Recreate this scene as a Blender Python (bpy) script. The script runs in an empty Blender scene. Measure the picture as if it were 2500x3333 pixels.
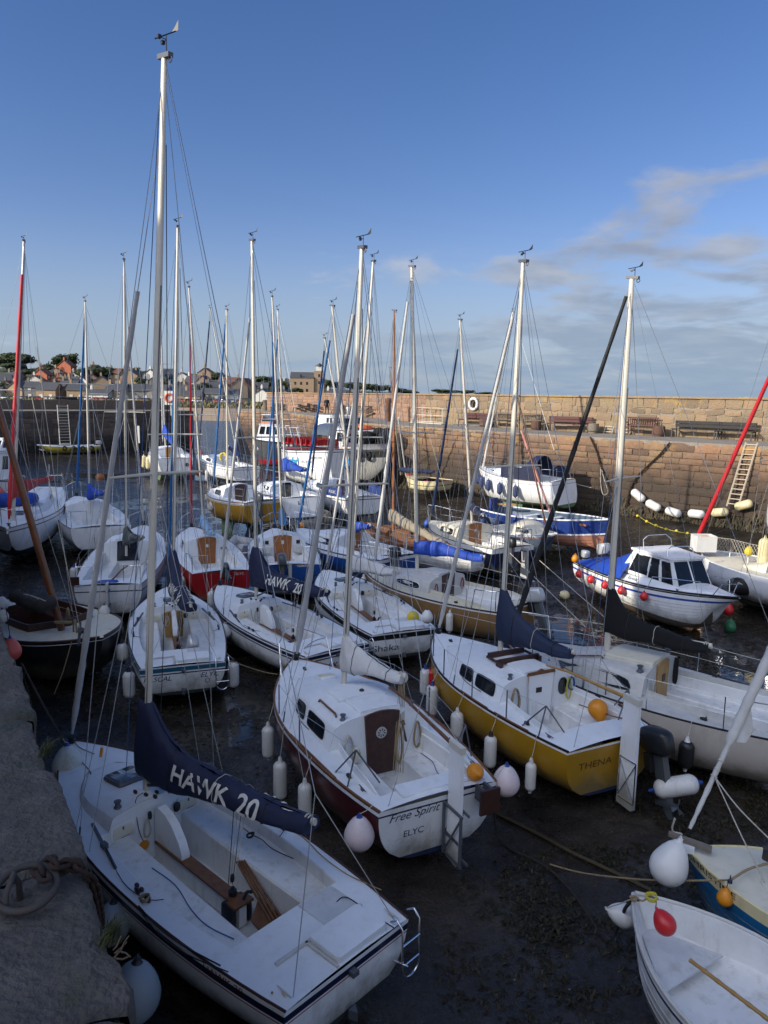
import bpy, bmesh, math, random
import numpy as np
from mathutils import Vector, Matrix, noise
random.seed(7)
sc = bpy.context.scene
C = sc.collection
# ---------------------------------------------------------------- camera
F, CX, CY, H = 2400.0, 1250.0, 1666.5, 6.3      # focal length, centre in photograph pixels, eye height over the mud
ROLL, PITCH = math.radians(0.93), math.atan(378 / F)
def ray(px, py):
    x, y = (px - CX) / F, -(py - CY) / F
    c, s = math.cos(ROLL), math.sin(ROLL)
    x, y = x * c - y * s, x * s + y * c
    cp, sp = math.cos(PITCH), math.sin(PITCH)
    return Vector((x, cp + y * sp, -sp + y * cp))
def at(px, py, z):                                # point at height z seen at a pixel of the photograph
    r = ray(px, py); return Vector((0, 0, H)) + r * ((z - H) / r.z)
def atd(px, py, d):                               # point at depth d
    r = ray(px, py); return Vector((0, 0, H)) + r * (d / r.y)
cam = bpy.data.cameras.new('camera'); cam_o = bpy.data.objects.new('camera', cam); C.objects.link(cam_o)
cam.sensor_fit = 'VERTICAL'; cam.sensor_height = 36; cam.lens = F / 3333 * 36
cam.clip_start = 0.05; cam.clip_end = 12000
cam_o.matrix_world = Matrix.Translation((0, 0, H)) @ Matrix.Rotation(math.pi / 2 - PITCH, 4, 'X') @ Matrix.Rotation(ROLL, 4, 'Z')
sc.camera = cam_o
# ---------------------------------------------------------------- light
SUN = Vector((-0.90, -0.44, 0.39)).normalized()   # towards the sun
EL = math.asin(SUN.z); AZ = math.atan2(SUN.x, SUN.y)
w = bpy.data.worlds.new('World'); sc.world = w; w.use_nodes = True
nt = w.node_tree; nt.nodes.clear()
def N(t, k, **kw):
    n = t.nodes.new(k)
    for a, b in kw.items(): setattr(n, a, b)
    return n
sky = N(nt, 'ShaderNodeTexSky', sky_type='NISHITA', sun_disc=False, sun_elevation=EL, sun_rotation=AZ % (2 * math.pi), altitude=0, air_density=1.0, dust_density=.25, ozone_density=1.6)
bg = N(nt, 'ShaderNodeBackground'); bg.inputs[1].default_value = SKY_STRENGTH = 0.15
wo = N(nt, 'ShaderNodeOutputWorld')
def sky_clouds():
    t = nt; L = t.links.new
    tc = N(t, 'ShaderNodeTexCoord'); sep = N(t, 'ShaderNodeSeparateXYZ'); L(tc.outputs['Generated'], sep.inputs[0])
    def m(op, a, b=None, c=None):
        n = N(t, 'ShaderNodeMath', operation=op)
        for i, v in enumerate((a, b, c)):
            if v is None: continue
            if isinstance(v, (int, float)): n.inputs[i].default_value = v
            else: L(v, n.inputs[i])
        return n.outputs[0]
    z = m('ADD', m('MAXIMUM', sep.outputs[2], 0.0), 0.14)
    comb = N(t, 'ShaderNodeCombineXYZ'); L(m('DIVIDE', sep.outputs[0], z), comb.inputs[0]); L(m('DIVIDE', sep.outputs[1], z), comb.inputs[1]); comb.inputs[2].default_value = 18.4
    n1 = N(t, 'ShaderNodeTexNoise'); n1.inputs['Scale'].default_value = 1.7; n1.inputs['Detail'].default_value = 9; n1.inputs['Roughness'].default_value = .56; n1.inputs['Distortion'].default_value = .35
    L(comb.outputs[0], n1.inputs['Vector'])
    n2 = N(t, 'ShaderNodeTexNoise'); n2.inputs['Scale'].default_value = 4.2; n2.inputs['Detail'].default_value = 6; L(comb.outputs[0], n2.inputs['Vector'])
    # more cloud low down and towards the open sea on the right
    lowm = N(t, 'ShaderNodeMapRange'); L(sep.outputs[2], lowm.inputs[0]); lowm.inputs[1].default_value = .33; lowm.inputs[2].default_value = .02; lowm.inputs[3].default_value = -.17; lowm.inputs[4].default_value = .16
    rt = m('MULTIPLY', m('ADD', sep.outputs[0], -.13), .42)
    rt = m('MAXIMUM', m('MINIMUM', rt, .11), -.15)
    back_fill = N(t, 'ShaderNodeMapRange', interpolation_type='SMOOTHSTEP'); L(m('MULTIPLY_ADD', sep.outputs[0], -.35, m('MULTIPLY', sep.outputs[1], -1.0)), back_fill.inputs[0]); back_fill.inputs[1].default_value = -.35; back_fill.inputs[2].default_value = .5; back_fill.inputs[3].default_value = -.5; back_fill.inputs[4].default_value = .16  # unseen cloud bank behind the camera, added as fill light for the near boats
    dens = m('ADD', n1.outputs[0], m('MAXIMUM', m('ADD', lowm.outputs[0], rt), back_fill.outputs[0]))
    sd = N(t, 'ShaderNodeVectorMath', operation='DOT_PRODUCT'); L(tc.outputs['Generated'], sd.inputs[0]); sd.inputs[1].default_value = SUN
    fill_glow = m('MULTIPLY_ADD', m('POWER', m('MAXIMUM', m('MULTIPLY_ADD', sd.outputs['Value'], .5, .5), 0.0), 3.0), 5.2, .62)    # clouds whiter towards the sun, brightened to light the shaded foreground
    mr = N(t, 'ShaderNodeMapRange', interpolation_type='SMOOTHSTEP'); L(dens, mr.inputs[0]); mr.inputs[1].default_value = .52; mr.inputs[2].default_value = .70; mr.inputs[3].default_value = 0; mr.inputs[4].default_value = .82
    ramp = N(t, 'ShaderNodeMapRange'); L(m('ADD', m('MULTIPLY', n2.outputs[0], .7), m('MULTIPLY', dens, -.4)), ramp.inputs[0]); ramp.inputs[1].default_value = -.02; ramp.inputs[2].default_value = .28; ramp.inputs[3].default_value = 0; ramp.inputs[4].default_value = 1
    cc = N(t, 'ShaderNodeMix', data_type='RGBA'); L(ramp.outputs[0], cc.inputs[0]); cc.inputs[6].default_value = (1.3, 1.45, 1.8, 1); cc.inputs[7].default_value = (2.4, 2.4, 2.55, 1)
    mx = N(t, 'ShaderNodeMix', data_type='RGBA'); L(mr.outputs[0], mx.inputs[0])
    cg = N(t, 'ShaderNodeVectorMath', operation='SCALE'); L(cc.outputs[2], cg.inputs[0]); L(fill_glow, cg.inputs['Scale'])
    hz = N(t, 'ShaderNodeMix', data_type='RGBA'); hf = N(t, 'ShaderNodeMapRange', interpolation_type='SMOOTHSTEP'); L(sep.outputs[2], hf.inputs[0]); hf.inputs[1].default_value = .23; hf.inputs[2].default_value = -.02; hf.inputs[4].default_value = .88; L(hf.outputs[0], hz.inputs[0]); hz.inputs[7].default_value = (.80, 1.16, 1.62, 1)    # blue grey horizon haze
    hs = N(t, 'ShaderNodeHueSaturation'); hs.inputs['Saturation'].default_value = 1.28; hs.inputs['Value'].default_value = .9; L(sky.outputs[0], hs.inputs['Color'])
    ti = N(t, 'ShaderNodeMix', data_type='RGBA', blend_type='MULTIPLY'); ti.inputs[0].default_value = 1; L(hs.outputs[0], ti.inputs[6]); ti.inputs[7].default_value = (.43, .36, .44, 1)
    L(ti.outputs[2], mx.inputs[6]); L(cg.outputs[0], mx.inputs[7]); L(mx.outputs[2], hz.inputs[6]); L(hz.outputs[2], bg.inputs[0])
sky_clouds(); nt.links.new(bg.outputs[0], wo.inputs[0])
sl = bpy.data.lights.new('sun', 'SUN'); sl.energy = 2.3; sl.angle = math.radians(.5); sl.color = (1, .90, .74)
so = bpy.data.objects.new('sun', sl); C.objects.link(so); so.rotation_euler = SUN.to_track_quat('Z', 'Y').to_euler()
vs = sc.view_settings; vs.view_transform = 'Standard'; vs.look = 'None'; vs.exposure = 1.2; vs.gamma = 1; vs.use_curve_mapping = False
# ---------------------------------------------------------------- helpers
def V(*a): return Vector(a)
def tag(o, label=None, cat=None, group=None, kind=None):
    if label: o['label'] = label
    if cat: o['category'] = cat
    if group: o['group'] = group
    if kind: o['kind'] = kind
    return o
def empty(name, loc=(0, 0, 0), label=None, cat=None, group=None, M=None):
    o = bpy.data.objects.new(name, None); o.empty_display_size = .2; C.objects.link(o)
    if M is not None: o.matrix_world = M
    else: o.location = loc
    return tag(o, label, cat, group)
class MB:
    def __init__(s): s.v, s.f, s.m = [], [], []
    def add(s, vs, fs, m=0):
        o = len(s.v); s.v.extend([tuple(v) for v in vs]); s.f.extend([tuple(i + o for i in f) for f in fs]); s.m.extend([m] * len(fs)); return s
    def box(s, c, sz, R=None, m=0, taper=1.0):
        c = Vector(c); vs = []
        for z in (-.5, .5):
            k = taper if z > 0 else 1
            for x, y in ((-.5, -.5), (.5, -.5), (.5, .5), (-.5, .5)):
                p = Vector((x * sz[0] * k, y * sz[1] * k, z * sz[2]))
                vs.append(c + (R @ p if R is not None else p))
        return s.add(vs, [(3, 2, 1, 0), (4, 5, 6, 7), (0, 1, 5, 4), (1, 2, 6, 5), (2, 3, 7, 6), (3, 0, 4, 7)], m)
    def beam(s, a, b, wd, ht, m=0, up=(0, 0, 1)):
        a, b = Vector(a), Vector(b); d = (b - a); l = d.length; d.normalize(); up = Vector(up)
        if abs(d.dot(up)) > .99: up = Vector((1, 0, 0))
        y = up.cross(d).normalized(); z = d.cross(y)
        R = Matrix((d, y, z)).transposed()
        return s.box((a + b) / 2, (l, wd, ht), R, m)
    def tube(s, path, r, n=6, m=0, cap=True, sq=1.0, up=None):
        P = [Vector(p) for p in path]; k = len(P)
        rr = r if isinstance(r, (list, tuple)) else [r] * k
        t0 = (P[1] - P[0]).normalized()
        u = Vector(up) if up is not None else (Vector((0, 0, 1)) if abs(t0.z) < .9 else Vector((1, 0, 0)))
        u = (u - t0 * u.dot(t0)).normalized(); vs = []; fs = []
        for i in range(k):
            t = (P[min(i + 1, k - 1)] - P[max(i - 1, 0)]).normalized()
            u = (u - t * u.dot(t)); u = u.normalized() if u.length > 1e-6 else Vector((1, 0, 0)); w_ = t.cross(u)
            for j in range(n):
                a = 2 * math.pi * j / n
                vs.append(P[i] + u * math.cos(a) * rr[i] + w_ * math.sin(a) * rr[i] * sq)
        for i in range(k - 1):
            for j in range(n):
                j2 = (j + 1) % n
                fs.append((i * n + j, i * n + j2, (i + 1) * n + j2, (i + 1) * n + j))
        if cap: fs.append(tuple(reversed(range(n)))); fs.append(tuple(range((k - 1) * n, k * n)))
        return s.add(vs, fs, m)
    def lathe(s, prof, o, ax=(0, 0, 1), n=14, m=0, sx=1.0):
        ax = Vector(ax).normalized(); u = Vector((1, 0, 0)) if abs(ax.x) < .9 else Vector((0, 1, 0))
        u = (u - ax * u.dot(ax)).normalized(); w_ = ax.cross(u); o = Vector(o); vs = []; fs = []; ms = []
        for p in prof:
            for j in range(n):
                a = 2 * math.pi * j / n
                vs.append(o + ax * p[1] + (u * math.cos(a) * sx + w_ * math.sin(a)) * p[0])
        for i in range(len(prof) - 1):
            for j in range(n):
                j2 = (j + 1) % n; fs.append((i * n + j, i * n + j2, (i + 1) * n + j2, (i + 1) * n + j)); ms.append(prof[i][2] if len(prof[i]) > 2 else m)
        b = len(s.v); s.add(vs, fs, m); s.m[-len(fs):] = ms
        return s
    def grid(s, rows, m=0, mf=None, flip=False):
        n = len(rows[0]); vs = [p for r in rows for p in r]; fs = []; ms = []
        for i in range(len(rows) - 1):
            for j in range(n - 1):
                q = (i * n + j, i * n + j + 1, (i + 1) * n + j + 1, (i + 1) * n + j)
                fs.append(q[::-1] if flip else q); ms.append(mf(i, j) if mf else m)
        s.add(vs, fs, m); s.m[-len(fs):] = ms; return s
    def poly(s, pts, m=0): return s.add(pts, [tuple(range(len(pts)))], m)
    def prism(s, pts, vec, m=0):
        n = len(pts); vec = Vector(vec); vs = [Vector(p) for p in pts] + [Vector(p) + vec for p in pts]
        fs = [tuple(reversed(range(n))), tuple(range(n, 2 * n))] + [(i, (i + 1) % n, n + (i + 1) % n, n + i) for i in range(n)]
        return s.add(vs, fs, m)
    def torus(s, c, R, r, ax=(0, 0, 1), n=16, k=6, m=0, a0=0, a1=2 * math.pi, sx=1.0):
        ax = Vector(ax).normalized(); u = Vector((1, 0, 0)) if abs(ax.x) < .9 else Vector((0, 1, 0)); u = (u - ax * u.dot(ax)).normalized(); w_ = ax.cross(u)
        pts = [Vector(c) + (u * math.cos(a0 + (a1 - a0) * i / n) * sx + w_ * math.sin(a0 + (a1 - a0) * i / n)) * R for i in range(n + 1)]
        return s.tube(pts, r, k, m, cap=False)
    def soft(s, c, sz, R=None, m=0, e=.5, n=12, k=8, f=None):      # superellipsoid
        vs = []; fs = []; pw = lambda x: math.copysign(abs(x) ** e, x)
        for i in range(k + 1):
            ph = -math.pi / 2 + math.pi * i / k
            for j in range(n):
                th = 2 * math.pi * j / n
                p = Vector((sz[0] / 2 * pw(math.cos(ph)) * pw(math.cos(th)), sz[1] / 2 * pw(math.cos(ph)) * pw(math.sin(th)), sz[2] / 2 * pw(math.sin(ph))))
                if f: p = f(p)
                vs.append(Vector(c) + (R @ p if R is not None else p))
        for i in range(k):
            for j in range(n):
                j2 = (j + 1) % n; fs.append((i * n + j, i * n + j2, (i + 1) * n + j2, (i + 1) * n + j))
        return s.add(vs, fs, m)
def mesh_of(name, mb, mats, ang=35):
    me = bpy.data.meshes.new(name); me.from_pydata(mb.v, [], mb.f)
    for m in (mats if isinstance(mats, (list, tuple)) else [mats]): me.materials.append(mat(m) if isinstance(m, str) else m)
    if len(me.materials) > 1: me.polygons.foreach_set('material_index', mb.m[:len(me.polygons)])
    me.polygons.foreach_set('use_smooth', [ang > 0] * len(me.polygons))
    if ang > 0: me.set_sharp_from_angle(angle=math.radians(ang))
    me.update(); return me
def obj(name, mb, mats, parent=None, ang=35, label=None, cat=None, group=None, kind=None):
    o = bpy.data.objects.new(name, mesh_of(name, mb, mats, ang)); C.objects.link(o)
    if parent is not None: o.parent = parent
    return tag(o, label, cat, group, kind)
# ---------------------------------------------------------------- materials
MATS = {}
SPEC = {}
def mat(name):
    if name in MATS: return MATS[name]
    col, rough, metal, var, vs_, bump, bs, kw = SPEC[name]
    m = bpy.data.materials.new(name); m.use_nodes = True; t = m.node_tree; L = t.links.new
    b = t.nodes['Principled BSDF']; b.inputs['Roughness'].default_value = rough; b.inputs['Metallic'].default_value = metal
    if 'coat' in kw: b.inputs['Coat Weight'].default_value = kw['coat']
    if 'spec' in kw: b.inputs['Specular IOR Level'].default_value = kw['spec']
    tc = N(t, 'ShaderNodeTexCoord'); co = tc.outputs['Object']
    if kw.get('world'): g = N(t, 'ShaderNodeNewGeometry'); co = g.outputs['Position']
    n = N(t, 'ShaderNodeTexNoise'); n.inputs['Scale'].default_value = vs_; n.inputs['Detail'].default_value = 5; n.inputs['Roughness'].default_value = .6; L(co, n.inputs['Vector'])
    r = N(t, 'ShaderNodeMapRange'); r.inputs[1].default_value = .3; r.inputs[2].default_value = .7; L(n.outputs[0], r.inputs[0])
    mx = N(t, 'ShaderNodeMix', data_type='RGBA'); c2 = kw.get('col2') or tuple(c * (1 - var) for c in col)
    mx.inputs[6].default_value = (*col, 1); mx.inputs[7].default_value = (*c2, 1); L(r.outputs[0], mx.inputs[0]); out = mx.outputs[2]
    if 'dirt' in kw:            # sparse stains and streaks
        dc, amt, dsc = kw['dirt']
        mp = N(t, 'ShaderNodeMapping'); mp.inputs['Scale'].default_value = (1, 1, .3); L(co, mp.inputs[0])
        n3 = N(t, 'ShaderNodeTexNoise'); n3.inputs['Scale'].default_value = dsc; n3.inputs['Detail'].default_value = 8; n3.inputs['Roughness'].default_value = .7; L(mp.outputs[0], n3.inputs['Vector'])
        r3 = N(t, 'ShaderNodeMapRange'); r3.inputs[1].default_value = .52; r3.inputs[2].default_value = .75; r3.inputs[4].default_value = amt; L(n3.outputs[0], r3.inputs[0])
        m3 = N(t, 'ShaderNodeMix', data_type='RGBA'); L(r3.outputs[0], m3.inputs[0]); L(out, m3.inputs[6]); m3.inputs[7].default_value = (*dc, 1); out = m3.outputs[2]
    if name[:5] in ('hull_', 'gelco') and name != 'hull_coral':      # scum and mud splashes left along the waterline
        sp_ = N(t, 'ShaderNodeSeparateXYZ'); L(tc.outputs['Object'], sp_.inputs[0]); ns = N(t, 'ShaderNodeTexNoise'); ns.inputs['Scale'].default_value = 3.5; ns.inputs['Detail'].default_value = 8; ns.inputs['Roughness'].default_value = .7; L(co, ns.inputs['Vector'])
        zz = N(t, 'ShaderNodeMath', operation='MULTIPLY_ADD'); L(ns.outputs[0], zz.inputs[0]); zz.inputs[1].default_value = -.75; L(sp_.outputs[2], zz.inputs[2])
        rs = N(t, 'ShaderNodeMapRange'); rs.inputs[1].default_value = .34; rs.inputs[2].default_value = .0; rs.inputs[4].default_value = .75; L(zz.outputs[0], rs.inputs[0])
        ms = N(t, 'ShaderNodeMix', data_type='RGBA'); L(rs.outputs[0], ms.inputs[0]); L(out, ms.inputs[6]); ms.inputs[7].default_value = (.13, .12, .075, 1); out = ms.outputs[2]
    if kw.get('island'):        # tone of each stone or board
        g = N(t, 'ShaderNodeNewGeometry'); oi = N(t, 'ShaderNodeObjectInfo'); ad = N(t, 'ShaderNodeMath', operation='ADD'); fr = N(t, 'ShaderNodeMath', operation='FRACT')
        L(g.outputs['Random Per Island'], ad.inputs[0]); L(oi.outputs['Random'], ad.inputs[1]); L(ad.outputs[0], fr.inputs[0])
        cr = N(t, 'ShaderNodeValToRGB'); L(fr.outputs[0], cr.inputs[0]); cols = kw['island']; e = cr.color_ramp.elements
        while len(e) < len(cols): e.new(.5)
        for i, c in enumerate(cols): e[i].position = i / (len(cols) - 1); e[i].color = (*c, 1)
        m4 = N(t, 'ShaderNodeMix', data_type='RGBA', blend_type='MULTIPLY'); m4.inputs[0].default_value = 1; L(out, m4.inputs[6]); L(cr.outputs[0], m4.inputs[7]); out = m4.outputs[2]
    if 'tide' in kw:            # tide-stained stone: dark algae low on the wall, orange lichen patches at the top
        g = N(t, 'ShaderNodeNewGeometry'); sp = N(t, 'ShaderNodeSeparateXYZ'); L(g.outputs['Position'], sp.inputs[0])
        nn = N(t, 'ShaderNodeTexNoise'); nn.inputs['Scale'].default_value = 1.1; nn.inputs['Detail'].default_value = 6; L(g.outputs['Position'], nn.inputs['Vector'])
        ad = N(t, 'ShaderNodeMath', operation='MULTIPLY_ADD'); L(nn.outputs[0], ad.inputs[0]); ad.inputs[1].default_value = 1.6; L(sp.outputs[2], ad.inputs[2])
        z0, z1, dk = kw['tide']; rr = N(t, 'ShaderNodeMapRange'); rr.inputs[1].default_value = z0; rr.inputs[2].default_value = z1; L(ad.outputs[0], rr.inputs[0]); rr.inputs[3].default_value = .93; rr.inputs[4].default_value = 0
        m5 = N(t, 'ShaderNodeMix', data_type='RGBA'); L(rr.outputs[0], m5.inputs[0]); L(out, m5.inputs[6]); m5.inputs[7].default_value = (*dk, 1); out = m5.outputs[2]
        if 'lichen' in kw:
            lz, lc = kw['lichen']; n6 = N(t, 'ShaderNodeTexNoise'); n6.inputs['Scale'].default_value = .9; n6.inputs['Detail'].default_value = 9; n6.inputs['Roughness'].default_value = .72; L(g.outputs['Position'], n6.inputs['Vector'])
            zz = N(t, 'ShaderNodeMapRange'); zz.inputs[1].default_value = lz - 1.6; zz.inputs[2].default_value = lz; zz.inputs[3].default_value = -.2; zz.inputs[4].default_value = .06; L(sp.outputs[2], zz.inputs[0])
            a6 = N(t, 'ShaderNodeMath', operation='ADD'); L(n6.outputs[0], a6.inputs[0]); L(zz.outputs[0], a6.inputs[1])
            r6 = N(t, 'ShaderNodeMapRange'); r6.inputs[1].default_value = .54; r6.inputs[2].default_value = .66; r6.inputs[4].default_value = .75; L(a6.outputs[0], r6.inputs[0])
            m6 = N(t, 'ShaderNodeMix', data_type='RGBA'); L(r6.outputs[0], m6.inputs[0]); L(out, m6.inputs[6]); m6.inputs[7].default_value = (*lc, 1); out = m6.outputs[2]
    L(out, b.inputs['Base Color'])
    if bump:
        n2 = N(t, 'ShaderNodeTexNoise'); n2.inputs['Scale'].default_value = bs; n2.inputs['Detail'].default_value = 6; L(co, n2.inputs['Vector'])
        bp = N(t, 'ShaderNodeBump'); bp.inputs['Strength'].default_value = min(1, bump); bp.inputs['Distance'].default_value = kw.get('bd', .02); L(n2.outputs[0], bp.inputs['Height']); L(bp.outputs[0], b.inputs['Normal'])
    if 'roughvar' in kw:
        a, c = kw['roughvar']; rv = N(t, 'ShaderNodeMapRange'); rv.inputs[1].default_value = .35; rv.inputs[2].default_value = .65; rv.inputs[3].default_value = a; rv.inputs[4].default_value = c; L(n.outputs[0], rv.inputs[0]); L(rv.outputs[0], b.inputs['Roughness'])
    if 'trans' in kw:
        b.inputs['Transmission Weight'].default_value = kw['trans']
    MATS[name] = m; return m
def D(name, col, rough=.5, metal=0, var=.1, vs_=4, bump=0, bs=40, **kw): SPEC[name] = (col, rough, metal, var, vs_, bump, bs, kw)
dirtc = ((.27, .25, .18), .5, 4)
D('gelcoat_white', (.78, .80, .82), .32, 0, .05, 3, dirt=dirtc, coat=.1)
D('deck_white', (.74, .77, .80), .55, 0, .06, 5, bump=.12, bs=300, bd=.003, dirt=((.42, .40, .33), .32, 6))
D('deck_cream', (.66, .62, .50), .55, 0, .1, 5, dirt=((.3, .28, .2), .5, 6))
D('deck_grey', (.55, .55, .53), .6, 0, .15, 6, dirt=((.28, .27, .24), .5, 5))
D('cockpit_white', (.74, .75, .75), .5, 0, .12, 4, dirt=((.34, .31, .24), .6, 6))
D('sole_grey', (.58, .60, .62), .6, 0, .15, 5, dirt=((.26, .24, .2), .6, 5))
D('hull_maroon', (.075, .012, .014), .28, 0, .25, 3, dirt=((.09, .05, .04), .4, 6))
D('hull_yellow', (.40, .215, .014), .35, 0, .1, 3, dirt=((.25, .16, .03), .4, 6))
D('hull_ochre', (.50, .27, .03), .35, 0, .15, 3, dirt=((.25, .16, .05), .4, 6))
D('hull_tan', (.27, .16, .065), .4, 0, .15, 3, dirt=((.12, .08, .05), .4, 6))
D('hull_greige', (.50, .46, .42), .4, 0, .08, 3, dirt=dirtc)
D('hull_red', (.36, .012, .015), .35, 0, .15, 3, dirt=((.12, .02, .02), .4, 6))
D('hull_blue', (.012, .075, .30), .35, 0, .2, 3, dirt=((.02, .05, .12), .4, 6))
D('hull_royal', (.018, .05, .25), .4, 0, .3, 5, dirt=((.10, .12, .2), .4, 6))
D('hull_sea_blue', (.010, .13, .30), .4, 0, .3, 4, dirt=((.02, .06, .1), .5, 8))
D('hull_navy', (.012, .018, .05), .3, 0, .2, 3)
D('hull_black', (.012, .012, .014), .35, 0, .2, 3, dirt=((.06, .05, .04), .5, 6))
D('hull_slate', (.10, .14, .20), .4, 0, .15, 3)
D('hull_cream', (.70, .62, .36), .4, 0, .1, 3, dirt=dirtc)
D('hull_lemon', (.62, .50, .02), .4, 0, .1, 3)
D('hull_coral', (.50, .22, .14), .6, 0, .15, 3, dirt=((.25, .13, .09), .4, 6))
D('hull_grey', (.30, .30, .28), .5, 0, .15, 3, dirt=((.14, .13, .11), .5, 4))
D('antifoul_dark', (.018, .02, .022), .7, 0, .4, 5, col2=(.03, .035, .03))
D('antifoul_green', (.13, .17, .04), .75, 0, .4, 3, col2=(.05, .12, .10), dirt=((.06, .05, .03), .6, 4))
D('antifoul_blue', (.015, .03, .09), .7, 0, .4, 5)
D('antifoul_brown', (.09, .07, .05), .75, 0, .4, 5)
D('stripe_navy', (.008, .012, .045), .35); D('stripe_teal', (.015, .11, .19), .35); D('stripe_red', (.30, .02, .03), .4)
D('stripe_black', (.012, .012, .013), .4); D('stripe_blue', (.015, .06, .32), .4)
D('wood', (.20, .085, .028), .5, 0, .5, 12, bump=.2, bs=60, bd=.003, col2=(.10, .04, .015))
D('wood_dark', (.06, .022, .016), .45, 0, .4, 12, col2=(.03, .012, .01))
D('wood_orange', (.36, .13, .03), .5, 0, .35, 8, dirt=((.1, .04, .02), .5, 8))
D('wood_honey', (.42, .24, .07), .45, 0, .3, 10)
D('wood_brown_spar', (.17, .06, .022), .3, 0, .35, 3, col2=(.09, .03, .012), coat=.3)
D('wood_grey', (.20, .17, .13), .8, 0, .3, 8, bump=.3, bs=40)
D('alu', (.62, .59, .51), .42, .08, .12, 2, dirt=((.35, .33, .28), .3, 3))
D('alu_dark', (.10, .11, .13), .5, .2); D('chrome', (.75, .76, .78), .16, 1, .05)
D('wire', (.42, .44, .46), .4, .6, .2, 3); D('rope_white', (.55, .52, .45), .8, 0, .4, 60); D('rope_blue', (.05, .13, .33), .8, 0, .5, 40)
D('rope_tan', (.33, .25, .14), .85, 0, .4, 60); D('rope_dark', (.025, .022, .02), .9, 0, .4, 40); D('rope_red', (.38, .06, .05), .8, 0, .4, 40); D('rope_yellow', (.5, .45, .05), .8)
D('glass_dark', (.012, .015, .02), .08, 0, .2, 3, spec=.7); D('glass_tint', (.03, .05, .07), .08, 0, .2, 3, spec=.8); D('perspex', (.10, .12, .14), .05, 0, .1, 3, spec=.9)
D('cloth_navy', (.010, .016, .055), .75, 0, .3, 3, bump=.6, bs=9, bd=.02)
D('cloth_royal', (.010, .06, .40), .7, 0, .25, 3, bump=.6, bs=9, bd=.02)
D('cloth_black', (.005, .0055, .007), .95, 0, .3, 3, bump=.6, bs=9, bd=.02)
D('cloth_white', (.60, .60, .60), .75, 0, .12, 3, bump=.4, bs=10, bd=.012, dirt=dirtc)
D('cloth_grey', (.085, .10, .10), .8, 0, .2, 3, bump=.3, bs=10, bd=.01)
D('cloth_red', (.42, .045, .045), .75, 0, .2, 3, bump=.3, bs=10)
D('cloth_sky', (.25, .42, .62), .75, 0, .2, 3, bump=.3, bs=10); D('cloth_azure', (.03, .24, .55), .7, 0, .2, 3, bump=.3, bs=10)
D('cloth_slate', (.012, .024, .065), .75, 0, .25, 3, bump=.35, bs=9, bd=.012)
D('cloth_tan', (.30, .26, .19), .8, 0, .2, 3, bump=.3, bs=10); D('cloth_cream', (.60, .54, .42), .8, 0, .12, 3, bump=.3, bs=10)
D('cloth_brown', (.035, .03, .028), .85, 0, .3, 3, bump=.4, bs=8)
D('furl_white', (.58, .58, .56), .7, 0, .15, 4, bump=.35, bs=14, dirt=dirtc); D('furl_grey', (.46, .46, .46), .7, 0, .15, 4, bump=.35, bs=14)
D('furl_black', (.014, .015, .017), .7, 0, .3, 4, bump=.35, bs=14); D('furl_navy', (.012, .03, .10), .7, 0, .3, 4, bump=.3, bs=14)
D('furl_blue', (.02, .14, .38), .7, 0, .3, 4, bump=.3, bs=14); D('furl_red', (.55, .02, .03), .6, 0, .2, 4, bump=.3, bs=14); D('furl_pink', (.48, .20, .16), .7)
D('fender_white', (.66, .66, .64), .45, 0, .12, 6, dirt=((.34, .28, .16), .6, 9)); D('fender_cream', (.66, .58, .34), .5, 0, .2, 6, dirt=((.42, .28, .08), .6, 8))
D('fender_navy', (.03, .05, .14), .5, 0, .2, 5); D('cap_blue', (.012, .05, .26), .45); D('cap_black', (.015, .015, .017), .5)
D('buoy_orange', (.72, .26, .01), .4, 0, .15, 6, dirt=((.3, .12, .03), .4, 8)); D('buoy_red', (.55, .02, .025), .35, 0, .12, 6); D('buoy_coral', (.70, .12, .09), .4)
D('buoy_pink', (.66, .62, .63), .5, 0, .1, 2.5, col2=(.60, .47, .49), dirt=((.3, .2, .18), .5, 7)); D('buoy_green', (.03, .16, .07), .5); D('buoy_yellow', (.62, .48, .03), .5)
D('buoy_grey', (.24, .28, .31), .5, 0, .15, 4); D('buoy_weedy', (.56, .58, .56), .45, 0, .1, 3, dirt=((.20, .19, .05), .9, 3))
D('print_white', (.66, .65, .60), .7, 0, .1, 20); D('print_navy', (.012, .02, .07), .6); D('print_black', (.015, .014, .014), .6); D('print_azure', (.02, .30, .55), .6); D('print_brown', (.10, .04, .01), .6)
D('plastic_black', (.015, .016, .018), .4, 0, .2, 8); D('plastic_white', (.70, .70, .68), .4); D('plastic_blue', (.02, .08, .38), .5); D('plastic_magenta', (.6, .02, .3), .5)
D('outboard_grey', (.07, .08, .09), .3, 0, .1, 5); D('outboard_silver', (.50, .52, .54), .3, .2, .05, 5)
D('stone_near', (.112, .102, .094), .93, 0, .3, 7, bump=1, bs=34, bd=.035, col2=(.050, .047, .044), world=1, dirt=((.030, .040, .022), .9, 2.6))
D('stone_red', (.29, .205, .148), .92, 0, .3, 6, bump=.8, bs=14, bd=.04, col2=(.23, .155, .105), world=1, island=[(.50, .47, .47), (.95, .86, .75), (1.2, .98, .8), (.62, .60, .62), (1.15, 1.1, .86), (.80, .66, .58)], tide=(3.1, 5.1, (.043, .033, .025)), lichen=(4.6, (.42, .24, .05)))
D('stone_parapet', (.27, .213, .155), .92, 0, .3, 6, bump=.9, bs=12, bd=.05, col2=(.24, .19, .13), world=1, island=[(.6, .57, .55), (.95, .9, .8), (1.15, 1.0, .85), (.8, .75, .7), (1.05, 1.02, .85)], tide=(-2, -1, (.05, .04, .03)), lichen=(6.65, (.42, .26, .06)))
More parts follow.
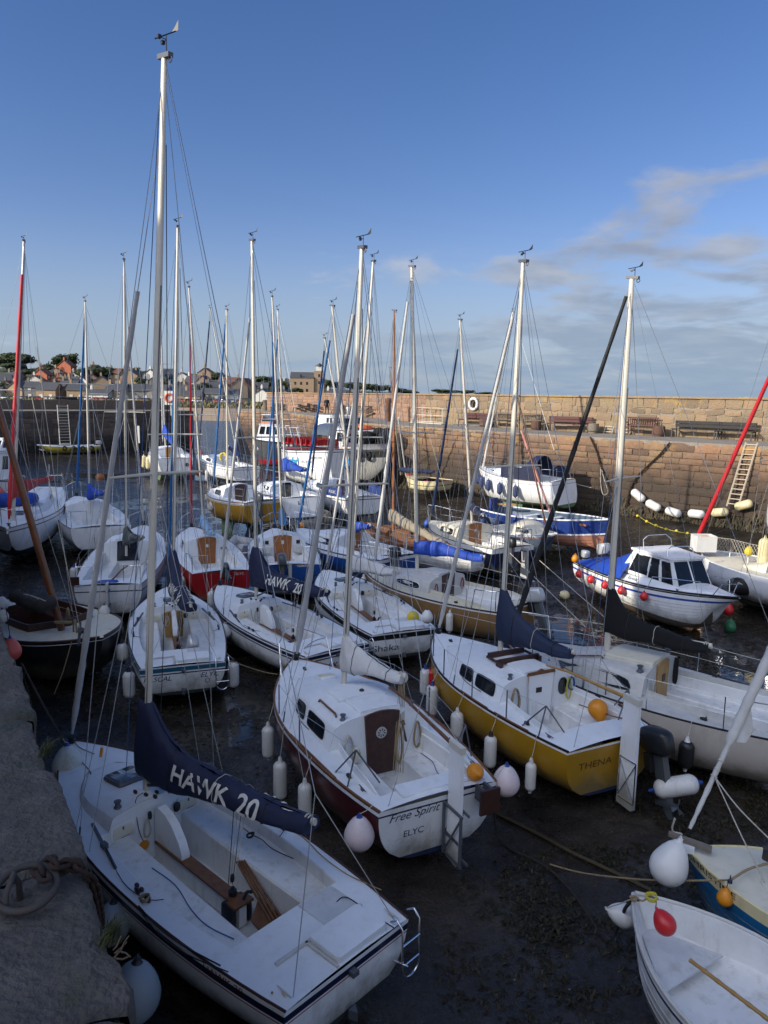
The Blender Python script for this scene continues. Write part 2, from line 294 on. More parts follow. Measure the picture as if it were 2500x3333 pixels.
D('stone_pink', (.33, .215, .15), .92, 0, .3, 6, bump=.7, bs=12, bd=.04, world=1, island=[(.7, .66, .64), (1, .95, .9), (1.15, 1.0, .9)], tide=(2.2, 3.6, (.05, .04, .03)))
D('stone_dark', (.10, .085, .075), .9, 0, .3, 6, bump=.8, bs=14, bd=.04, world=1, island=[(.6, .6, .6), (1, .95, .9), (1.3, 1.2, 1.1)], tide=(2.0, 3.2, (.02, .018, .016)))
D('mortar', (.10, .075, .06), .95, 0, .4, 10, bump=.5, bs=40, world=1, tide=(1.6, 3.4, (.02, .018, .015)))
D('mortar_pale', (.30, .255, .20), .95, 0, .3, 10, bump=.5, bs=40, world=1)
D('quay_concrete', (.27, .24, .20), .9, 0, .3, 2, bump=.5, bs=20, world=1, dirt=((.14, .13, .10), .6, 1.2))
D('rust', (.035, .019, .014), .9, 0, .5, 30, bump=.8, bs=60, bd=.006); D('iron', (.065, .062, .060), .75, .2, .4, 12, bump=.4, bs=50, bd=.004, dirt=((.14, .06, .03), .7, 6))
D('weed', (.022, .020, .010), .6, 0, .5, 6, world=1, island=[(.6, .6, .6), (1.2, 1.1, .8), (2.2, 1.7, .8)], spec=.4)
D('weed_wall', (.05, .042, .026), .8, 0, .5, 6, world=1, island=[(.5, .5, .5), (1.1, 1.1, .9), (2., 1.8, 1.2)])
D('grass', (.035, .045, .018), .8, 0, .4, 6, island=[(.6, .7, .5), (1.2, 1.2, .9), (1.9, 1.6, 1.0)])
D('twig', (.10, .075, .05), .85, 0, .3, 20)
D('sand', (.42, .31, .19), .95, 0, .2, .1, world=1, col2=(.30, .21, .13)); D('dune_grass', (.12, .12, .05), .95, 0, .5, .2, world=1, col2=(.22, .17, .09), bump=.6, bs=2)
D('hill_green', (.07, .085, .035), .95, 0, .4, .05, world=1)
D('house_stone', (.36, .27, .18), .9, 0, .2, 1.5, island=[(.7, .72, .8), (1, .9, .8), (1.15, 1.05, .9)]); D('house_white', (.62, .60, .54), .8, 0, .1, 1); D('house_grey', (.20, .19, .17), .9, 0, .2, 1); D('house_red', (.42, .13, .07), .9, 0, .2, 1)
D('roof_slate', (.07, .075, .085), .7, 0, .3, 2, bump=.3, bs=6); D('roof_tile', (.16, .075, .05), .85, 0, .3, 2, bump=.3, bs=6); D('foliage', (.040, .058, .022), .9, 0, .5, 1.2, island=[(.45, .5, .45), (1, 1, .9), (1.7, 1.6, 1.1)]); D('bark', (.09, .065, .045), .95)
D('bench_maroon', (.085, .022, .022), .6, 0, .3, 10); D('bench_grey', (.16, .125, .095), .85, 0, .3, 10, bump=.3, bs=30); D('bench_black', (.02, .018, .018), .7); D('iron_black', (.02, .02, .022), .6)
D('barrel', (.12, .06, .04), .8, 0, .4, 12); D('skin', (.45, .26, .18), .6); D('life_white', (.66, .64, .60), .6); D('life_orange', (.65, .13, .04), .6)
D('ladder_wood', (.52, .45, .34), .7, 0, .2, 10); D('silver_panel', (.72, .72, .68), .5)
# ---------------------------------------------------------------- terrain
QZ = 4.5; WZ = 4.4                      # near quay, right-hand quay level
QD = Vector((-.53, .848, 0)).normalized(); QN = Vector((QD.y, -QD.x, 0)); Q0 = V(-.74, 1.96, 0)    # near quay edge line; QN points over the harbour
WALL = [V(22.0, 26.6, 0), V(16.4, 32.2, 0), V(7.6, 40.6, 0), V(-1.2, 51.4, 0), V(-9.8, 77.0, 0), V(-16.6, 82.6, 0)]
PIER = [V(-70, 40.5, 0), V(-35.5, 68.0, 0), V(-20.6, 79.6, 0)]
RW = random.Random(3)
def vnoise(x, y, seed=0):
    xi = np.floor(x).astype(np.int64); yi = np.floor(y).astype(np.int64); fx = x - xi; fy = y - yi
    fx = fx * fx * (3 - 2 * fx); fy = fy * fy * (3 - 2 * fy)
    def h(a, b):
        n = (a * 374761393 + b * 668265263 + seed * 974634777) & 0xffffffff
        n = ((n ^ (n >> 13)) * 1274126177) & 0xffffffff
        return ((n ^ (n >> 16)) & 0xffff) / 65535.0
    return (h(xi, yi) * (1 - fx) + h(xi + 1, yi) * fx) * (1 - fy) + (h(xi, yi + 1) * (1 - fx) + h(xi + 1, yi + 1) * fx) * fy
def fbm(x, y, o=5, seed=0, g=.5):
    s = 0; a = 1; t = 0
    for i in range(o):
        s = s + a * vnoise(x * 2 ** i + i * 17.3, y * 2 ** i - i * 9.1, seed + i); t += a; a *= g
    return s / t
def seg_dist(x, y, A, B):
    dx, dy = B.x - A.x, B.y - A.y; l2 = dx * dx + dy * dy
    t = np.clip(((x - A.x) * dx + (y - A.y) * dy) / l2, 0, 1)
    return np.hypot(x - A.x - t * dx, y - A.y - t * dy)
def mud_z(x, y, detail=True):
    x = np.asarray(x, float); y = np.asarray(y, float)
    dw = np.minimum.reduce([seg_dist(x, y, WALL[i], WALL[i + 1]) for i in range(4)])
    k = np.clip((x + 6) / 14, .25, 1)
    dp = np.minimum(seg_dist(x, y, PIER[0], PIER[1]), seg_dist(x, y, PIER[1], PIER[2]))
    z = .40 * np.exp(-(dp / 5) ** 2) + .62 * np.exp(-(dw / 3.2) ** 1.3) * k
    dq = (x - Q0.x) * QN.x + (y - Q0.y) * QN.y
    z = z + .25 * np.exp(-np.maximum(dq, 0) / 1.2)
    out = np.clip((y - 52) / 22, 0, 1); z = z - .75 * out * np.clip(np.exp(-((x + 18) / 6.5) ** 2) + np.clip((y - 82) / 4, 0, 1), 0, 1)
    if not detail: return z
    wet = np.exp(-(((x + 7.5) / 6.0) ** 2 + ((y - 26) / 13.0) ** 2)) + .8 * np.exp(-(((x - 4.5) / 4.5) ** 2 + ((y - 19) / 4.0) ** 2)) + .55 * np.exp(-(((x + 4.0) / 2.0) ** 2 + ((y - 12.5) / 3.0) ** 2))
    z = z + .16 * (fbm(x * .35, y * .35, 3, 5) - .5) + .085 * (fbm(x * 1.9, y * 1.9, 4, 11, .55) - .5) - .058 * wet + .012
    rip = fbm(x * 7 + 3 * fbm(x, y, 2, 40), y * 9, 3, 21, .6) - .5
    z = z + .035 * rip * (1 - .35 * np.clip(wet, 0, 1))
    return z
def mz(x, y): return float(mud_z(np.array([x]), np.array([y]), False)[0])
def np_mesh(name, X, Y, Z, m):
    r, c = X.shape; co = np.stack([X, Y, Z], -1).reshape(-1, 3).astype(np.float32)
    i = np.arange((r - 1) * (c - 1)); a = (i // (c - 1)) * c + i % (c - 1)
    q = np.stack([a, a + 1, a + c + 1, a + c], -1).astype(np.int32)
    me = bpy.data.meshes.new(name); me.vertices.add(len(co)); me.vertices.foreach_set('co', co.ravel())
    me.loops.add(q.size); me.loops.foreach_set('vertex_index', q.ravel()); me.polygons.add(len(q))
    me.polygons.foreach_set('loop_start', np.arange(len(q), dtype=np.int32) * 4); me.polygons.foreach_set('loop_total', np.full(len(q), 4, np.int32))
    me.polygons.foreach_set('use_smooth', np.ones(len(q), bool)); me.update(calc_edges=True); me.validate()
    me.materials.append(m); o = bpy.data.objects.new(name, me); C.objects.link(o); return o
def mud_material():
    m = bpy.data.materials.new('harbour_mud'); m.use_nodes = True; t = m.node_tree; L = t.links.new; b = t.nodes['Principled BSDF']
    g = N(t, 'ShaderNodeNewGeometry')
    n1 = N(t, 'ShaderNodeTexNoise'); n1.inputs['Scale'].default_value = .7; n1.inputs['Detail'].default_value = 8; n1.inputs['Roughness'].default_value = .65; L(g.outputs['Position'], n1.inputs['Vector'])
    cr = N(t, 'ShaderNodeValToRGB'); L(n1.outputs[0], cr.inputs[0]); e = cr.color_ramp.elements; e[0].position = .34; e[0].color = (.010, .009, .0085, 1); e[1].position = .68; e[1].color = (.050, .041, .034, 1)
    n2 = N(t, 'ShaderNodeTexNoise'); n2.inputs['Scale'].default_value = 5; n2.inputs['Detail'].default_value = 8; n2.inputs['Roughness'].default_value = .7; L(g.outputs['Position'], n2.inputs['Vector'])
    mx = N(t, 'ShaderNodeMix', data_type='RGBA'); r2 = N(t, 'ShaderNodeMapRange'); r2.inputs[1].default_value = .5; r2.inputs[2].default_value = .7; L(n2.outputs[0], r2.inputs[0]); L(r2.outputs[0], mx.inputs[0]); L(cr.outputs[0], mx.inputs[6]); mx.inputs[7].default_value = (.016, .014, .010, 1)
    v = N(t, 'ShaderNodeTexVoronoi'); v.inputs['Scale'].default_value = 3.2; L(g.outputs['Position'], v.inputs['Vector'])     # shells and pale grit
    rv = N(t, 'ShaderNodeMapRange'); rv.inputs[1].default_value = .05; rv.inputs[2].default_value = .03; L(v.outputs['Distance'], rv.inputs[0])
    m2 = N(t, 'ShaderNodeMix', data_type='RGBA'); L(rv.outputs[0], m2.inputs[0]); L(mx.outputs[2], m2.inputs[6]); m2.inputs[7].default_value = (.30, .28, .22, 1)
    L(m2.outputs[2], b.inputs['Base Color'])
    rr = N(t, 'ShaderNodeMapRange'); rr.inputs[1].default_value = .38; rr.inputs[2].default_value = .62; rr.inputs[3].default_value = .14; rr.inputs[4].default_value = .50; L(n2.outputs[0], rr.inputs[0]); L(rr.outputs[0], b.inputs['Roughness'])
    n3 = N(t, 'ShaderNodeTexNoise'); n3.inputs['Scale'].default_value = 22; n3.inputs['Detail'].default_value = 7; L(g.outputs['Position'], n3.inputs['Vector'])
    bp = N(t, 'ShaderNodeBump'); bp.inputs['Strength'].default_value = .8; bp.inputs['Distance'].default_value = .025; L(n3.outputs[0], bp.inputs['Height']); L(bp.outputs[0], b.inputs['Normal'])
    return m
rows = np.concatenate([[2.6], 2.6 * np.cumprod(np.full(640, 1.00565))]); rows = rows[rows < 96]
uu = np.linspace(-.78, .86, 620)
Yg = np.repeat(rows[:, None], len(uu), 1); Xg = Yg * uu[None, :]
MUDM = mud_material()
o = np_mesh('mud', Xg, Yg, mud_z(Xg, Yg), MUDM); tag(o, kind='structure')
# wide base ground out to the horizon, under mud and sea
g = MB(); g.grid([[V(x, y, -1.6) for x in (-9000, -200, 0, 200, 9000)] for y in (-3000, 0, 200, 9500)]); obj('seabed_ground', g, 'sand', ang=0, kind='structure')
def water_material(name, col, rough, bs, bst, bd):
    m = bpy.data.materials.new(name); m.use_nodes = True; t = m.node_tree; L = t.links.new; b = t.nodes['Principled BSDF']
    b.inputs['Base Color'].default_value = (*col, 1); b.inputs['Roughness'].default_value = rough; b.inputs['Specular IOR Level'].default_value = .6
    g = N(t, 'ShaderNodeNewGeometry'); mp = N(t, 'ShaderNodeMapping'); mp.inputs['Scale'].default_value = (1, 2.2, 1); L(g.outputs['Position'], mp.inputs[0])
    n = N(t, 'ShaderNodeTexNoise'); n.inputs['Scale'].default_value = bs; n.inputs['Detail'].default_value = 5; L(mp.outputs[0], n.inputs['Vector'])
    bp = N(t, 'ShaderNodeBump'); bp.inputs['Strength'].default_value = bst; bp.inputs['Distance'].default_value = bd; L(n.outputs[0], bp.inputs['Height']); L(bp.outputs[0], b.inputs['Normal'])
    return m
WM = water_material('shallow_water', (.030, .026, .020), .05, 2.2, .5, .02)
def wl(x, y): return -.012
g = MB(); g.grid([[V(y * u, y, 0) for u in (-.78, -.3, 0, .3, .86)] for y in (2.6, 20, 40, 57)])
o = obj('puddle_water', g, WM, ang=0, kind='structure'); o.location.z = -.024
SM = water_material('sea_water', (.018, .045, .075), .12, .55, 1, .35)
sea = MB(); SEA = -.42
shore = [(-9000, 40), (-400, 150), (-120, 186), (-60, 190), (-20, 186), (0, 186), (60, 200), (160, 260), (400, 700), (9000, 2500)]
sea.poly([V(-9000, 30, 0), V(9000, 30, 0), V(9000, 9500, 0), V(400, 9500, 0), V(300, 600, 0), V(100, 215, 0), V(0, 186, 0), V(-60, 190, 0), V(-9000, 190, 0)])
o = obj('sea', sea, SM, ang=0, kind='structure'); o.location.z = SEA
# beach, dune and hill with the town
def hill_z(x, y):
    if y < 250: return SEA - .1 + (y - 182) * .028
    z = SEA - .1 + 68 * .028
    z += 1.3 * min(1, (y - 250) / 12)
    k = max(0, min(1, (y - 292) / 190)); hx = 13 * (1 - .5 * min(1, max(0, (x + 150) / 140))) * max(.28, min(1, 1 - (x + 20) / 260))
    if x < -100: hx += 4
    return z + hx * k * k * (3 - 2 * k)
ys = [182, 200, 220, 235, 250, 256, 262, 280, 292] + list(range(305, 620, 15)); xs = list(range(-420, 400, 14))
for nm, y0, y1, mt in (('beach', 182, 250, 'sand'), ('dune', 250, 262, 'dune_grass'), ('hill', 262, 700, 'hill_green')):
    g = MB(); g.grid([[V(x, y + 3 * math.sin(x * .03), hill_z(x, y)) for x in xs] for y in ys if y0 <= y <= y1]); obj(nm, g, mt, kind='structure')
g = MB(); RR = random.Random(5)
for i in range(5200):
    x = RR.uniform(-190, 40); y = RR.uniform(249, 266); h = RR.uniform(.4, 1.5); z = hill_z(x, y) - .1; a = RR.uniform(0, 3.1); wd = RR.uniform(.3, .9)
    p = V(x, y + 3 * math.sin(x * .03), z); q = V(math.cos(a), math.sin(a), 0) * wd
    g.add([p - q, p + q, p + V(RR.uniform(-.4, .4), 0, h)], [(0, 1, 2)])
obj('dune_grass_tufts', g, 'dune_grass', ang=0, kind='stuff')
# ---------------------------------------------------------------- masonry
def stone_variants(n=9, seed=1, rough=.10):
    R = random.Random(seed); out = []
    for k in range(n):
        G = 4; vs = []; fs = []
        for i in range(G):
            for j in range(G):
                x = -.5 + i / (G - 1); z = -.5 + j / (G - 1); ed = (i in (0, G - 1)) + (j in (0, G - 1))
                y = .5 - (.05 * ed + (.03 if ed == 2 else 0)) + R.uniform(-rough, rough) * (1 if not ed else .35)
                vs.append((x + R.uniform(-.035, .035), y, z + R.uniform(-.04, .04)))
        rim = [(i, 0) for i in range(G)] + [(G - 1, j) for j in range(1, G)] + [(i, G - 1) for i in range(G - 2, -1, -1)] + [(0, j) for j in range(G - 2, 0, -1)]
        for i in range(G - 1):
            for j in range(G - 1): a = i * G + j; fs.append((a, a + 1, a + G + 1, a + G))
        b = len(vs)
        for (i, j) in rim: v = vs[i * G + j]; vs.append((v[0], -.5, v[2]))
        m = len(rim)
        for q in range(m):
            q2 = (q + 1) % m; a = rim[q][0] * G + rim[q][1]; c = rim[q2][0] * G + rim[q2][1]; fs.append((a, b + q, b + q2, c)[::-1])
        out.append((vs, fs))
    return out
SV = stone_variants()
def in_view(p):
    d = p - V(0, 0, H); x = d.x; y = d.y
    return y > 1 and abs(x / y) < .58
def masonry(parent, path, z0, z1, ch, cw, mt, depth=.30, out=.04, base=None, seed=1, maxn=300, rubble=False, gapz=.02, batter=0.0):
    """lay courses of separate stones along a polyline; the stones face to the left of the walking direction"""
    R = random.Random(seed); items = []
    meshes = []
    for vs, fs in SV:
        b = MB(); b.add(vs, fs); meshes.append(mesh_of('stone', b, mt, 50))
    for si in range(len(path) - 1):
        A, B = path[si], path[si + 1]; d = (B - A); L_ = d.length; d.normalize(); nrm = V(-d.y, d.x, 0)
        z = z0
        while z < z1 - .08:
            h = min(R.uniform(*ch), z1 - z)
            if z1 - z - h < .12: h = z1 - z
            u = -R.uniform(0, .4)
            while u < L_:
                w_ = R.uniform(*cw) * (1.25 if h > (ch[0] + ch[1]) / 2 else 1); ua, ub = max(u, 0), min(u + w_, L_); u += w_
                if ub - ua < .1: continue
                hh = h * R.uniform(.93, 1); zz = z
                if rubble: hh = h * R.uniform(.86, 1.12); zz = z + R.uniform(-.03, .03)
                p = A + d * ((ua + ub) / 2) + nrm * (out - depth / 2 + R.uniform(-.02, .02) + batter * (z1 - z)) + V(0, 0, zz + hh / 2)
                if base is not None and p.z < base(p.x, p.y) - .35: continue
                if not in_view(p): continue
                ang = math.atan2(d.y, d.x) + R.uniform(-.01, .01)
                M = Matrix.Translation(p) @ Matrix.Rotation(ang, 4, 'Z') @ (Matrix.Rotation(R.uniform(-.12, .12), 4, 'Y') if rubble else Matrix()) @ Matrix.Diagonal((ub - ua - gapz, depth, hh - gapz, 1))
                items.append(((p - V(0, 0, H)).length / math.sqrt((ub - ua) * h), M, R.randrange(len(SV))))
            z += h
    items.sort(key=lambda t: t[0])
    for _, M, k in items[:maxn]:
        o = bpy.data.objects.new('stone', meshes[k]); C.objects.link(o); o.parent = parent; o.matrix_local = M
    rest = items[maxn:]
    if rest:
        b = MB()
        for _, M, k in rest:
            vs, fs = SV[k]; b.add([M @ Vector(v) for v in vs], fs)
        obj('stonework', b, mt, parent, 50, kind='stuff')
def prism_wall(name, path, z0, z1, thick, mt, **kw):
    """solid core behind the stones (thickness to the right of the walking direction)"""
    g = MB(); n = len(path); offs = []
    for i in range(n):
        d1 = (path[min(i + 1, n - 1)] - path[max(i - 1, 0)]).normalized(); offs.append(path[i] + V(d1.y, -d1.x, 0) * thick)
    for i in range(n - 1):
        a, b, c, d = path[i], path[i + 1], offs[i + 1], offs[i]
        g.add([a + V(0, 0, z0), b + V(0, 0, z0), b + V(0, 0, z1), a + V(0, 0, z1), d + V(0, 0, z0), c + V(0, 0, z0), c + V(0, 0, z1), d + V(0, 0, z1)],
              [(0, 1, 2, 3), (5, 4, 7, 6), (3, 2, 6, 7)] + ([(4, 0, 3, 7)] if i == 0 else []) + ([(1, 5, 6, 2)] if i == n - 2 else []))
    return obj(name, g, mt, ang=0, **kw)
def offset_path(path, d):
    r = []
    for i in range(len(path)):
        t = (path[min(i + 1, len(path) - 1)] - path[max(i - 1, 0)]).normalized(); r.append(path[i] + V(t.y, -t.x, 0) * d)
    return r
# right-hand quay: walking from the camera side to the pier head the harbour is on the left
qw = prism_wall('quay_wall', [p.copy() for p in WALL], -1.2, WZ - .06, 4.4, 'mortar', label='long quay wall of red sandstone blocks along the right side of the harbour', cat='wall')
masonry(qw, WALL, -.7, WZ - .02, (.22, .50), (.30, 1.15), 'stone_red', depth=.32, out=.06, base=lambda x, y: mz(x, y), seed=4, maxn=300, batter=.0)
# deck of that quay
dk = MB(); a = offset_path(WALL, -.03); b = offset_path(WALL, 5.2)
dk.grid([[p + V(0, 0, WZ) for p in a], [p + V(0, 0, WZ) for p in b]]); dk.grid([[p + V(0, 0, WZ - .16) for p in a], [p + V(0, 0, WZ) for p in a]])
obj('quay_paving', dk, 'quay_concrete', ang=0, kind='structure')
PW = offset_path(WALL, 4.55); PTOP = 6.46
pw = prism_wall('parapet_wall', PW, WZ - .5, PTOP - .05, .9, 'mortar_pale', label='tall rubble parapet wall with orange lichen behind the benches', cat='wall')
masonry(pw, PW[:4], WZ - .02, PTOP, (.30, .50), (.35, .95), 'stone_parapet', depth=.26, out=.05, seed=9, maxn=300, rubble=True, gapz=.03)
masonry(pw, PW[3:], WZ - .02, PTOP, (.28, .38), (.5, .9), 'stone_pink', depth=.26, out=.05, seed=19, maxn=0, gapz=.03)
cp = MB(); c0 = offset_path(WALL, 4.42); c1 = offset_path(WALL, 5.6)
cp.grid([[p + V(0, 0, PTOP - .05) for p in c0], [p + V(0, 0, PTOP + .05) for p in c0], [p + V(0, 0, PTOP + .05) for p in c1]]); obj('coping', cp, 'stone_parapet', pw, 0)
# far pier
# its harbour face looks towards the camera: stones laid on the right-hand side of the path, so walk it backwards
pr_path = [p.copy() for p in reversed(PIER)]
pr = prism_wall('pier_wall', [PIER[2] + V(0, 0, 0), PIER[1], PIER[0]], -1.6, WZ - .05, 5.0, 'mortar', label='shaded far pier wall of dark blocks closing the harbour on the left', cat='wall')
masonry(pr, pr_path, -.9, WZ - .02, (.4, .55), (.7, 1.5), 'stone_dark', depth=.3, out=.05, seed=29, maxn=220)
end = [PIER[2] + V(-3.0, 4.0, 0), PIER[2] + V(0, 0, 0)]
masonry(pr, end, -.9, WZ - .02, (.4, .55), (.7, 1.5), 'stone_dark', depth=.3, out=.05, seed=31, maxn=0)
dk = MB(); a = offset_path(pr_path, -.03); b = offset_path(pr_path, 5.1)
dk.grid([[p + V(0, 0, WZ) for p in a], [p + V(0, 0, WZ) for p in b]]); dk.grid([[p + V(0, 0, WZ - .15) for p in a], [p + V(0, 0, WZ) for p in a]]); obj('pier_paving', dk, 'quay_concrete', ang=0, kind='structure')
# low parapet and stacked timber on the far pier
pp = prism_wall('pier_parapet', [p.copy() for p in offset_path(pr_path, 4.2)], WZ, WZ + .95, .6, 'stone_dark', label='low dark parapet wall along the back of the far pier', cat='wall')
# ---------------------------------------------------------------- near quay
def edge(s, off=0, z=QZ): return Q0 + QD * s + QN * off + V(0, 0, z)
nq = MB()
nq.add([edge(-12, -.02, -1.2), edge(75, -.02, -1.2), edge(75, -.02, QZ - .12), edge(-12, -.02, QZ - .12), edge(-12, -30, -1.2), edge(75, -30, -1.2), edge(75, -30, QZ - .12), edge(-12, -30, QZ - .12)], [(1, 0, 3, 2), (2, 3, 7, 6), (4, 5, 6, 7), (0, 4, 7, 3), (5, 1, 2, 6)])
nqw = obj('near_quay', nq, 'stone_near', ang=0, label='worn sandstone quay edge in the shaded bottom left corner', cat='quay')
def quay_block(u0, u1, o0, o1, seed):
    """one worn coping stone: top and harbour face with real relief"""
    nu = max(6, int((u1 - u0) / .022)); no = max(6, int((o1 - o0) / .03)); vs = []
    rows = []
    prof = [(o0 + (o1 - o0) * j / no, 0.0) for j in range(no + 1)] + [(o1, -.02), (o1 + .004, -.06), (o1, -.14), (o1 - .006, -.3), (o1 - .01, -.55)]
    R = random.Random(seed); tz = R.uniform(-.022, .018); to = R.uniform(-.022, .022)
    for i in range(nu + 1):
        u = u0 + (u1 - u0) * i / nu; row = []
        eu = min(u - u0, u1 - u)
        for (o_, dz) in prof:
            p = edge(u, o_ + (to if o_ > o1 - .2 else 0) * 1.0)
            eo = min(o_ - o0, o1 - o_) if dz == 0 else 0
            e = min(eu, eo if dz == 0 else .2)
            rd = -.03 * max(0, 1 - eu / .035) ** 2 - .022 * (max(0, 1 - max(o1 - o_, 0) / .07) ** 2 if dz == 0 else 0) - .015 * (max(0, 1 - (o_ - o0) / .04) ** 2)
            nz = noise.fractal(p * 5 + V(seed, 0, 0), .8, 2.1, 5) * .017 + noise.noise(p * .9) * .018 - .02 * max(0, noise.noise(p * 9 + V(3, 0, 0)) - .35)
            p.z += tz + dz + rd + nz - .06 * max(0, noise.noise(p * 3.3 + V(0, 9, 0)) - .25)
            sh = (noise.fractal(V(p.x * 3.6, p.y * 3.6, p.z * 3 + 4), .8, 2.1, 5)) * .03
            w_ = max(0, 1 - max(o1 - o_, 0) / .25); p += QN * sh * w_ - QN * .02 * w_ * max(0, 1 - eu / .04)
            row.append(p)
        rows.append(row)
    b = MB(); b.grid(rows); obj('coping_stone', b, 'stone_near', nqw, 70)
us = [-1.6, -.62, .02, .78, 1.62, 2.35, 3.25, 4.1, 5.0, 5.9, 6.8, 8, 9.5]
for i in range(len(us) - 1): quay_block(us[i] + .006, us[i + 1] - .006, -.86, 0.0, i + 3)
us2 = [-1.6, -.3, .9, 1.9, 3.1, 4.6, 6.5]
for i in range(len(us2) - 1): quay_block(us2[i] + .006, us2[i + 1] - .006, -1.9, -.875, i + 43)
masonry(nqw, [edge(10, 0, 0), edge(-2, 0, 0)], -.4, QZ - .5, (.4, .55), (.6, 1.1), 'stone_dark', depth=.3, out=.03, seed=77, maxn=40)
# mooring ring, staple and rusty chain
z1_ = lambda x, y: (x * .5124, 2200 + y * .5124)
rc = at(*z1_(165, 1345), QZ + .07); rg = empty('mooring_ring', rc, 'iron mooring ring lying on the near quay stones', 'mooring ring')
b = MB(); b.torus((0, 0, 0), .098, .0135, ax=(.10, -.22, 1), n=36, k=10); obj('ring', b, 'iron', rg, 60)
st = at(*z1_(95, 1400), QZ + .04) - rc; b = MB(); b.tube([st + V(-.005, -.07, -.08), st + V(0, -.055, .05), st + V(.0, 0, .085), st + V(0, .03, .03), st + V(0, .035, -.06)], .011, 8); obj('staple', b, 'iron', rg, 60)
ch = empty('mooring_chain', rc + V(.1, .05, 0), 'heavy rusty chain running from the quay ring over the stone edge', 'chain')
lk = MB(); pts = []
for i in range(20):
    a = 2 * math.pi * i / 20; pts.append(V(math.copysign(.028, math.cos(a)) * (abs(math.cos(a)) > 0) + math.cos(a) * .017, math.sin(a) * .020, 0))
lk.tube([V(.030 + .019 * math.cos(a), .019 * math.sin(a), 0) for a in [(-90 + 30 * i) * math.pi / 180 for i in range(7)]] + [V(-.030 + .019 * math.cos(a), .019 * math.sin(a), 0) for a in [(90 + 30 * i) * math.pi / 180 for i in range(7)]] + [V(.030, -.019, 0)], .0105, 7, cap=False)
lm = mesh_of('link', lk, 'rust', 60)
pth = [at(*z1_(x, y), z) for x, y, z in ((285, 1290, QZ + .10), (250, 1215, QZ + .08), (300, 1175, QZ + .09), (360, 1210, QZ + .10), (420, 1190, QZ + .08), (480, 1210, QZ + .06), (540, 1230, QZ + .04), (585, 1300, QZ - .06), (610, 1390, QZ - .2), (628, 1500, QZ - .42), (636, 1600, QZ - .7))]
pth2 = [at(*z1_(x, y), z) for x, y, z in ((250, 1260, QZ + .07), (330, 1260, QZ + .06), (400, 1235, QZ + .06), (470, 1180, QZ + .05), (520, 1200, QZ + .04))]
def resample(P, step):
    out = [P[0].copy()]; acc = 0
    for a, b_ in zip(P, P[1:]):
        l = (b_ - a).length; t = step - acc
        while t <= l: out.append(a + (b_ - a) * (t / l)); t += step
        acc = (acc + l) % step
    return out
def lay_chain(parent, path, scale=1.0, mesh=None):
    rs = resample(path, .062 * scale)
    for i in range(len(rs) - 1):
        d = (rs[i + 1] - rs[i]).normalized(); up = V(0, 0, 1) if abs(d.z) < .9 else V(1, 0, 0); y = up.cross(d).normalized(); zz = d.cross(y)
        M = Matrix.Translation((rs[i] + rs[i + 1]) / 2) @ Matrix((d, y, zz)).transposed().to_4x4() @ Matrix.Rotation(math.radians(90 if i % 2 else 10), 4, 'X') @ Matrix.Scale(scale, 4)
        o = bpy.data.objects.new('link', mesh or lm); C.objects.link(o); o.parent = parent; o.matrix_local = Matrix.Translation(-parent.location) @ M
lay_chain(ch, pth, .85); lay_chain(ch, pth2, .85)
# grass and dry twigs in the joints
def tuft(b, p, n, h, r, R, lean=V(0, 0, 0)):
    for i in range(n):
        a = R.uniform(0, 6.28); q = p + V(math.cos(a), math.sin(a), 0) * R.uniform(0, r); hh = h * R.uniform(.4, 1); l = V(R.uniform(-.5, .5), R.uniform(-.5, .5), 0) * hh + lean * hh; s = V(-math.sin(a), math.cos(a), 0) * .0022
        b.add([q - s, q + s, q + l * .4 + V(0, 0, hh * .6) + s * .7, q + l * .4 + V(0, 0, hh * .6) - s * .7, q + l + V(0, 0, hh * .85)], [(0, 1, 2, 3), (3, 2, 4)])
R = random.Random(2)
for lab, (x, y), n, h, r in (('tuft of green grass in a stone joint above the mooring ring', (290, 850), 70, .05, .07), ('thin grass growing behind the rusty chain', (280, 1140), 60, .045, .07), ('dry grass tuft sprouting from the quay edge above the lowest round fender', (690, 1680), 130, .09, .05), ('wispy grass hanging at the quay edge beside the white buoy', (285, 500), 60, .10, .04), ('small grass patch in the joint high on the quay', (60, 520), 50, .03, .10)):
    b = MB(); tuft(b, V(0, 0, 0), n, h, r, R, QN * .5 if y > 1500 or x < 290 else V(0, 0, 0)); o = obj('grass_tuft', b, 'grass', ang=0, label=lab, cat='grass'); o.location = at(*z1_(x, y), QZ - .02)
b = MB()
for pts in (((725, 1790), (770, 1740), (790, 1690), (820, 1650)), ((730, 1760), (760, 1750), (800, 1760), (828, 1785)), ((740, 1750), (780, 1720), (805, 1690)), ((735, 1795), (780, 1800), (822, 1780)), ((720, 1740), (740, 1720), (770, 1650))):
    b.tube([at(*z1_(x, y), QZ + .02 * i) - at(*z1_(730, 1780), QZ) for i, (x, y) in enumerate(pts)], [.0032, .003, .0026, .002][:len(pts)], 5)
o = obj('dead_twigs', b, 'twig', label='bare dry twigs sticking out from the quay edge over the dark gap', cat='twigs'); o.location = at(*z1_(730, 1780), QZ)
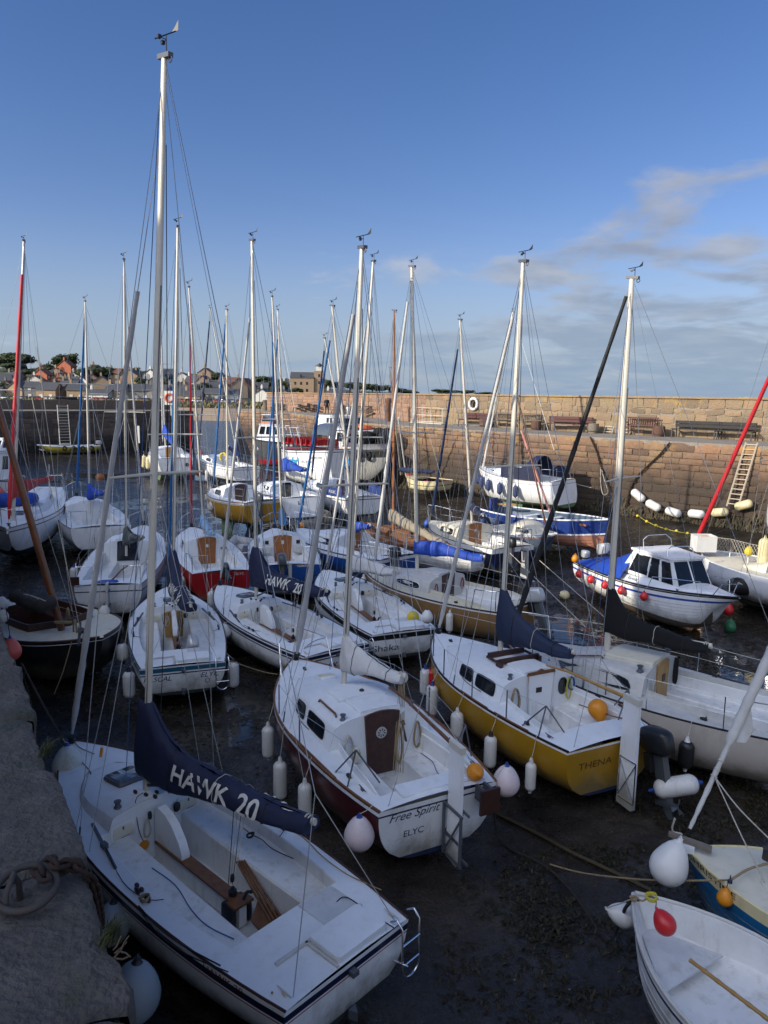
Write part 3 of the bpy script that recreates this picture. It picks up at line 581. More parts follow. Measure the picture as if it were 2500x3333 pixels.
# row of houses on the quay behind and left of the viewpoint: they cast the shade over the near boats
for i, (s0, s1, top, col) in enumerate(((-34, -14, 17.0, 'house_white'), (-14, 2, 17.3, 'house_white'), (2, 15, 17.1, 'house_white'), (15, 29, 14.5, 'house_white'), (29, 44, 14.0, 'house_white'), (44, 60, 12.6, 'house_white'))):
    hb = empty('quayside_house', edge((s0 + s1) / 2, -19, QZ), 'tall white harbour house with slate roof, number %s in the row behind the quay' % 'six five four three two one'.split()[i], 'house', 'houses along the near quay')
    e = top - 2.6; rel = lambda s, o_, z: edge(s, o_, z) - hb.location; b = MB()
    q = [rel(s0, -16.5, QZ - .2), rel(s1 - .02, -16.5, QZ - .2), rel(s1 - .02, -24.5, QZ - .2), rel(s0, -24.5, QZ - .2)]; b.prism(q, (0, 0, e - QZ)); obj('wall', b, col, hb, 0)
    b = MB(); A = [rel(s0 - .1, -16.2, e - .3), rel(s0 - .1, -20.5, top), rel(s0 - .1, -24.8, e - .3)]; b.prism(A, QD * (s1 - s0 + .15)); obj('roof', b, 'roof_slate', hb, 0)
# ---------------------------------------------------------------- town across the bay
def house(x, y, wd, dp, h, rh, ang, wall, roof, label, wins=(2, 2), chim=1, hip=False):
    z = hill_z(x, y) - .6; M = Matrix.Translation((x, y, z)) @ Matrix.Rotation(ang, 4, 'Z'); r = empty('house', M=M, label=label, cat='house', group='town houses across the bay')
    b = MB(); b.box((0, 0, h / 2), (wd, dp, h)); b.add([(-wd / 2, -dp / 2, h), (-wd / 2, dp / 2, h), (-wd / 2, 0, h + rh)], [(0, 2, 1)]); b.add([(wd / 2, -dp / 2, h), (wd / 2, dp / 2, h), (wd / 2, 0, h + rh)], [(0, 1, 2)])
    obj('wall', b, wall, r, 0)
    b = MB(); k = .35; t = .25
    for s in (-1, 1): b.add([(-wd / 2 - k, s * (dp / 2 + k), h - .25), (wd / 2 + k, s * (dp / 2 + k), h - .25), (wd / 2 + k, 0, h + rh + .1), (-wd / 2 - k, 0, h + rh + .1), (-wd / 2 - k, s * (dp / 2 + k), h - .25 - t), (wd / 2 + k, s * (dp / 2 + k), h - .25 - t), (wd / 2 + k, 0, h + rh + .1 - t), (-wd / 2 - k, 0, h + rh + .1 - t)], [(0, 1, 2, 3), (7, 6, 5, 4), (0, 4, 5, 1), (1, 5, 6, 2), (3, 7, 4, 0)])
    rf = obj('roof', b, roof, r, 0)
    for c in range(chim):
        b = MB(); cx = (-1 if c == 0 else 1) * (wd / 2 - .6); b.box((cx, 0, h + rh + .4), (.9, .8, 1.9)); b.box((cx - .2, 0, h + rh + 1.55), (.25, .25, .5)); b.box((cx + .2, 0, h + rh + 1.55), (.25, .25, .5)); obj('chimney', b, wall, rf, 0)
    for i in range(wins[0]):
        for j in range(wins[1]):
            wx = -wd / 2 + wd * (i + .5) / wins[0]; wz = 1.7 + j * 2.8
            if wz > h - .6: continue
            b = MB(); b.box((wx, -dp / 2 - .03, wz), (1.0, .12, 1.5), m=0); b.box((wx, -dp / 2 - .06, wz), (1.25, .10, 1.75), m=1); b.v = b.v; obj('window', b, ['glass_dark', 'house_white'], r, 0)
    return r
HR = random.Random(11)
cols = ['house_stone', 'house_stone', 'house_white', 'house_grey', 'house_stone', 'house_red']
names = {'house_stone': 'tan stone', 'house_white': 'whitewashed', 'house_grey': 'grey stone', 'house_red': 'red brick'}
def px_x(px, y): return (px - 1250) / F * y
HS = []  # pixel x, depth, width, wall h, roof h, wall, roof, angle
row1 = [(-25, 300, 14, 4, 2.5, 2, 0), (75, 305, 11, 6, 3, 0, 0), (132, 302, 12, 7, 2.5, 3, 0), (170, 301, 11, 6, 3.2, 0, 0), (205, 306, 9, 6, 3, 3, 0), (262, 303, 10, 6, 3, 0, 0), (335, 300, 13, 4, 2.2, 2, 0), (390, 304, 11, 6, 3, 0, 0), (455, 306, 16, 6, 3, 3, 0), (520, 306, 16, 6.5, 2.5, 3, 0), (590, 305, 12, 4.5, 2.8, 0, 0), (632, 302, 10, 4, 2.5, 0, 0), (700, 310, 15, 5, 2.5, 3, 0), (745, 312, 12, 4.5, 2.8, 2, 0), (860, 315, 13, 4.5, 3, 2, 0), (930, 320, 12, 4, 3, 3, 0), (1090, 330, 12, 4, 3, 2, 0), (1200, 330, 9, 3.5, 2.4, 2, 0)]
row2 = [(15, 350, 13, 6, 3.5, 2, 0), (60, 365, 10, 6, 3, 3, 0), (130, 352, 11, 5.5, 3.4, 2, 1), (152, 372, 9, 7, 3.2, 5, 1), (215, 360, 12, 6, 3.6, 3, 1), (228, 400, 8, 9, 3.5, 5, 1), (203, 345, 7, 6, 2.8, 5, 1), (250, 352, 9, 5, 3.6, 0, 0), (285, 350, 9, 6, 3.4, 2, 1), (340, 350, 10, 6, 3.6, 0, 0), (385, 378, 9, 8, 3.0, 0, 0), (438, 372, 16, 8, 3.2, 0, 0), (510, 376, 15, 8, 3.4, 2, 0), (545, 384, 14, 8, 3.2, 3, 0), (598, 378, 10, 7, 3, 2, 0), (640, 372, 12, 7, 4, 2, 0), (668, 358, 10, 8, 4, 0, 1), (705, 352, 12, 5.5, 3.5, 3, 0), (748, 372, 14, 7, 3.6, 3, 0), (775, 345, 13, 7.5, 4.4, 0, 1), (800, 350, 12, 7.5, 4.2, 0, 1), (845, 372, 12, 5, 3, 3, 0), (940, 400, 10, 5, 3, 2, 0), (1150, 420, 9, 5, 3, 0, 0)]
row3 = [(HR.uniform(0, 780), HR.uniform(325, 420), HR.uniform(8, 11), HR.uniform(4, 6), 3, HR.randrange(5), HR.random() < .3) for _ in range(26)]
for k, (px, y, wd, h, rh, c, rt) in enumerate(row1 + row2 + row3):
    wd *= .70; h *= .78; rh *= .82
    ang = HR.uniform(-.25, .25) + (math.pi / 2 if (rt or HR.random() < .2) and wd < 12 else 0)
    x = px_x(px, y); cl = cols[c]
    side = 'gable on' if abs(ang) > 1 else 'long side on'
    tier = 'on the shore road' if k < len(row1) else 'higher up the hill'
    house(x, y, wd, HR.uniform(7, 9), h, rh, ang, cl, 'roof_tile' if (rt or HR.random() < .15) else 'roof_slate', '%s house %s %s, %s' % (names[cl], tier, side, ['at the far left edge', 'below the wooded hill', 'left of the fish box', 'above the yellow boat', 'above the far ladder', 'below the round trees', 'left of the tallest mast', 'right of the tallest mast', 'above the pier lifebuoy', 'left of the entrance', 'above the entrance', 'right of the entrance', 'above the pier head', 'beside the tower house', 'far beyond the parapet'][min(14, max(0, int((px + 20) / 63)))]), (3 if wd > 11 else 2, 3), 2 if wd > 10 else 1)
# castellated tower house on the skyline
y = 385; x = px_x(1008, y); z = hill_z(x, y) - 1; r = empty('tower_house', (x, y, z), 'stone tower house with a square lantern tower above the pier head', 'house')
b = MB(); b.box((-4, 0, 4.6), (12, 8, 9.2)); b.box((4.6, -.5, 6.4), (5.2, 5.2, 12.8)); obj('wall', b, 'house_stone', r, 0)
b = MB(); b.box((4.6, -.5, 14.0), (3.4, 3.4, 2.2)); obj('lantern', b, 'house_white', r, 0)
b = MB(); b.prism([(-10.2, -4.3, 9.1), (-10.2, 4.3, 9.1), (-10.2, 0, 12.2)], (12.2, 0, 0)); b.lathe([(2.6, 15.1), (.05, 16.9)], (4.6, -.5, 0), n=4); obj('roof', b, 'roof_slate', r, 0)
for wx, wz in ((-7.5, 6.5), (-4.5, 6.5), (-1.5, 6.5), (-7.5, 3), (-1.5, 3), (4.6, 10.5), (4.6, 7), (-4.5, 10.2)):
    b = MB(); b.box((wx, -4.05 if wx < 2 else -3.15, wz), (.9, .14, 1.4)); obj('window', b, 'glass_dark', r, 0)
# parked cars along the shore road
cm = []
D('car_silver', (.45, .46, .48), .3, .3); D('car_dark', (.05, .055, .07), .3); D('car_white', (.7, .7, .7), .35); D('car_red', (.35, .03, .03), .35)
for c in ('car_silver', 'car_dark', 'car_white', 'car_red'):
    b = MB(); b.soft((0, 0, .62), (4.2, 1.75, .75), e=.35, n=16, k=6); mb_ = mesh_of('body', b, c, 50)
    b = MB(); b.soft((-.2, 0, 1.12), (2.5, 1.5, .7), e=.45, n=16, k=6); mg = mesh_of('cabin', b, 'glass_dark', 50)
    b = MB(); b.lathe([(.001, -.1), (.32, -.1), (.32, .1), (.001, .1)], (0, 0, 0), (0, 1, 0), 12); mw = mesh_of('wheel', b, 'plastic_black', 40); cm.append((mb_, mg, mw))
CR = random.Random(21)
for i in range(34):
    px = 20 + i * 23 + CR.uniform(-6, 6); y = CR.uniform(268, 276); x = px_x(px, y); c = CR.randrange(4)
    e = empty('parked_car', (x, y, hill_z(x, y) + .02), '%s car parked on the shore road %s' % (('silver', 'dark', 'white', 'red')[c], ['at the far left edge', 'below the wooded hill', 'above the left pier end', 'above the yellow boat', 'above the far ladder', 'below the round trees', 'left of the tallest mast', 'right of the tallest mast', 'above the pier lifebuoy', 'left of the entrance', 'above the entrance', 'right of the entrance', 'at the pier head'][int(px / 68)]), 'car', 'cars parked along the shore road'); e.rotation_euler.z = CR.uniform(-.2, .2)
    for me, n in ((cm[c][0], 'body'), (cm[c][1], 'cabin')):
        o = bpy.data.objects.new(n, me); C.objects.link(o); o.parent = e
    for wx in (-1.35, 1.35):
        o = bpy.data.objects.new('wheel', cm[c][2]); C.objects.link(o); o.parent = e; o.location = (wx, -.8, .32)
# trees
def crown_mesh(seed, n=520, flat=1.0, pine=False):
    R = random.Random(seed); b = MB(); lobes = [(V(R.uniform(-.55, .55), R.uniform(-.5, .5), R.uniform(-.35, .45) * flat), R.uniform(.35, .6)) for _ in range(8)]
    for i in range(n):
        c, rad = lobes[R.randrange(8)]; d = V(R.gauss(0, 1), R.gauss(0, 1), R.gauss(0, 1)).normalized(); p = c + d * rad * R.uniform(.6, 1.05); p.z *= .8
        u = V(R.gauss(0, 1), R.gauss(0, 1), R.gauss(0, 1)).normalized(); v = u.cross(d).normalized(); u = v.cross(d).normalized(); s = R.uniform(.05, .11)
        q = (u * R.uniform(-.3, .3) + d * .5).normalized(); u = (u + d * R.uniform(-.6, .6)).normalized()
        b.add([p - u * s - v * s * .7, p + u * s - v * s * .5, p + u * s * .6 + v * s, p - u * s * .8 + v * s * .8], [(0, 1, 2, 3)])
    for c, rad in lobes:
        vs = []; b.soft(c * 1.0, (rad * 1.25, rad * 1.25, rad * 1.0), e=1, n=7, k=5)
    return mesh_of('crown', b, 'foliage', 0)
crowns = [crown_mesh(i) for i in range(5)] + [crown_mesh(9, 420, .35)]
b = MB(); b.tube([V(0, 0, 0), V(.1, 0, .5), V(.05, .05, 1)], [.09, .06, .04], 7); b.tube([V(.08, 0, .6), V(.35, .1, 1)], [.04, .02], 5); b.tube([V(.08, 0, .55), V(-.3, .1, .95)], [.04, .02], 5); trunkm = mesh_of('trunk', b, 'bark', 60)
def tree(x, y, h, wd, k, lab):
    z = hill_z(x, y) - .4; e = empty('tree', (x, y, z), lab, 'tree', 'trees among the houses across the bay')
    o = bpy.data.objects.new('crown', crowns[k]); C.objects.link(o); o.parent = e; o.location = (0, 0, h * .62); o.scale = (wd * .55, wd * .55, h * .48); o.rotation_euler.z = x
    o = bpy.data.objects.new('trunk', trunkm); C.objects.link(o); o.parent = e; o.scale = (h * .35, h * .35, h * .6)
TR = random.Random(33); TC = {}
for i in range(26): px = TR.uniform(0, 1000); y = TR.uniform(322, 415); tree(px_x(px, y), y, TR.uniform(5, 8), TR.uniform(6, 10), TR.randrange(5), 'garden tree %s among the houses, %s' % (i + 1 and ('small', 'round', 'broad', 'dark', 'ragged')[i % 5], ['far left', 'below the wood', 'left of the fish box', 'above the yellow boat', 'above the far ladder', 'left of the tallest mast', 'right of the tallest mast', 'by the pier lifebuoy', 'left of the entrance', 'above the entrance', 'by the pier head', 'left of the tower house', 'beside the tower house'][int(px / 77)]))
for (px, y, h, wd, k, lab) in [(5, 430, 13, 16, 0, 'hill wood at the far left'), (35, 440, 15, 17, 1, 'hill wood at the far left'), (65, 440, 14, 17, 2, 'hill wood at the far left'), (95, 435, 14, 15, 3, 'hill wood at the far left'), (55, 400, 11, 14, 1, 'hill wood at the far left'), (90, 390, 10, 12, 4, 'hill wood at the far left'), (30, 335, 9, 14, 0, 'behind the white shore house'), (170, 400, 9, 10, 2, 'beside the red tiled villas'), (203, 430, 11, 12, 3, 'on the skyline by the red brick houses'), (228, 435, 13, 12, 4, 'on the skyline by the red brick houses'), (243, 420, 9, 10, 1, 'on the skyline by the red brick houses'), (300, 372, 12, 13, 0, 'round dark tree group left of the near mast'), (325, 378, 13, 14, 2, 'round dark tree group left of the near mast'), (345, 375, 11, 12, 3, 'round dark tree group left of the near mast'), (370, 380, 10, 10, 1, 'round dark tree group left of the near mast'), (236, 330, 6, 9, 2, 'low trees above the parked cars'), (640, 345, 7, 9, 4, 'garden trees by the stone gable'), (655, 335, 6, 9, 1, 'garden trees by the stone gable'), (700, 420, 9, 12, 0, 'skyline above the entrance'), (725, 425, 9, 12, 2, 'skyline above the entrance'), (848, 400, 11, 13, 1, 'left of the tower house'), (868, 405, 9, 12, 3, 'left of the tower house'), (900, 410, 8, 12, 4, 'left of the tower house'), (925, 415, 8, 12, 0, 'left of the tower house'), (955, 418, 8, 12, 1, 'left of the tower house'), (980, 420, 8, 11, 2, 'left of the tower house'), (1045, 410, 9, 12, 3, 'right of the tower house'), (1070, 415, 8, 12, 4, 'right of the tower house'), (1095, 420, 7, 12, 1, 'right of the tower house'), (1135, 400, 9, 12, 0, 'right of the tower house'), (1158, 395, 10, 10, 5, 'wind-flattened pines behind the parapet'), (1205, 385, 11, 12, 5, 'wind-flattened pines behind the parapet'), (1228, 388, 10, 11, 5, 'wind-flattened pines behind the parapet'), (1275, 390, 9, 9, 5, 'wind-flattened pines behind the parapet'), (1300, 400, 6, 12, 2, 'low scrub behind the parapet'), (1325, 400, 5, 12, 3, 'low scrub behind the parapet'), (1430, 430, 5, 12, 1, 'low scrub behind the parapet'), (1460, 430, 5, 12, 4, 'low scrub behind the parapet'), (1510, 440, 5, 11, 0, 'low scrub behind the parapet'), (1575, 460, 4, 14, 2, 'low scrub behind the parapet')]:
    TC[lab] = TC.get(lab, 0) + 1; tree(px_x(px, y), y, h * TR.uniform(.9, 1.1) * (.72 if px < 100 else .85), wd * 1.1, k, '%s %s, %s' % ('first second third fourth fifth sixth'.split()[TC[lab] - 1], 'leafy tree' if k != 5 else 'flat topped pine', lab))
# headland behind the parapet
g = MB(); g.grid([[V(x, y, -1 + (6.9 + 1.2 * math.sin(x * .05) - .018 * max(0, x - 20)) * k) for x in range(-60, 190, 8)] for y, k in ((300, .0), (360, .8), (440, 1.0), (520, .9))]); obj('headland', g, 'hill_green', kind='structure')
# ---------------------------------------------------------------- text
def text_geo(s, size=1.0, shear=0.0, bold=0.0, sub=0):
    cu = bpy.data.curves.new('lettering', 'FONT'); cu.body = s; cu.size = size; cu.shear = shear; cu.offset = bold; cu.resolution_u = 4
    o = bpy.data.objects.new('lettering', cu); C.objects.link(o)
    dg = bpy.context.evaluated_depsgraph_get(); me = bpy.data.meshes.new_from_object(o.evaluated_get(dg))
    bm = bmesh.new(); bm.from_mesh(me)
    if sub: bmesh.ops.triangulate(bm, faces=bm.faces[:]); bmesh.ops.subdivide_edges(bm, edges=[e for e in bm.edges if e.calc_length() > size * .15], cuts=sub, use_grid_fill=True)
    vs = [v.co.copy() for v in bm.verts]; bm.verts.index_update(); fs = [[v.index for v in f.verts] for f in bm.faces]
    bm.free(); bpy.data.objects.remove(o); bpy.data.meshes.remove(me); bpy.data.curves.remove(cu)
    if vs:
        x0, x1 = min(v.x for v in vs), max(v.x for v in vs); cx = (x0 + x1) / 2
        for v in vs: v.x -= cx
    return vs, fs
def put_text(parent, s, surf, m, size=.2, shear=0, bold=0, sub=0, name='lettering', wx=1.0):
    vs, fs = text_geo(s, size, shear, bold, sub); b = MB(); b.add([surf(v.x * wx, v.y) for v in vs], fs); return obj(name, b, m, parent, 0)
# ---------------------------------------------------------------- boats
class Boat:
    def __init__(s, name, label, cat, bow, stern, beam, gz=0.0, tb=.75, tm=.42, zw=.45, zl=.18, sag=.10, top='gelcoat_white', bot='antifoul_dark', stripes=(), trans=None, group=None,
                 keel=None, trake=.06, srake=.55, deck='deck_white', rail=('wood', .022), camber=.06, full=.62, bowp=2.1, heel=None, kz=0.0, brise=.60):
        Bp, Sp = at(*bow), at(*stern); Bp2, Sp2 = Bp.copy(), Sp.copy(); Bp2.z = Sp2.z = 0
        d = Bp2 - Sp2; s.L = d.length; d.normalize(); s.gz = gz; s.hd = math.atan2(d.y, d.x); s.B = beam; s.tb = tb; s.tm = tm; s.zb = bow[2] - gz; s.zs = stern[2] - gz; s.sag = sag
        s.zw = zw; s.zl = zl; s.trake = trake; s.srake = srake; s.full = full; s.bowp = bowp; s.camber = camber; s.brise = brise; s.deckm = deck; s.topm = top
        mid = (Bp2 + Sp2) / 2; mid.z = gz
        s.heel = heel or 0.0
        s.M = Matrix.Translation(mid) @ Matrix.Rotation(s.hd, 4, 'Z') @ Matrix.Rotation(s.heel, 4, 'X')
        s.Mi = s.M.inverted(); s.root = empty(name, M=s.M, label=label, cat=cat, group=group)
        s.cut = None; s.name = name
        s.hull(top, bot, list(stripes), trans or top)
        if keel: s.keels(keel, bot)
        if rail: s.toerail(*rail)
    def loc(s, px, py, z): return s.Mi @ at(px, py, z)          # local point seen at a pixel at world height z
    def X(s, a): return a - s.L / 2
    def hb(s, t):
        t = min(max(t, 0), 1); h = s.B / 2
        if t < s.tm: return h * (1 - (1 - s.tb) * ((s.tm - t) / s.tm) ** 2)
        return h * max(0, 1 - ((t - s.tm) / (1 - s.tm)) ** s.bowp)
    def sh(s, t):
        t = max(t, 0); return s.zs + (s.zb - s.zs) * t ** 1.6 - s.sag * 4 * t * (1 - t) * .7
    def kb(s, t):
        z = s.zl + (s.zw * .8 - s.zl) * max(0, (.38 - t) / .38) ** 1.6
        if t > .6: z += (s.zb * s.brise - s.zl) * ((t - .6) / .4) ** 3.2
        return z
    def pt(s, a, side=1, dz=0.0, out=0.0):                     # point on the hull side dz below the sheer
        t = a / s.L; zs_, zk = s.sh(t), s.kb(t); D_ = max(zs_ - zk, .05); f = max(0, min(1, dz / D_))
        ss = math.asin(min(1, f ** (1 / .85))); y = s.hb(t) * math.cos(ss) ** s.full
        x = s.X(a) - s.srake * f * max(0, (t - .55) / .45) ** 2.5 + s.trake * f * max(0, (.12 - t) / .12)
        return V(x, side * (y + out), zs_ - dz)
    def hull(s, top, bot, stripes, trans):
        mats = [top, bot]; dz = [0.0]; mm = []
        for (d0, d1, m) in stripes:
            if m not in mats: mats.append(m)
            if d0 > dz[-1] + 1e-4: dz.append(d0); mm.append(0)
            dz.append(d1); mm.append(mats.index(m))
        if trans not in mats: mats.append(trans)
        nt_ = 6; nb = 5; NS = 26; rows = []
        for i in range(NS + 1):
            t = (i / NS); t = 1 - (1 - t) ** 1.25 if t > 0 else 0; a = t * s.L; row = []
            D_ = s.sh(t) - s.kb(t); dw = min(max(s.sh(t) - s.zw, dz[-1] + .02), D_ * .98) if D_ > dz[-1] + .04 else D_ * .98
            ds = [min(q, D_ * .9) for q in dz] + [dz[-1] + (dw - dz[-1]) * k / nt_ for k in range(1, nt_ + 1)] + [dw + (D_ - dw) * (k / nb) for k in range(1, nb + 1)]
            ds = [max(0, min(q, D_)) for q in ds]
            rows.append([s.pt(a, 1, q) for q in ds])
        mm = mm + [0] * nt_ + [1] * nb; b = MB()
        b.grid(rows, mf=lambda i, j: mm[j])
        b.grid([[V(p.x, -p.y, p.z) for p in r] for r in rows], mf=lambda i, j: mm[j], flip=True)
        ti = mats.index(trans); r0 = rows[0]
        for j in range(len(r0) - 1):
            p, q = r0[j], r0[j + 1]; b.add([p, q, V(q.x, -q.y, q.z), V(p.x, -p.y, p.z)], [(3, 2, 1, 0)], (ti if mm[j] == 0 else mm[j]))
        s.nrows = rows; obj('hull', b, mats, s.root, 40)
    def keels(s, kind, bot):
        b = MB(); xm = s.X(s.L * .45); zt = s.kb(.45) + .12
        for side in ((1, -1) if kind == 'bilge' else (0,)):
            y = side * s.B * .22; l = s.L * (.17 if side else .22)
            pts = [V(xm - l * .6, y * 1.0, zt), V(xm + l * .75, y, zt), V(xm + l * .45, y * 1.25, -.06), V(xm - l * .5, y * 1.25, -.06)]
            b.add([p + V(0, .05, 0) for p in pts] + [p - V(0, .05, 0) for p in pts], [(0, 1, 2, 3), (7, 6, 5, 4), (0, 4, 5, 1), (1, 5, 6, 2), (2, 6, 7, 3), (3, 7, 4, 0)])
        obj('keel', b, bot, s.root, 0)
        b = MB(); x = s.X(s.L * .10); b.prism([V(x - .3, -.03, s.kb(.1) + .12), V(x + .25, -.03, s.kb(.15) + .12), V(x + .05, -.03, .02), V(x - .28, -.03, .02)], (0, .06, 0)); obj('skeg', b, bot, s.root, 0)
    def toerail(s, m, h):
        for side in (1, -1):
            b = MB(); b.tube([s.pt(a * s.L, side, -h * .35, -.012) for a in [0] + [i / 22 for i in range(1, 22)] + [.992]], h, 6, sq=.8); obj('toe_rail', b, m, s.root, 50)
    def zd(s, a, y):
        t = a / s.L; h = max(s.hb(t), .01); return s.sh(t) + s.camber * (1 - min(1, (y / h) ** 2)) * min(1, h * 1.6)
    def set_cut(s, ck=None, cb=None):
        """ck: cockpit (a0, a1, half widths aft/fwd, seat depth, sole depth, well half width); cb: cabin (a0, a1, base ratio, height, front slope)"""
        s.ck, s.cb = ck, cb
    def win(s, a):
        if s.cb and (not s.ck or a >= s.cb['a0'] - 2e-5) and a <= s.cb['a1'] + 1e-4:
            c = s.cb; f = max(0, (a - c['a0']) / (c['a1'] - c['a0'])); w_ = s.hb(a / s.L) * c['w']; wmax = c.get('wmax', 9)
            w_ = min(w_, wmax); k = c.get('taper', .45); e = max(0, (f - .55) / .45)
            return max(.06, w_ * (1 - k * e ** 2))
        c = s.ck; f = (a - c['a0']) / (c['a1'] - c['a0']); return min(c['w0'] + (c['w1'] - c['w0']) * f + c.get('bul', 0) * 4 * f * (1 - f), s.hb(a / s.L) - .1)
    def deck(s, m=None, n=26):
        m = m or s.deckm; b = MB(); cuts = []
        lo = min([c['a0'] for c in (s.ck, s.cb) if c] or [s.L]); hi = max([c['a1'] for c in (s.ck, s.cb) if c] or [s.L])
        def full(a0, a1, k):
            rows = []
            for i in range(k + 1):
                a = a0 + (a1 - a0) * i / k; h = max(.004, s.hb(a / s.L) - .012); rows.append([V(s.X(a), h * q, s.zd(a, h * q)) for q in (1, .8, .55, .28, 0, -.28, -.55, -.8, -1)])
            b.grid(rows, flip=True)
        if not s.ck and not s.cb: full(0.0, s.L * .999, 20)
        elif lo > 0.01: full(0.0, lo, 4)
        if hi < s.L: full(hi, s.L * .999, 10)
        if lo < hi:
            st = set()
            for c in (s.ck, s.cb):
                if c: st |= {round(c['a0'] + (c['a1'] - c['a0']) * i / 12, 5) for i in range(13)}
            st = sorted(st)
            for side in (1, -1):
                rows = []
                for a in st:
                    h = s.hb(a / s.L) - .012; w0 = s.win(a); opts = [w0]
                    if s.ck and s.cb and abs(a - s.cb['a0']) < 1e-4 and abs(a - s.ck['a1']) < 1e-4:
                        c = s.ck; opts = [c['w1'], w0]
                    for w_ in opts:
                        w_ = min(w_, h - .01); rows.append([V(s.X(a), side * (h + (w_ - h) * q), s.zd(a, h + (w_ - h) * q)) for q in (0, .33, .66, 1)])
                b.grid(rows, flip=side > 0)
        return obj('deck', b, m, s.root, 25)
    def cockpit(s, m='cockpit_white', sole='sole_grey'):
        c = s.ck; b = MB(); rows = []; tops = []; N_ = 12
        for i in range(N_ + 1):
            a = c['a0'] + (c['a1'] - c['a0']) * i / N_; w_ = s.win(a) if not (s.cb and i == N_) else c['w1']; x = s.X(a); zt = s.zd(a, w_); zs_ = zt - c['seat']; zo = zt - c['sole']; sw = min(c['well'], w_ - .05)
            pr = [(w_, zt), (w_ - .012, zt - .012), (w_ - c['seat'] * .14, zs_ + .02), (w_ - c['seat'] * .14 - .03, zs_), (sw + .02, zs_), (sw, zs_ - .02), (sw - .02, zo), ]
            row = [V(x, y, z) for y, z in pr] + [V(x, -y, z) for y, z in reversed(pr)]; rows.append(row); tops.append(zt)
        k = len(rows[0]); b.grid(rows, mf=lambda i, j: 1 if j == k // 2 - 1 else 0, flip=True)
        for i, fl in ((0, 0), (N_, 1)):       # end walls
            r = rows[i]; a = c['a0'] if i == 0 else c['a1']
            t_ = [V(p.x, p.y, max(p.z, s.zd(a, p.y))) for p in r]; b.grid([t_, r], flip=bool(fl))
        return obj('cockpit', b, [m, sole], s.root, 30)
    def coaming(s, m, h=.10, w_=.035, a0=None, a1=None, inset=0.0):
        c = s.ck
        for side in (1, -1):
            b = MB(); rows = []
            A0 = a0 or c['a0'] + .05; A1 = a1 or c['a1']
            for i in range(11):
                a = A0 + (A1 - A0) * i / 10; y = s.win(min(a, c['a1'] - 1e-3)) + .01; z = s.zd(a, y); hh = h * min(1, (i + .6) / 2.5)
                rows.append([V(s.X(a), side * (y + w_), z - .01), V(s.X(a), side * (y + w_ * .8), z + hh), V(s.X(a), side * (y + .005), z + hh), V(s.X(a), side * y, z - .02)])
            b.grid(rows, flip=side < 0); b.poly(rows[0]); b.poly(rows[-1]); obj('coaming', b, m, s.root, 40)
    def cside(s, a, v, side):                                   # cabin side surface, v 0 at deck, 1 at roof edge
        c = s.cb; w_ = s.win(a); k = s.cab_k(a); h = c['h'] * k; z0 = s.zd(a, w_) - .01; wt = w_ * (1 - .13 * c.get('lean', 1))
        return V(s.X(a), side * (w_ + (wt - w_) * v), z0 + h * .86 * v)
    def cab_k(s, a):
        c = s.cb; f = (c['a1'] - a) / c['f']; base = 1 - c.get('drop', .25) * (a - c['a0']) / (c['a1'] - c['a0'])
        return base * (1 if f >= 1 else max(0.02, f) ** .75)
    def roof(s, a, y):
        c = s.cb; w_ = s.win(a); wt = w_ * (1 - .13 * c.get('lean', 1)); k = s.cab_k(a); z0 = s.zd(a, w_) - .01; h = c['h'] * k
        q = min(1, abs(y) / max(wt, .01)); return z0 + h * .86 + (h * .14 + c.get('crown', .06) * k) * (1 - q ** 2.2)
    def cabin(s, m='deck_white', bulk=None):
        c = s.cb; b = MB(); N_ = 16; rows = []; st = [c['a0'] + (c['a1'] - c['a0']) * (1 - (1 - i / N_) ** 1.3) for i in range(N_ + 1)]
        for a in st:
            w_ = s.win(a); wt = w_ * (1 - .13 * c.get('lean', 1)); row = []
            side = [s.cside(a, v, 1) for v in (0, .45, .88)]; row += side
            for q in (.985, .9, .7, .4, 0): y = wt * q; row.append(V(s.X(a), y, s.roof(a, y) - (.0 if q < .98 else .012)))
            row += [V(p.x, -p.y, p.z) for p in reversed(row[:-1])]; rows.append(row)
        b.grid(rows, flip=True); b.poly(rows[-1]); o = obj('cabin', b, m, s.root, 38)
        # bulkhead: from the cockpit profile up to the roof
        r = rows[0]; bb = MB(); ck = s.ck; x = s.X(c['a0']); zt = s.zd(c['a0'], s.win(c['a0']))
        if ck:
            low = []
            for p in r:
                y = abs(p.y); z = zt - .02
                if y < ck['w1'] - .02: z = zt - ck['seat'] - .01
                if y < ck['well'] - .01: z = zt - ck['sole'] - .01
                low.append(V(x - .004, p.y, z))
            up = [V(p.x - .004, p.y, p.z) for p in r]; bb.grid([low, up], flip=False)
            obj('bulkhead', bb, bulk or m, s.root, 0)
        s.bx = x - .006
        return o
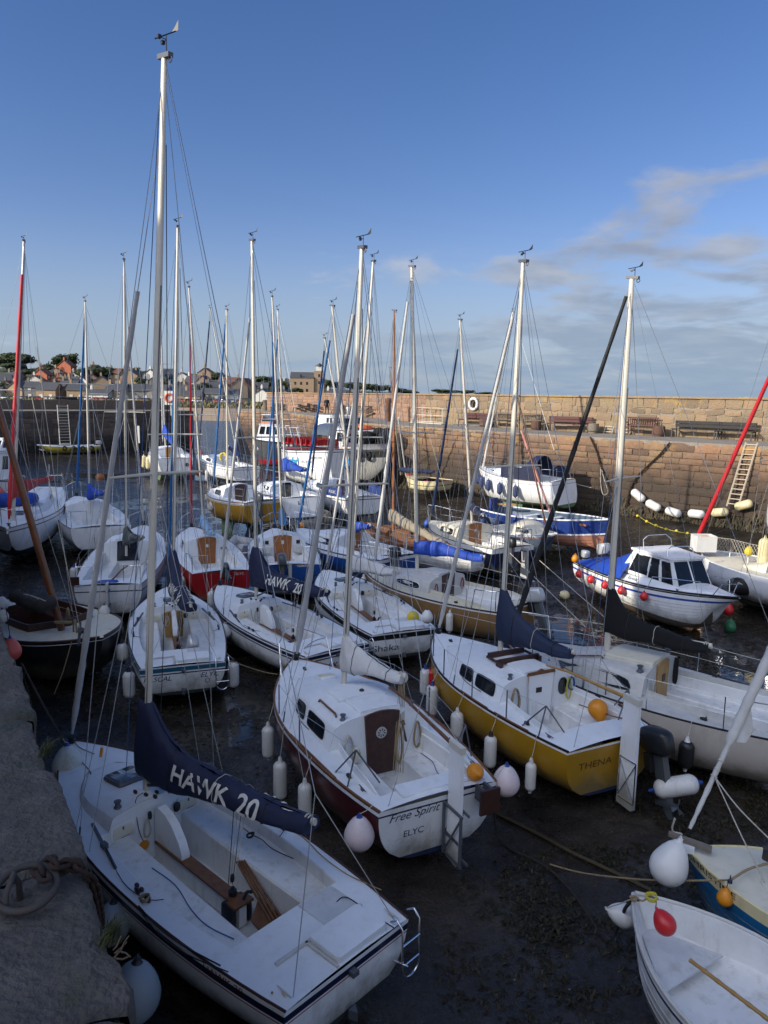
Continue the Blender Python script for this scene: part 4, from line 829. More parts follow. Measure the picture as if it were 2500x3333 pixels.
    def window(s, a0, a1, v0, v1, sides=(1, -1), glass='glass_dark', frame='stripe_black', sk=0.0, e=.35):
        for side in sides:
            pts = []; fr = []
            for i in range(22):
                th = 2 * math.pi * i / 22; cu = math.copysign(abs(math.cos(th)) ** e, math.cos(th)); sv = math.copysign(abs(math.sin(th)) ** e, math.sin(th))
                for k, lst in ((1, pts), (1.0, fr)):
                    g = 1 if lst is pts else 1 + .022 / max(.05, (a1 - a0) / 2); g2 = 1 if lst is pts else 1 + .022 / max(.05, (v1 - v0) / 2 * s.cb['h'])
                    a = (a0 + a1) / 2 + (a1 - a0) / 2 * cu * g + sk * sv * g2; p = s.cside(a, (v0 + v1) / 2 + (v1 - v0) / 2 * sv * g2, side); lst.append(p + V(0, side * (.012 if lst is pts else .007), 0))
            b = MB(); b.poly(fr if side > 0 else fr[::-1], 1); b.poly(pts if side > 0 else pts[::-1], 0); obj('window', b, [glass, frame], s.root, 0)
    def door(s, w0, w1, z0, z1, m, arch=.05, y=0.0, t=.03, name='companion_door', sill=True):
        """board in the bulkhead; z0, z1 are local heights"""
        pts = [V(s.bx, y - w0 / 2, z0), V(s.bx, y - w1 / 2, z1 - arch)] + [V(s.bx, y - w1 / 2 + w1 * i / 6, z1 - arch * (2 * i / 6 - 1) ** 2) for i in range(1, 6)] + [V(s.bx, y + w1 / 2, z1 - arch), V(s.bx, y + w0 / 2, z0)]
        b = MB(); b.prism(pts, (-t, 0, 0)); return obj(name, b, m, s.root, 0)
    def hatch(s, a0, a1, w_, m='deck_white', h=.05, name='sliding_hatch'):
        b = MB(); rows = []
        for a, k in ((a0, 0), (a0 + .001, 1), (a1 - .04, 1), (a1, 0)):
            rows.append([V(s.X(a), y * w_ / 2, s.roof(a, y * w_ / 2) + (h * k if abs(y) < 1 else h * k * .8) - .005) for y in (-1, -.95, -.5, 0, .5, .95, 1)])
        b.grid(rows); 
        for j in (0, -1): b.poly([rows[1][j], rows[2][j], V(rows[2][j].x, rows[2][j].y, rows[2][j].z - h * 1.2), V(rows[1][j].x, rows[1][j].y, rows[1][j].z - h * 1.2)])
        return obj(name, b, m, s.root, 30)
    def fore_hatch(s, a, sz=.5, m='perspex', fr='alu_dark', y=0.0, on_roof=True):
        z = (s.roof(a, 0) if (on_roof and s.cb and s.cb['a0'] < a < s.cb['a1']) else s.zd(a, 0)) + .02
        z2 = (s.roof(a + sz / 2, 0) if (on_roof and s.cb and a + sz / 2 < s.cb['a1']) else s.zd(a, 0)); z1_ = (s.roof(a - sz / 2, 0) if (on_roof and s.cb and a - sz / 2 < s.cb['a1']) else s.zd(a, 0))
        ang = math.atan2(z2 - z1_, sz) if on_roof else 0; R_ = Matrix.Rotation(-ang, 3, 'Y')
        b = MB(); b.soft((s.X(a), y, z), (sz, sz * .92, .07), R_, e=.25, n=20, k=4); o = obj('fore_hatch', b, fr, s.root, 50)
        b = MB(); b.soft((s.X(a), y, z + .022), (sz * .88, sz * .8, .05), R_, e=.25, n=20, k=4); obj('glazing', b, m, o, 50)
    # spars and rigging -------------------------------------------------
    def mast(s, foot, top, r=.055, m='alu', spr=(.5,), sw=.55, fore=True, back=True, vane=True, lower=True, ra=.006, chain=None, halyards=2, foot_z=None, wire='wire', vs=1.0):
        """foot: (px, py, world z); top: pixel of the masthead, taken at the depth of the foot"""
        fw = at(*foot); tw = atd(top[0], top[1], fw.y); s.f = s.Mi @ fw; s.t = s.Mi @ tw
        am_ = s.f.x + s.L / 2
        s.f.y = 0; s.f.z = s.roof(am_, 0) - .02 if (s.cb and s.cb['a0'] < am_ < s.cb['a1']) else s.zd(min(am_, s.L), 0) - .01
        s.md = (s.t - s.f).normalized(); s.ml = (s.t - s.f).length; f, t = s.f, s.t
        b = MB(); K = 6; b.tube([f + (t - f) * i / K for i in range(K + 1)], [r, r, r, r, r * .96, r * .86, r * .72], 10, sq=.72, up=(1, 0, 0)); obj('mast', b, m, s.root, 50)
        b = MB(); b.tube([f + V(-r * .98, 0, .9), f + V(-r * .98, 0, 0) + (t - f) * .72], r * .16, 4); obj('mast_track', b, 'alu_dark', s.root, 0)
        b = MB(); b.beam(t + V(-.13, 0, -.01), t + V(.10, 0, .02), r * 1.1, .05); b.torus(t + V(-.12, 0, -.06), .03, .008, (0, 1, 0), 8, 4); obj('masthead_fitting', b, 'alu_dark', s.root, 0)
        if vane:
            b = MB(); q = t + V(-.05, 0, 0); a_ = .10 * vs; dr = V(math.cos(1.2 + s.hd), math.sin(1.2 - s.hd), .12).normalized()
            dr = s.Mi.to_3x3() @ V(.93, -.3, .16); b.tube([q, q + V(0, 0, .17 * vs)], .006 * vs, 4); c_ = q + V(0, 0, .17 * vs)
            b.tube([c_ - dr * a_ * 1.2, c_ + dr * a_], .0065 * vs, 4); p_ = s.Mi.to_3x3() @ V(0, .1, 1)
            b.prism([c_ + dr * a_ * .55, c_ + dr * a_ * 1.25, c_ + dr * a_ * 1.3 + V(0, 0, .085 * vs), c_ + dr * a_ * .95 + V(0, 0, .04 * vs)], s.Mi.to_3x3() @ V(0, .006, 0))
            for k in (-1, 1): d2 = s.Mi.to_3x3() @ V(-.5, .6 * k, 0); b.tube([c_ - V(0, 0, .05), c_ - V(0, 0, .05) + d2 * a_ * .9], .004 * vs, 3); b.box(c_ - V(0, 0, .05) + d2 * a_ * .95, (.03 * vs,) * 3)
            obj('wind_vane', b, 'plastic_black', s.root, 0)
        am = s.f.x + s.L / 2; s.am = am
        prev = t - s.md * .1
        for side in (1, -1):
            cp_ = s.pt(max(.1, am - .12), side, 0, -.05) if chain is None else V(chain[0], side * chain[1], s.zd(chain[0] + s.L / 2, chain[1]))
            tips = []
            for q in spr:
                p0 = f + (t - f) * q; tip = p0 + V(-.10, side * sw * min(1, s.hb(am / s.L) / .7), 0); tips.append(tip)
                b = MB(); b.tube([p0, tip], [.022, .014], 6, sq=.6); obj('spreader', b, m, s.root, 50)
            b = MB(); b.tube([t - s.md * .12] + tips[::-1] + [cp_], ra, 3); obj('shroud', b, wire, s.root, 0)
            if lower and spr:
                p0 = f + (t - f) * spr[0]
                for dx in (-.28, .22):
                    b = MB(); b.tube([p0, s.pt(max(.1, am - .12 + dx), side, 0, -.07)], ra, 3); obj('shroud', b, wire, s.root, 0)
            b = MB(); b.tube([cp_, cp_ + ((tips[0] if tips else t) - cp_).normalized() * .18], ra * 2.0, 5); obj('bottle_screw', b, 'alu_dark', s.root, 0)
        if fore: b = MB(); b.tube([t - s.md * .08, s.pt(s.L * .985, 1, -.05, -.01) * 1.0], ra, 3); obj('forestay', b, wire, s.root, 0)
        if back:
            e0 = V(s.X(.05), 0, s.zd(.05, 0) + .0); b = MB(); j = e0 + (t - e0) * .16
            if back == 2: b.tube([t, j], ra, 3); b.tube([j, V(s.X(.06), s.hb(.02) * .8, s.zs + .02)], ra, 3); b.tube([j, V(s.X(.06), -s.hb(.02) * .8, s.zs + .02)], ra, 3)
            else: b.tube([t + V(-.1, 0, 0), e0], ra, 3)
            obj('backstay', b, wire, s.root, 0)
        for k in range(halyards):
            b = MB(); y = (.05 + .05 * k) * (1 if k % 2 else -1); b.tube([t - s.md * (.1 + .4 * k) + V(.02, y * .4, 0), f + s.md * (s.ml * .4) + V(.06, y * 1.6, 0), f + V(.08 + .05 * k, y * 2, .25)], ra * 1.1, 3)
            obj('halyard', b, ('rope_white', 'rope_blue', 'rope_dark')[k % 3], s.root, 0)
    def furl(s, m, r=.05, bot=None, topf=.93, up=(.06, .97), drum=True):
        p0 = s.pt(s.L * .975, 1, 0, -.01) if bot is None else s.loc(*bot); p0.y = p0.y if bot is not None else 0
        p1 = s.f + (s.t - s.f) * topf + V(.05, 0, 0); d = p1 - p0; K = 30; pts = []; rr = []
        for i in range(K + 1):
            u = up[0] + (up[1] - up[0]) * i / K; pts.append(p0 + d * u + V(0, 0, 0)); k = min(1, i / 3 + .35) * (1 - .45 * (i / K)); rr.append(r * k * (1 + .10 * math.sin(i * 1.9) + .05 * math.sin(i * 4.1)))
        b = MB(); b.tube(pts, rr, 9); o = obj('furled_sail', b, m, s.root, 70)
        b = MB(); b.tube([p0, p0 + d * up[0]], .008, 4); b.tube([p0 + d * up[1], p1], .006, 4); obj('stay', b, 'wire', s.root, 0)
        if drum: b = MB(); b.lathe([(.015, 0), (.07, .01), (.07, .03), (.035, .04), (.035, .10), (.07, .11), (.07, .13), (.015, .14)], p0 + d.normalized() * .02, d, 12); obj('furler_drum', b, 'plastic_black', s.root, 40)
    def boom(s, g, end, m='alu', r=.04, cover=None, ch=.75, cw=.11, text=None, sag=0.0, col0=.10, tm_='print_white', ext=.05, sides=(1, -1), tw=1.0, cz=1.0, ts=None):
        """g: gooseneck height above the mast foot; end: (px, py, world z)"""
        G = s.f + s.md * g; E = s.loc(*end); s.G, s.E = G, E; d = E - G; l = d.length; s.bl = l
        b = MB(); b.tube([G, E + d.normalized() * ext], r, 8, sq=.75); obj('boom', b, m, s.root, 50)
        b = MB(); b.tube([E, s.t - s.md * .05], .0035, 3); obj('topping_lift', b, 'wire', s.root, 0)
        if not cover: return
        R = random.Random(int(l * 1000)); sd = R.uniform(0, 50); dn = d.normalized(); lat = V(0, 0, 1).cross(dn).normalized(); upv = s.md
        def shape(u):
            c = math.exp(-(max(0, u - .02) / col0) ** 1.25)
            top = (.13 + .05 * math.sin(u * 5) - .05 * u) * cz + ch * c; bot = (-.085 - .02 * math.sin(u * 9)) * cz - sag * math.sin(math.pi * min(1, u)); wd_ = cw * (1 - .28 * u) * (1 - .30 * c)
            return top, bot, wd_
        def surf(u, th, off=0.0):                                 # th 0 = top, pi/2 = +lat side
            top, bot, wd_ = shape(max(u, 0)); c = G + d * u * 1.0; h = (top - bot) / 2; mid = (top + bot) / 2
            up_ = (upv * max(0, 1 - u * 4) + V(0, 0, 1) * min(1, u * 4)).normalized()
            sn, cs = math.sin(th), math.cos(th); ww = wd_ * (1 + .35 * max(0, -cs) - .15 * max(0, cs))
            q = c + up_ * (mid + h * cs) + lat * ww * math.copysign(abs(sn) ** .8, sn)
            nz = noise.noise(V(u * l * 2.2 + sd, th * 1.2, sd)) * .030 + (abs(noise.noise(V(u * l * 7 + sd + th * 1.2, th * .6, sd + 9))) - .2) * .034
            nrm = (lat * sn * h + up_ * cs * ww); nrm = nrm.normalized() if nrm.length > 1e-6 else up_
            return q + nrm * (nz + off)
        K = max(26, int(l * 18)); nn = 20; rows = []
        us = [-.045 + 1.045 * (i / K) ** 1.15 for i in range(K + 1)]
        for i, u in enumerate(us):
            k = 1.0 if i > 0 else .35; r_ = []
            cen = G + d * u + V(0, 0, .03)
            for j in range(nn + 1):
                p = surf(u, 2 * math.pi * j / nn)
                if i == 0: p = p.lerp(V(cen.x, cen.y, p.z), .6)
                r_.append(p)
            rows.append(r_)
        b = MB(); b.grid(rows, flip=True); b.poly(rows[-1][:-1]); b.poly(rows[0][:-1][::-1]); s.cov = surf; o = obj('sail_cover', b, cover, s.root, 60)
        if text:
            s1, s2 = text
            for side in sides:
                fl = 1 if side > 0 else -1
                for (st_, u0, sz) in ((s1, .42 if side > 0 else .66, ts[0] if ts else .30), (s2, .70 if side > 0 else .38, ts[1] if ts else .30)):
                    vs, fs = text_geo(st_, sz, 0, .006, 2); b = MB()
                    def f(v):
                        x = v.x * tw * fl * (1 if side > 0 else 1); u = u0 + x / l
                        top, bot, w_ = shape(u); h = (top - bot) / 2; q = (v.y - sz * .35) / max(h, .08)
                        th = (math.pi / 2 - .30) - q * 1.0; return surf(u, -th * side, .017)
                    b.add([f(v) for v in vs], fs); obj('lettering', b, tm_, o, 0)
        for q in (.22, .5, .78):
            b = MB(); b.tube([surf(q, 2 * math.pi * j / 20, .006) for j in range(21)], .006, 4, cap=False); obj('strap', b, 'plastic_black' if q != .5 else 'rope_white', o, 0)
        b = MB(); b.torus(E - dn * .06, .06, .012, dn, 12, 5); b.torus(E - dn * .02, .055, .01, dn, 12, 5); obj('tie', b, 'rope_white', s.root, 50)
    def rails(s, n=4, h=.55, a0=.9, a1=None, pulpit=True, push=True, wires=2, m='chrome'):
        a1 = a1 or s.L - 1.0; tops = {1: [], -1: []}
        for side in (1, -1):
            for i in range(n):
                a = a0 + (a1 - a0) * i / (n - 1); p = s.pt(a, side, 0, -.05); q = p + V(0, side * .02, h); tops[side].append(q)
                b = MB(); b.tube([p, q], .011, 5); obj('stanchion', b, m, s.root, 50)
            bow_ = s.pt(s.L * .93, side, 0, -.03) + V(0, 0, h); st_ = s.pt(.12, side, 0, -.06) + V(0, 0, h)
            for k in range(wires):
                f = 1 - .5 * k; line = []
                for q in [st_] + tops[side] + [bow_]: line.append(V(q.x, q.y, q.z - h * (1 - f)))
                b = MB(); b.tube(line, .004, 3); obj('guard_wire', b, 'wire', s.root, 0)
        if pulpit:
            b = MB(); A = [s.pt(s.L * .86, sd, 0, -.04) for sd in (1, -1)]; Bq = [s.pt(s.L * .955, sd, 0, -.02) for sd in (1, -1)]
            b.tube([A[0], A[0] + V(.10, .02, h), Bq[0] + V(.10, .03, h * 1.05), V(s.X(s.L) + .10, 0, Bq[0].z + h * 1.08), Bq[1] + V(.10, -.03, h * 1.05), A[1] + V(.10, -.02, h), A[1]], .0125, 6)
            for k in (0, 1): b.tube([Bq[k], Bq[k] + V(.10, 0, h * 1.05)], .0125, 6)
            obj('pulpit', b, m, s.root, 50)
        if push:
            for side in (1, -1):
                b = MB(); p = s.pt(.75, side, 0, -.05); q = s.pt(.12, side, 0, -.06); r_ = V(q.x, side * s.hb(0) * .45, q.z)
                b.tube([p, p + V(-.08, 0, h), q + V(0, 0, h), r_ + V(0, 0, h), r_], .0125, 6); b.tube([q, q + V(0, 0, h)], .0125, 6); obj('pushpit', b, m, s.root, 50)
    def tripod(s, a, side, h=.5, m='alu_dark'):
        p = s.pt(a, side, 0, -.05); t = p + V(0, -side * .12, h); b = MB()
        for q in (p, p + V(.42, 0, .0), p + V(-.12, -side * .42, .02)): b.tube([q, t], .012, 5)
        obj('pushpit', b, m, s.root, 50)
    def outboard(s, y=.3, x=None, z=None, m='outboard_grey', sc_=1.0, tilt=0.0, M=None, label=None):
        x = s.X(0) - .22 if x is None else x; z = s.zs + .05 if z is None else z
        T = (Matrix.Translation((x, y, z)) @ Matrix.Rotation(tilt, 4, 'Y') @ Matrix.Scale(sc_, 4)) if M is None else M
        def P(b): b.v = [tuple(T @ Vector(v)) for v in b.v]; return b
        b = MB(); b.soft((0, 0, .20), (.46, .28, .34), e=.45, n=16, k=8, f=lambda p: V(p.x, p.y * (1 - .25 * max(0, -p.x / .23)), p.z + p.x * .12)); o = obj('outboard_motor', P(b), m, s.root, 50, label=label)
        b = MB(); b.beam((-.02, 0, .04), (-.02, 0, -.62), .10, .16, up=(1, 0, 0)); b.beam((-.20, 0, -.62), (.14, 0, -.62), .07, .06); b.prism([(-.1, -.008, -.62), (.06, -.008, -.62), (-.02, -.008, -.82), (-.10, -.008, -.80)], (0, .016, 0)); obj('leg', P(b), 'outboard_grey', o, 30)
        b = MB()
        for k in range(3): a_ = k * 2.094; b.prism([(-.22, 0, -.62), (-.23, .11 * math.cos(a_ - .25), -.62 + .11 * math.sin(a_ - .25)), (-.20, .11 * math.cos(a_ + .3), -.62 + .11 * math.sin(a_ + .3))], (.008, 0, 0))
        obj('propeller', P(b), 'alu_dark', o, 0)
        b = MB(); b.tube([(.2, .02, .12), (.48, .05, .14), (.62, .06, .16)], .018, 6); b.box((.12, 0, -.08), (.10, .24, .24)); obj('tiller_arm', P(b), 'plastic_black', o, 40)
    def rudder(s, z0, z1, w0=.30, w1=.30, m='gelcoat_white', t=.05, off=.03, tiller=None, shift=0.0, rk=0.0, cap=None, strap=True):
        x = s.X(0) - off; b = MB(); pts = [V(x + rk * .0, 0, z1), V(x - w1, 0, z1 - .01), V(x - w0 * 1.0 + rk, 0, z0 + .03), V(x - w0 * .85 + rk, 0, z0), V(x + rk + .02, 0, z0 + .02)]
        b.prism([p - V(0, t / 2, 0) + V(0, shift, 0) for p in pts], (0, t, 0)); o = obj('rudder', b, m, s.root, 0)
        if strap:
            b = MB()
            for zz in (s.zs - .12, s.zs - .52):
                for yy in (-t / 2 - .006, t / 2 + .006): b.box((x - .10, yy + shift, zz), (.34, .008, .05))
                b.box((x + .03, shift, zz), (.10, .09, .05))
            obj('pintle', b, 'alu_dark', o, 0)
        if cap: b = MB(); b.box((x - w1 / 2, shift, z1 - .035), (w1 + .02, t + .02, .09)); obj('rudder_cap', b, cap, o, 0)
        if tiller:
            l, dz, ty, tmn = tiller; p = V(x, shift, z1 - .05); b = MB(); b.tube([p, p + V(l * .3, ty * .3, dz * .2 + .02), p + V(l * .7, ty * .7, dz * .7 + .04), p + V(l, ty, dz)], [.032, .028, .022, .018], 7, sq=.8); obj('tiller', b, tmn, s.root, 50)
    def winch(s, p, r=.045, h=.10, m='alu_dark'):
        b = MB(); b.lathe([(r * 1.1, 0), (r * 1.1, .01), (r * .7, .03), (r * .65, h * .7), (r, h * .8), (r, h * .92), (r * .4, h), (.001, h)], p, n=12); obj('winch', b, [m], s.root, 40)
    def cleat(s, p, d=(1, 0, 0), l=.16, m='alu_dark'):
        d = Vector(d).normalized(); b = MB(); p = Vector(p); b.tube([p - d * l / 2 + V(0, 0, .035), p + V(0, 0, .03), p + d * l / 2 + V(0, 0, .035)], [.006, .012, .006], 6); b.box(p + V(0, 0, .012), (.05, .03, .03)); obj('cleat', b, m, s.root, 50)
    def line(s, pts, m='rope_white', r=.006, name='rope'):
        b = MB(); b.tube(smooth([Vector(p) for p in pts]), r, 5); return obj(name, b, m, s.root, 60)
    def coil(s, p, m='rope_white', w_=.10, h=.28, n=4, nrm=(1, 0, 0), r=.007):
        b = MB(); nrm = Vector(nrm).normalized(); side = V(0, 0, 1).cross(nrm).normalized() if abs(nrm.z) < .9 else V(1, 0, 0); p = Vector(p); up = nrm.cross(side) * -1 if abs(nrm.z) > .9 else V(0, 0, 1)
        for k in range(n):
            ww = w_ * (1 + .12 * math.sin(k * 2.3)); hh = h * (1 + .08 * math.sin(k * 3.1)); b.tube([p + nrm * (.008 * k) + side * math.sin(2 * math.pi * i / 16) * ww * (.5 + .5 * (1 - math.cos(2 * math.pi * i / 16)) / 2) - up * (1 - math.cos(2 * math.pi * i / 16)) / 2 * hh for i in range(17)], r, 5, cap=False)
        obj('rope_coil', b, m, s.root, 60)
def smooth(P, k=4):
    if len(P) < 3: return P
    out = []
    for i in range(len(P) - 1):
        p0, p1, p2, p3 = P[max(i - 1, 0)], P[i], P[i + 1], P[min(i + 2, len(P) - 1)]
        for j in range(k):
            t = j / k; out.append(.5 * ((2 * p1) + (-p0 + p2) * t + (2 * p0 - 5 * p1 + 4 * p2 - p3) * t * t + (-p0 + 3 * p1 - 3 * p2 + p3) * t ** 3))
    return out + [P[-1]]
# ---------------------------------------------------------------- fenders and buoys: each hangs from a boat and is a thing of its own
def fender(p, lab, l=.55, r=.10, body='fender_white', cap='cap_blue', both=False, hang=None, axis=(0, 0, -1), group='boat fenders', rope='rope_white'):
    """p: top eye of the fender; hang: point the lanyard goes up to"""
    e = empty('fender', p, lab, 'fender', group); b = MB(); ax = Vector(axis).normalized(); n = 8
    prof = [(.001, .05)] + [(r * math.sin(math.pi / 2 * i / 5), .05 + r * .9 * (1 - math.cos(math.pi / 2 * i / 5))) for i in range(1, 6)] + [(r, l - r * .9)] + [(r * math.cos(math.pi / 2 * i / 5), l - r * .9 + r * .9 * math.sin(math.pi / 2 * i / 5)) for i in range(1, 6)]
    b.lathe(prof, (0, 0, 0), ax, 14); obj('body', b, body, e, 60)
    b = MB(); cr = r * .62; b.lathe([(.016, -.03), (.030, 0), (.034, .045), (cr, .05 + r * .30), (r * .80, .05 + r * .42), (cr * .9, .05 + r * .5)], (0, 0, 0), ax, 12)
    if both: b.lathe([(r * .80, l - r * .42), (cr, l - r * .25), (.034, l + .01), (.028, l + .05), (.001, l + .06)], (0, 0, 0), ax, 12)
    else: b.lathe([(.034, l - .02), (.028, l + .035), (.001, l + .045)], (0, 0, 0), ax, 10)
    obj('cap', b, cap, e, 50)
    if hang is not None: b = MB(); h = Vector(hang) - Vector(p); b.tube([V(0, 0, 0), h * .5 + V(.005, 0, 0), h], .006, 4); obj('lanyard', b, rope, e, 0)
    return e
def ball(c, r, lab, body='buoy_red', cap='cap_black', top=(0, 0, 1), hang=None, cat='buoy', group=None, rope='rope_white', pear=.35, name='buoy'):
    e = empty(name, c, lab, cat, group); ax = Vector(top).normalized(); b = MB(); prof = []
    for i in range(13):
        a = math.pi * i / 12; z = math.cos(a); rr = math.sin(a) * r; zz = z * r
        if z > .3: zz += pear * r * ((z - .3) / .7) ** 2
        prof.append((max(rr, .001), zz))
    b.lathe(prof[::-1], (0, 0, 0), ax, 20); obj('body', b, body, e, 60)
    t = r * (1 + pear); b = MB(); b.lathe([(r * .46, t - r * .40), (r * .34, t - r * .16), (r * .15, t), (r * .13, t + r * .14), (.001, t + r * .17)], (0, 0, 0), ax, 12); b.torus(ax * (t + r * .16), r * .09, r * .04, (1, 0, 0), 10, 5); obj('cap', b, cap, e, 50)
    if hang is not None:
        h = Vector(hang) - Vector(c); b = MB(); b.tube([ax * (t + r * .15), (ax * t + h) / 2, h], .006, 4); obj('lanyard', b, rope, e, 0)
    return e
def hangf(bt, a, side, lab, l=.55, r=.10, drop=.25, **kw):
    """fender hanging outside the hull of a boat"""
    p = bt.pt(a, side, max(.05, drop), r + .02); q = bt.pt(a, side, 0, 0) + V(0, 0, .04)
    return fender(bt.M @ p, lab, l, r, hang=bt.M @ q, **kw)
def hangb(bt, a, side, lab, r=.18, drop=.3, **kw):
    p = bt.pt(a, side, max(.02, drop), r + .01); q = bt.pt(a, side, 0, 0) + V(0, 0, .05); return ball(bt.M @ p, r, lab, hang=bt.M @ q, **kw)
def transom_text(bt, s_, y, dz, size, m='print_navy', shear=0, bold=0, wx=1.0):
    k = bt.trake / max(.05, bt.zs - bt.kb(0))
    return put_text(bt.root, s_, lambda u, v: V(bt.X(0) + k * (dz - v) - .006, y - u, bt.sh(0) - dz + v), m, size, shear, bold, wx=wx)
def side_text(bt, s_, a, dz, size, side=1, m='print_navy', shear=0, bold=0, off=.01, wx=1.0):
    return put_text(bt.root, s_, lambda u, v: bt.pt(a - u * side, side, dz - v, off), m, size, shear, bold, sub=1, wx=wx)
# ================================================================ the boats
z2_ = lambda x, y: (750 + x * .5124, 2200 + y * .5124)
def hawk(label, bow, stern, top, bend, stripes, cover, text, foot=3.79, group='open keelboats of one class with cuddies', near=False, bag='plastic_black', kw2=(.45, .72), **kw):
    h = Boat('keelboat', label, 'sailing boat', bow, stern, 2.12, tb=.78, tm=.44, zw=.40, zl=.10, sag=.05, stripes=stripes, group=group, rail=('wood_dark' if near else 'stripe_black', .016), srake=.45, full=.5, bowp=2.3, camber=.035, **kw)
    k = h.L / 6.14; K = lambda a: a * k
    h.set_cut(dict(a0=K(.95), a1=K(3.56), w0=.70, w1=.74, seat=.17, sole=.60, well=.36, bul=.10), dict(a0=K(3.56), a1=K(5.0), w=.70, wmax=.64, h=.20, f=1.25, drop=.1, crown=.03, taper=.5, lean=.8))
    h.deck(); h.cockpit(); h.cabin('deck_white'); cb = h.cb
    r = h.root; zc = h.zd(cb['a0'], .6)
    # hatch on the cuddy, inspection panels in the bulkhead, winches
    h.fore_hatch(K(4.35), .50, y=-.02)
    for y in (.46, -.46):
        b = MB(); b.soft((h.bx - .008, y, zc - .06), (.012, .34, .24), e=.3, n=20, k=4); o = obj('locker_hatch', b, 'cockpit_white', r, 50)
        b = MB(); b.soft((h.bx - .016, y, zc - .06), (.012, .27, .17), e=.3, n=20, k=4); obj('panel', b, 'deck_cream', o, 50)
        b = MB(); b.box((h.bx - .022, y - .03, zc - .13), (.006, .12, .006)); b.box((h.bx - .024, y, zc - .01), (.008, .02, .04)); obj('handle', b, 'alu_dark', o, 0)
    for y in (.44, -.44): h.winch(V(h.bx + .14, y, h.roof(K(3.66), y) - .005))
    # centreboard case with its wooden capping, mainsheet post
    zs_ = h.zd(K(2.8), .7); zo = zs_ - .60
    b = MB(); prof = [(3.5, .30), (3.42, .36), (3.25, .33), (3.1, .24), (2.95, .08), (2.88, -.06), (2.88, -.12), (3.5, -.12)]
    b.prism([V(h.X(K(a)), .055, zo + .40 + z) for a, z in prof], (0, -.11, 0)); obj('centreboard_case', b, 'gelcoat_white', r, 30)
    b = MB(); b.box((h.X(K(2.6)), 0, zo + .27), (K(1.75), .16, .025)); b.box((h.X(K(1.78)), 0, zo + .28), (.16, .26, .03)); obj('case_capping', b, 'wood', r, 0)
    b = MB(); b.box((h.X(K(2.75)), 0, zo + .13), (K(1.5), .10, .26)); b.box((h.X(K(1.78)), 0, zo + .13), (.10, .10, .26)); obj('case', b, 'cockpit_white', r, 0)
    for y in (.11, -.11): b = MB(); b.soft((h.X(K(1.85)), y, zo + .13), (.24, .05, .28), e=.4); obj('halyard_bag', b, bag, r, 50)
    b = MB(); b.lathe([(.001, 0), (.05, .0), (.05, .05), (.02, .06), (.001, .06)], V(h.X(K(1.92)), 0, zo + .30), n=10); b.tube([V(h.X(K(1.74)), -.02, zo + .32), V(h.X(K(1.70)), -.04, zo + .42), V(h.X(K(1.64)), -.06, zo + .44)], .02, 6); obj('mainsheet_jammer', b, 'plastic_black', r, 50)
    # outboard well lid on the stern deck
    z = h.zd(K(.25), 0)
    if not kw.get('nolid'):
        b = MB(); b.soft((h.X(K(.24)), -.19, z + .035), (K(.44), .68, .085), e=.14, n=24, k=6); obj('well_lid', b, 'deck_white', r, 40)
        b = MB(); b.box((h.X(K(.46)), -.02, z + .012), (.03, 1.15, .02)); b.box((h.X(K(.24)), .17, z + .012), (K(.46), .03, .02)); obj('lid_gutter', b, 'deck_grey', r, 0)
    b = MB(); b.box((h.X(K(.72)), -.36, h.zd(K(.72), 0) + .004), (K(.42), .46, .012)); obj('motor_well', b, 'sole_grey', r, 0)
    # genoa tracks, cleats, chainplates, bathing ladder
    for s_ in (1, -1):
        b = MB(); b.beam(V(h.X(K(3.85)), s_ * .70, h.zd(K(3.85), .70) + .012), V(h.X(K(2.88)), s_ * .90, h.zd(K(2.88), .90) + .012), .035, .018); b.box(V(h.X(K(3.3)), s_ * .82, h.zd(K(3.3), .8) + .05), (.09, .06, .06)); obj('genoa_track', b, 'alu_dark', r, 0)
        h.cleat(h.pt(.14, s_, 0, -.14) + V(0, 0, .02), (1, 0, 0), .20, 'alu')
        for a in (2.35, 2.15): b = MB(); b.soft(h.pt(K(a), s_, 0, -.13) + V(0, 0, .04), (.10, .035, .06), e=.6); obj('turning_block', b, 'plastic_black', r, 50)
        h.line([V(h.X(K(3.3)), s_ * .82, h.zd(K(3.3), .8) + .06), h.pt(K(2.6), s_, 0, -.10) + V(0, 0, .03), h.pt(K(2.15), s_, 0, -.12) + V(0, 0, .05), h.pt(K(2.05), s_, 0, -.26) + V(0, 0, .02)], 'rope_dark', .005)
    b = MB(); zz = h.zs
    for y in (-.62, -.88):
        b.tube([V(h.X(.06), y, zz + .04), V(h.X(-.03), y, zz + .10), V(h.X(-.10), y, zz + .03), V(h.X(-.11), y, zz - .42)], .0125, 7)
    b.torus(V(h.X(-.11), -.75, zz - .42), .13, .0125, (1, 0, 0), 12, 7, a0=math.pi, a1=2 * math.pi)
    b.tube([V(h.X(-.11), -.62, zz - .15), V(h.X(-.11), -.88, zz - .15)], .012, 6); b.tube([V(h.X(-.11), -.62, zz - .38), V(h.X(-.11), -.88, zz - .38)], .012, 6)
    obj('bathing_ladder', b, 'chrome', r, 60)
    b = MB(); b.box((h.X(-.03), .0, zz - .10), (.07, .08, .05)); b.prism([V(h.X(-.01), -.05, zz - .48), V(h.X(-.09), 0, zz - .50), V(h.X(-.01), .05, zz - .48)], (0, 0, -.10)); obj('rudder_gudgeon', b, 'alu_dark', r, 0)
    f = h.M @ V(h.X(K(foot)), 0, h.roof(K(foot), 0)); fpx = None
    mast_at(h, f, top, r=.058, spr=(.47,), sw=.62, fore=False, back=2, lower=True, halyards=3, vs=1.25 if near else 1)
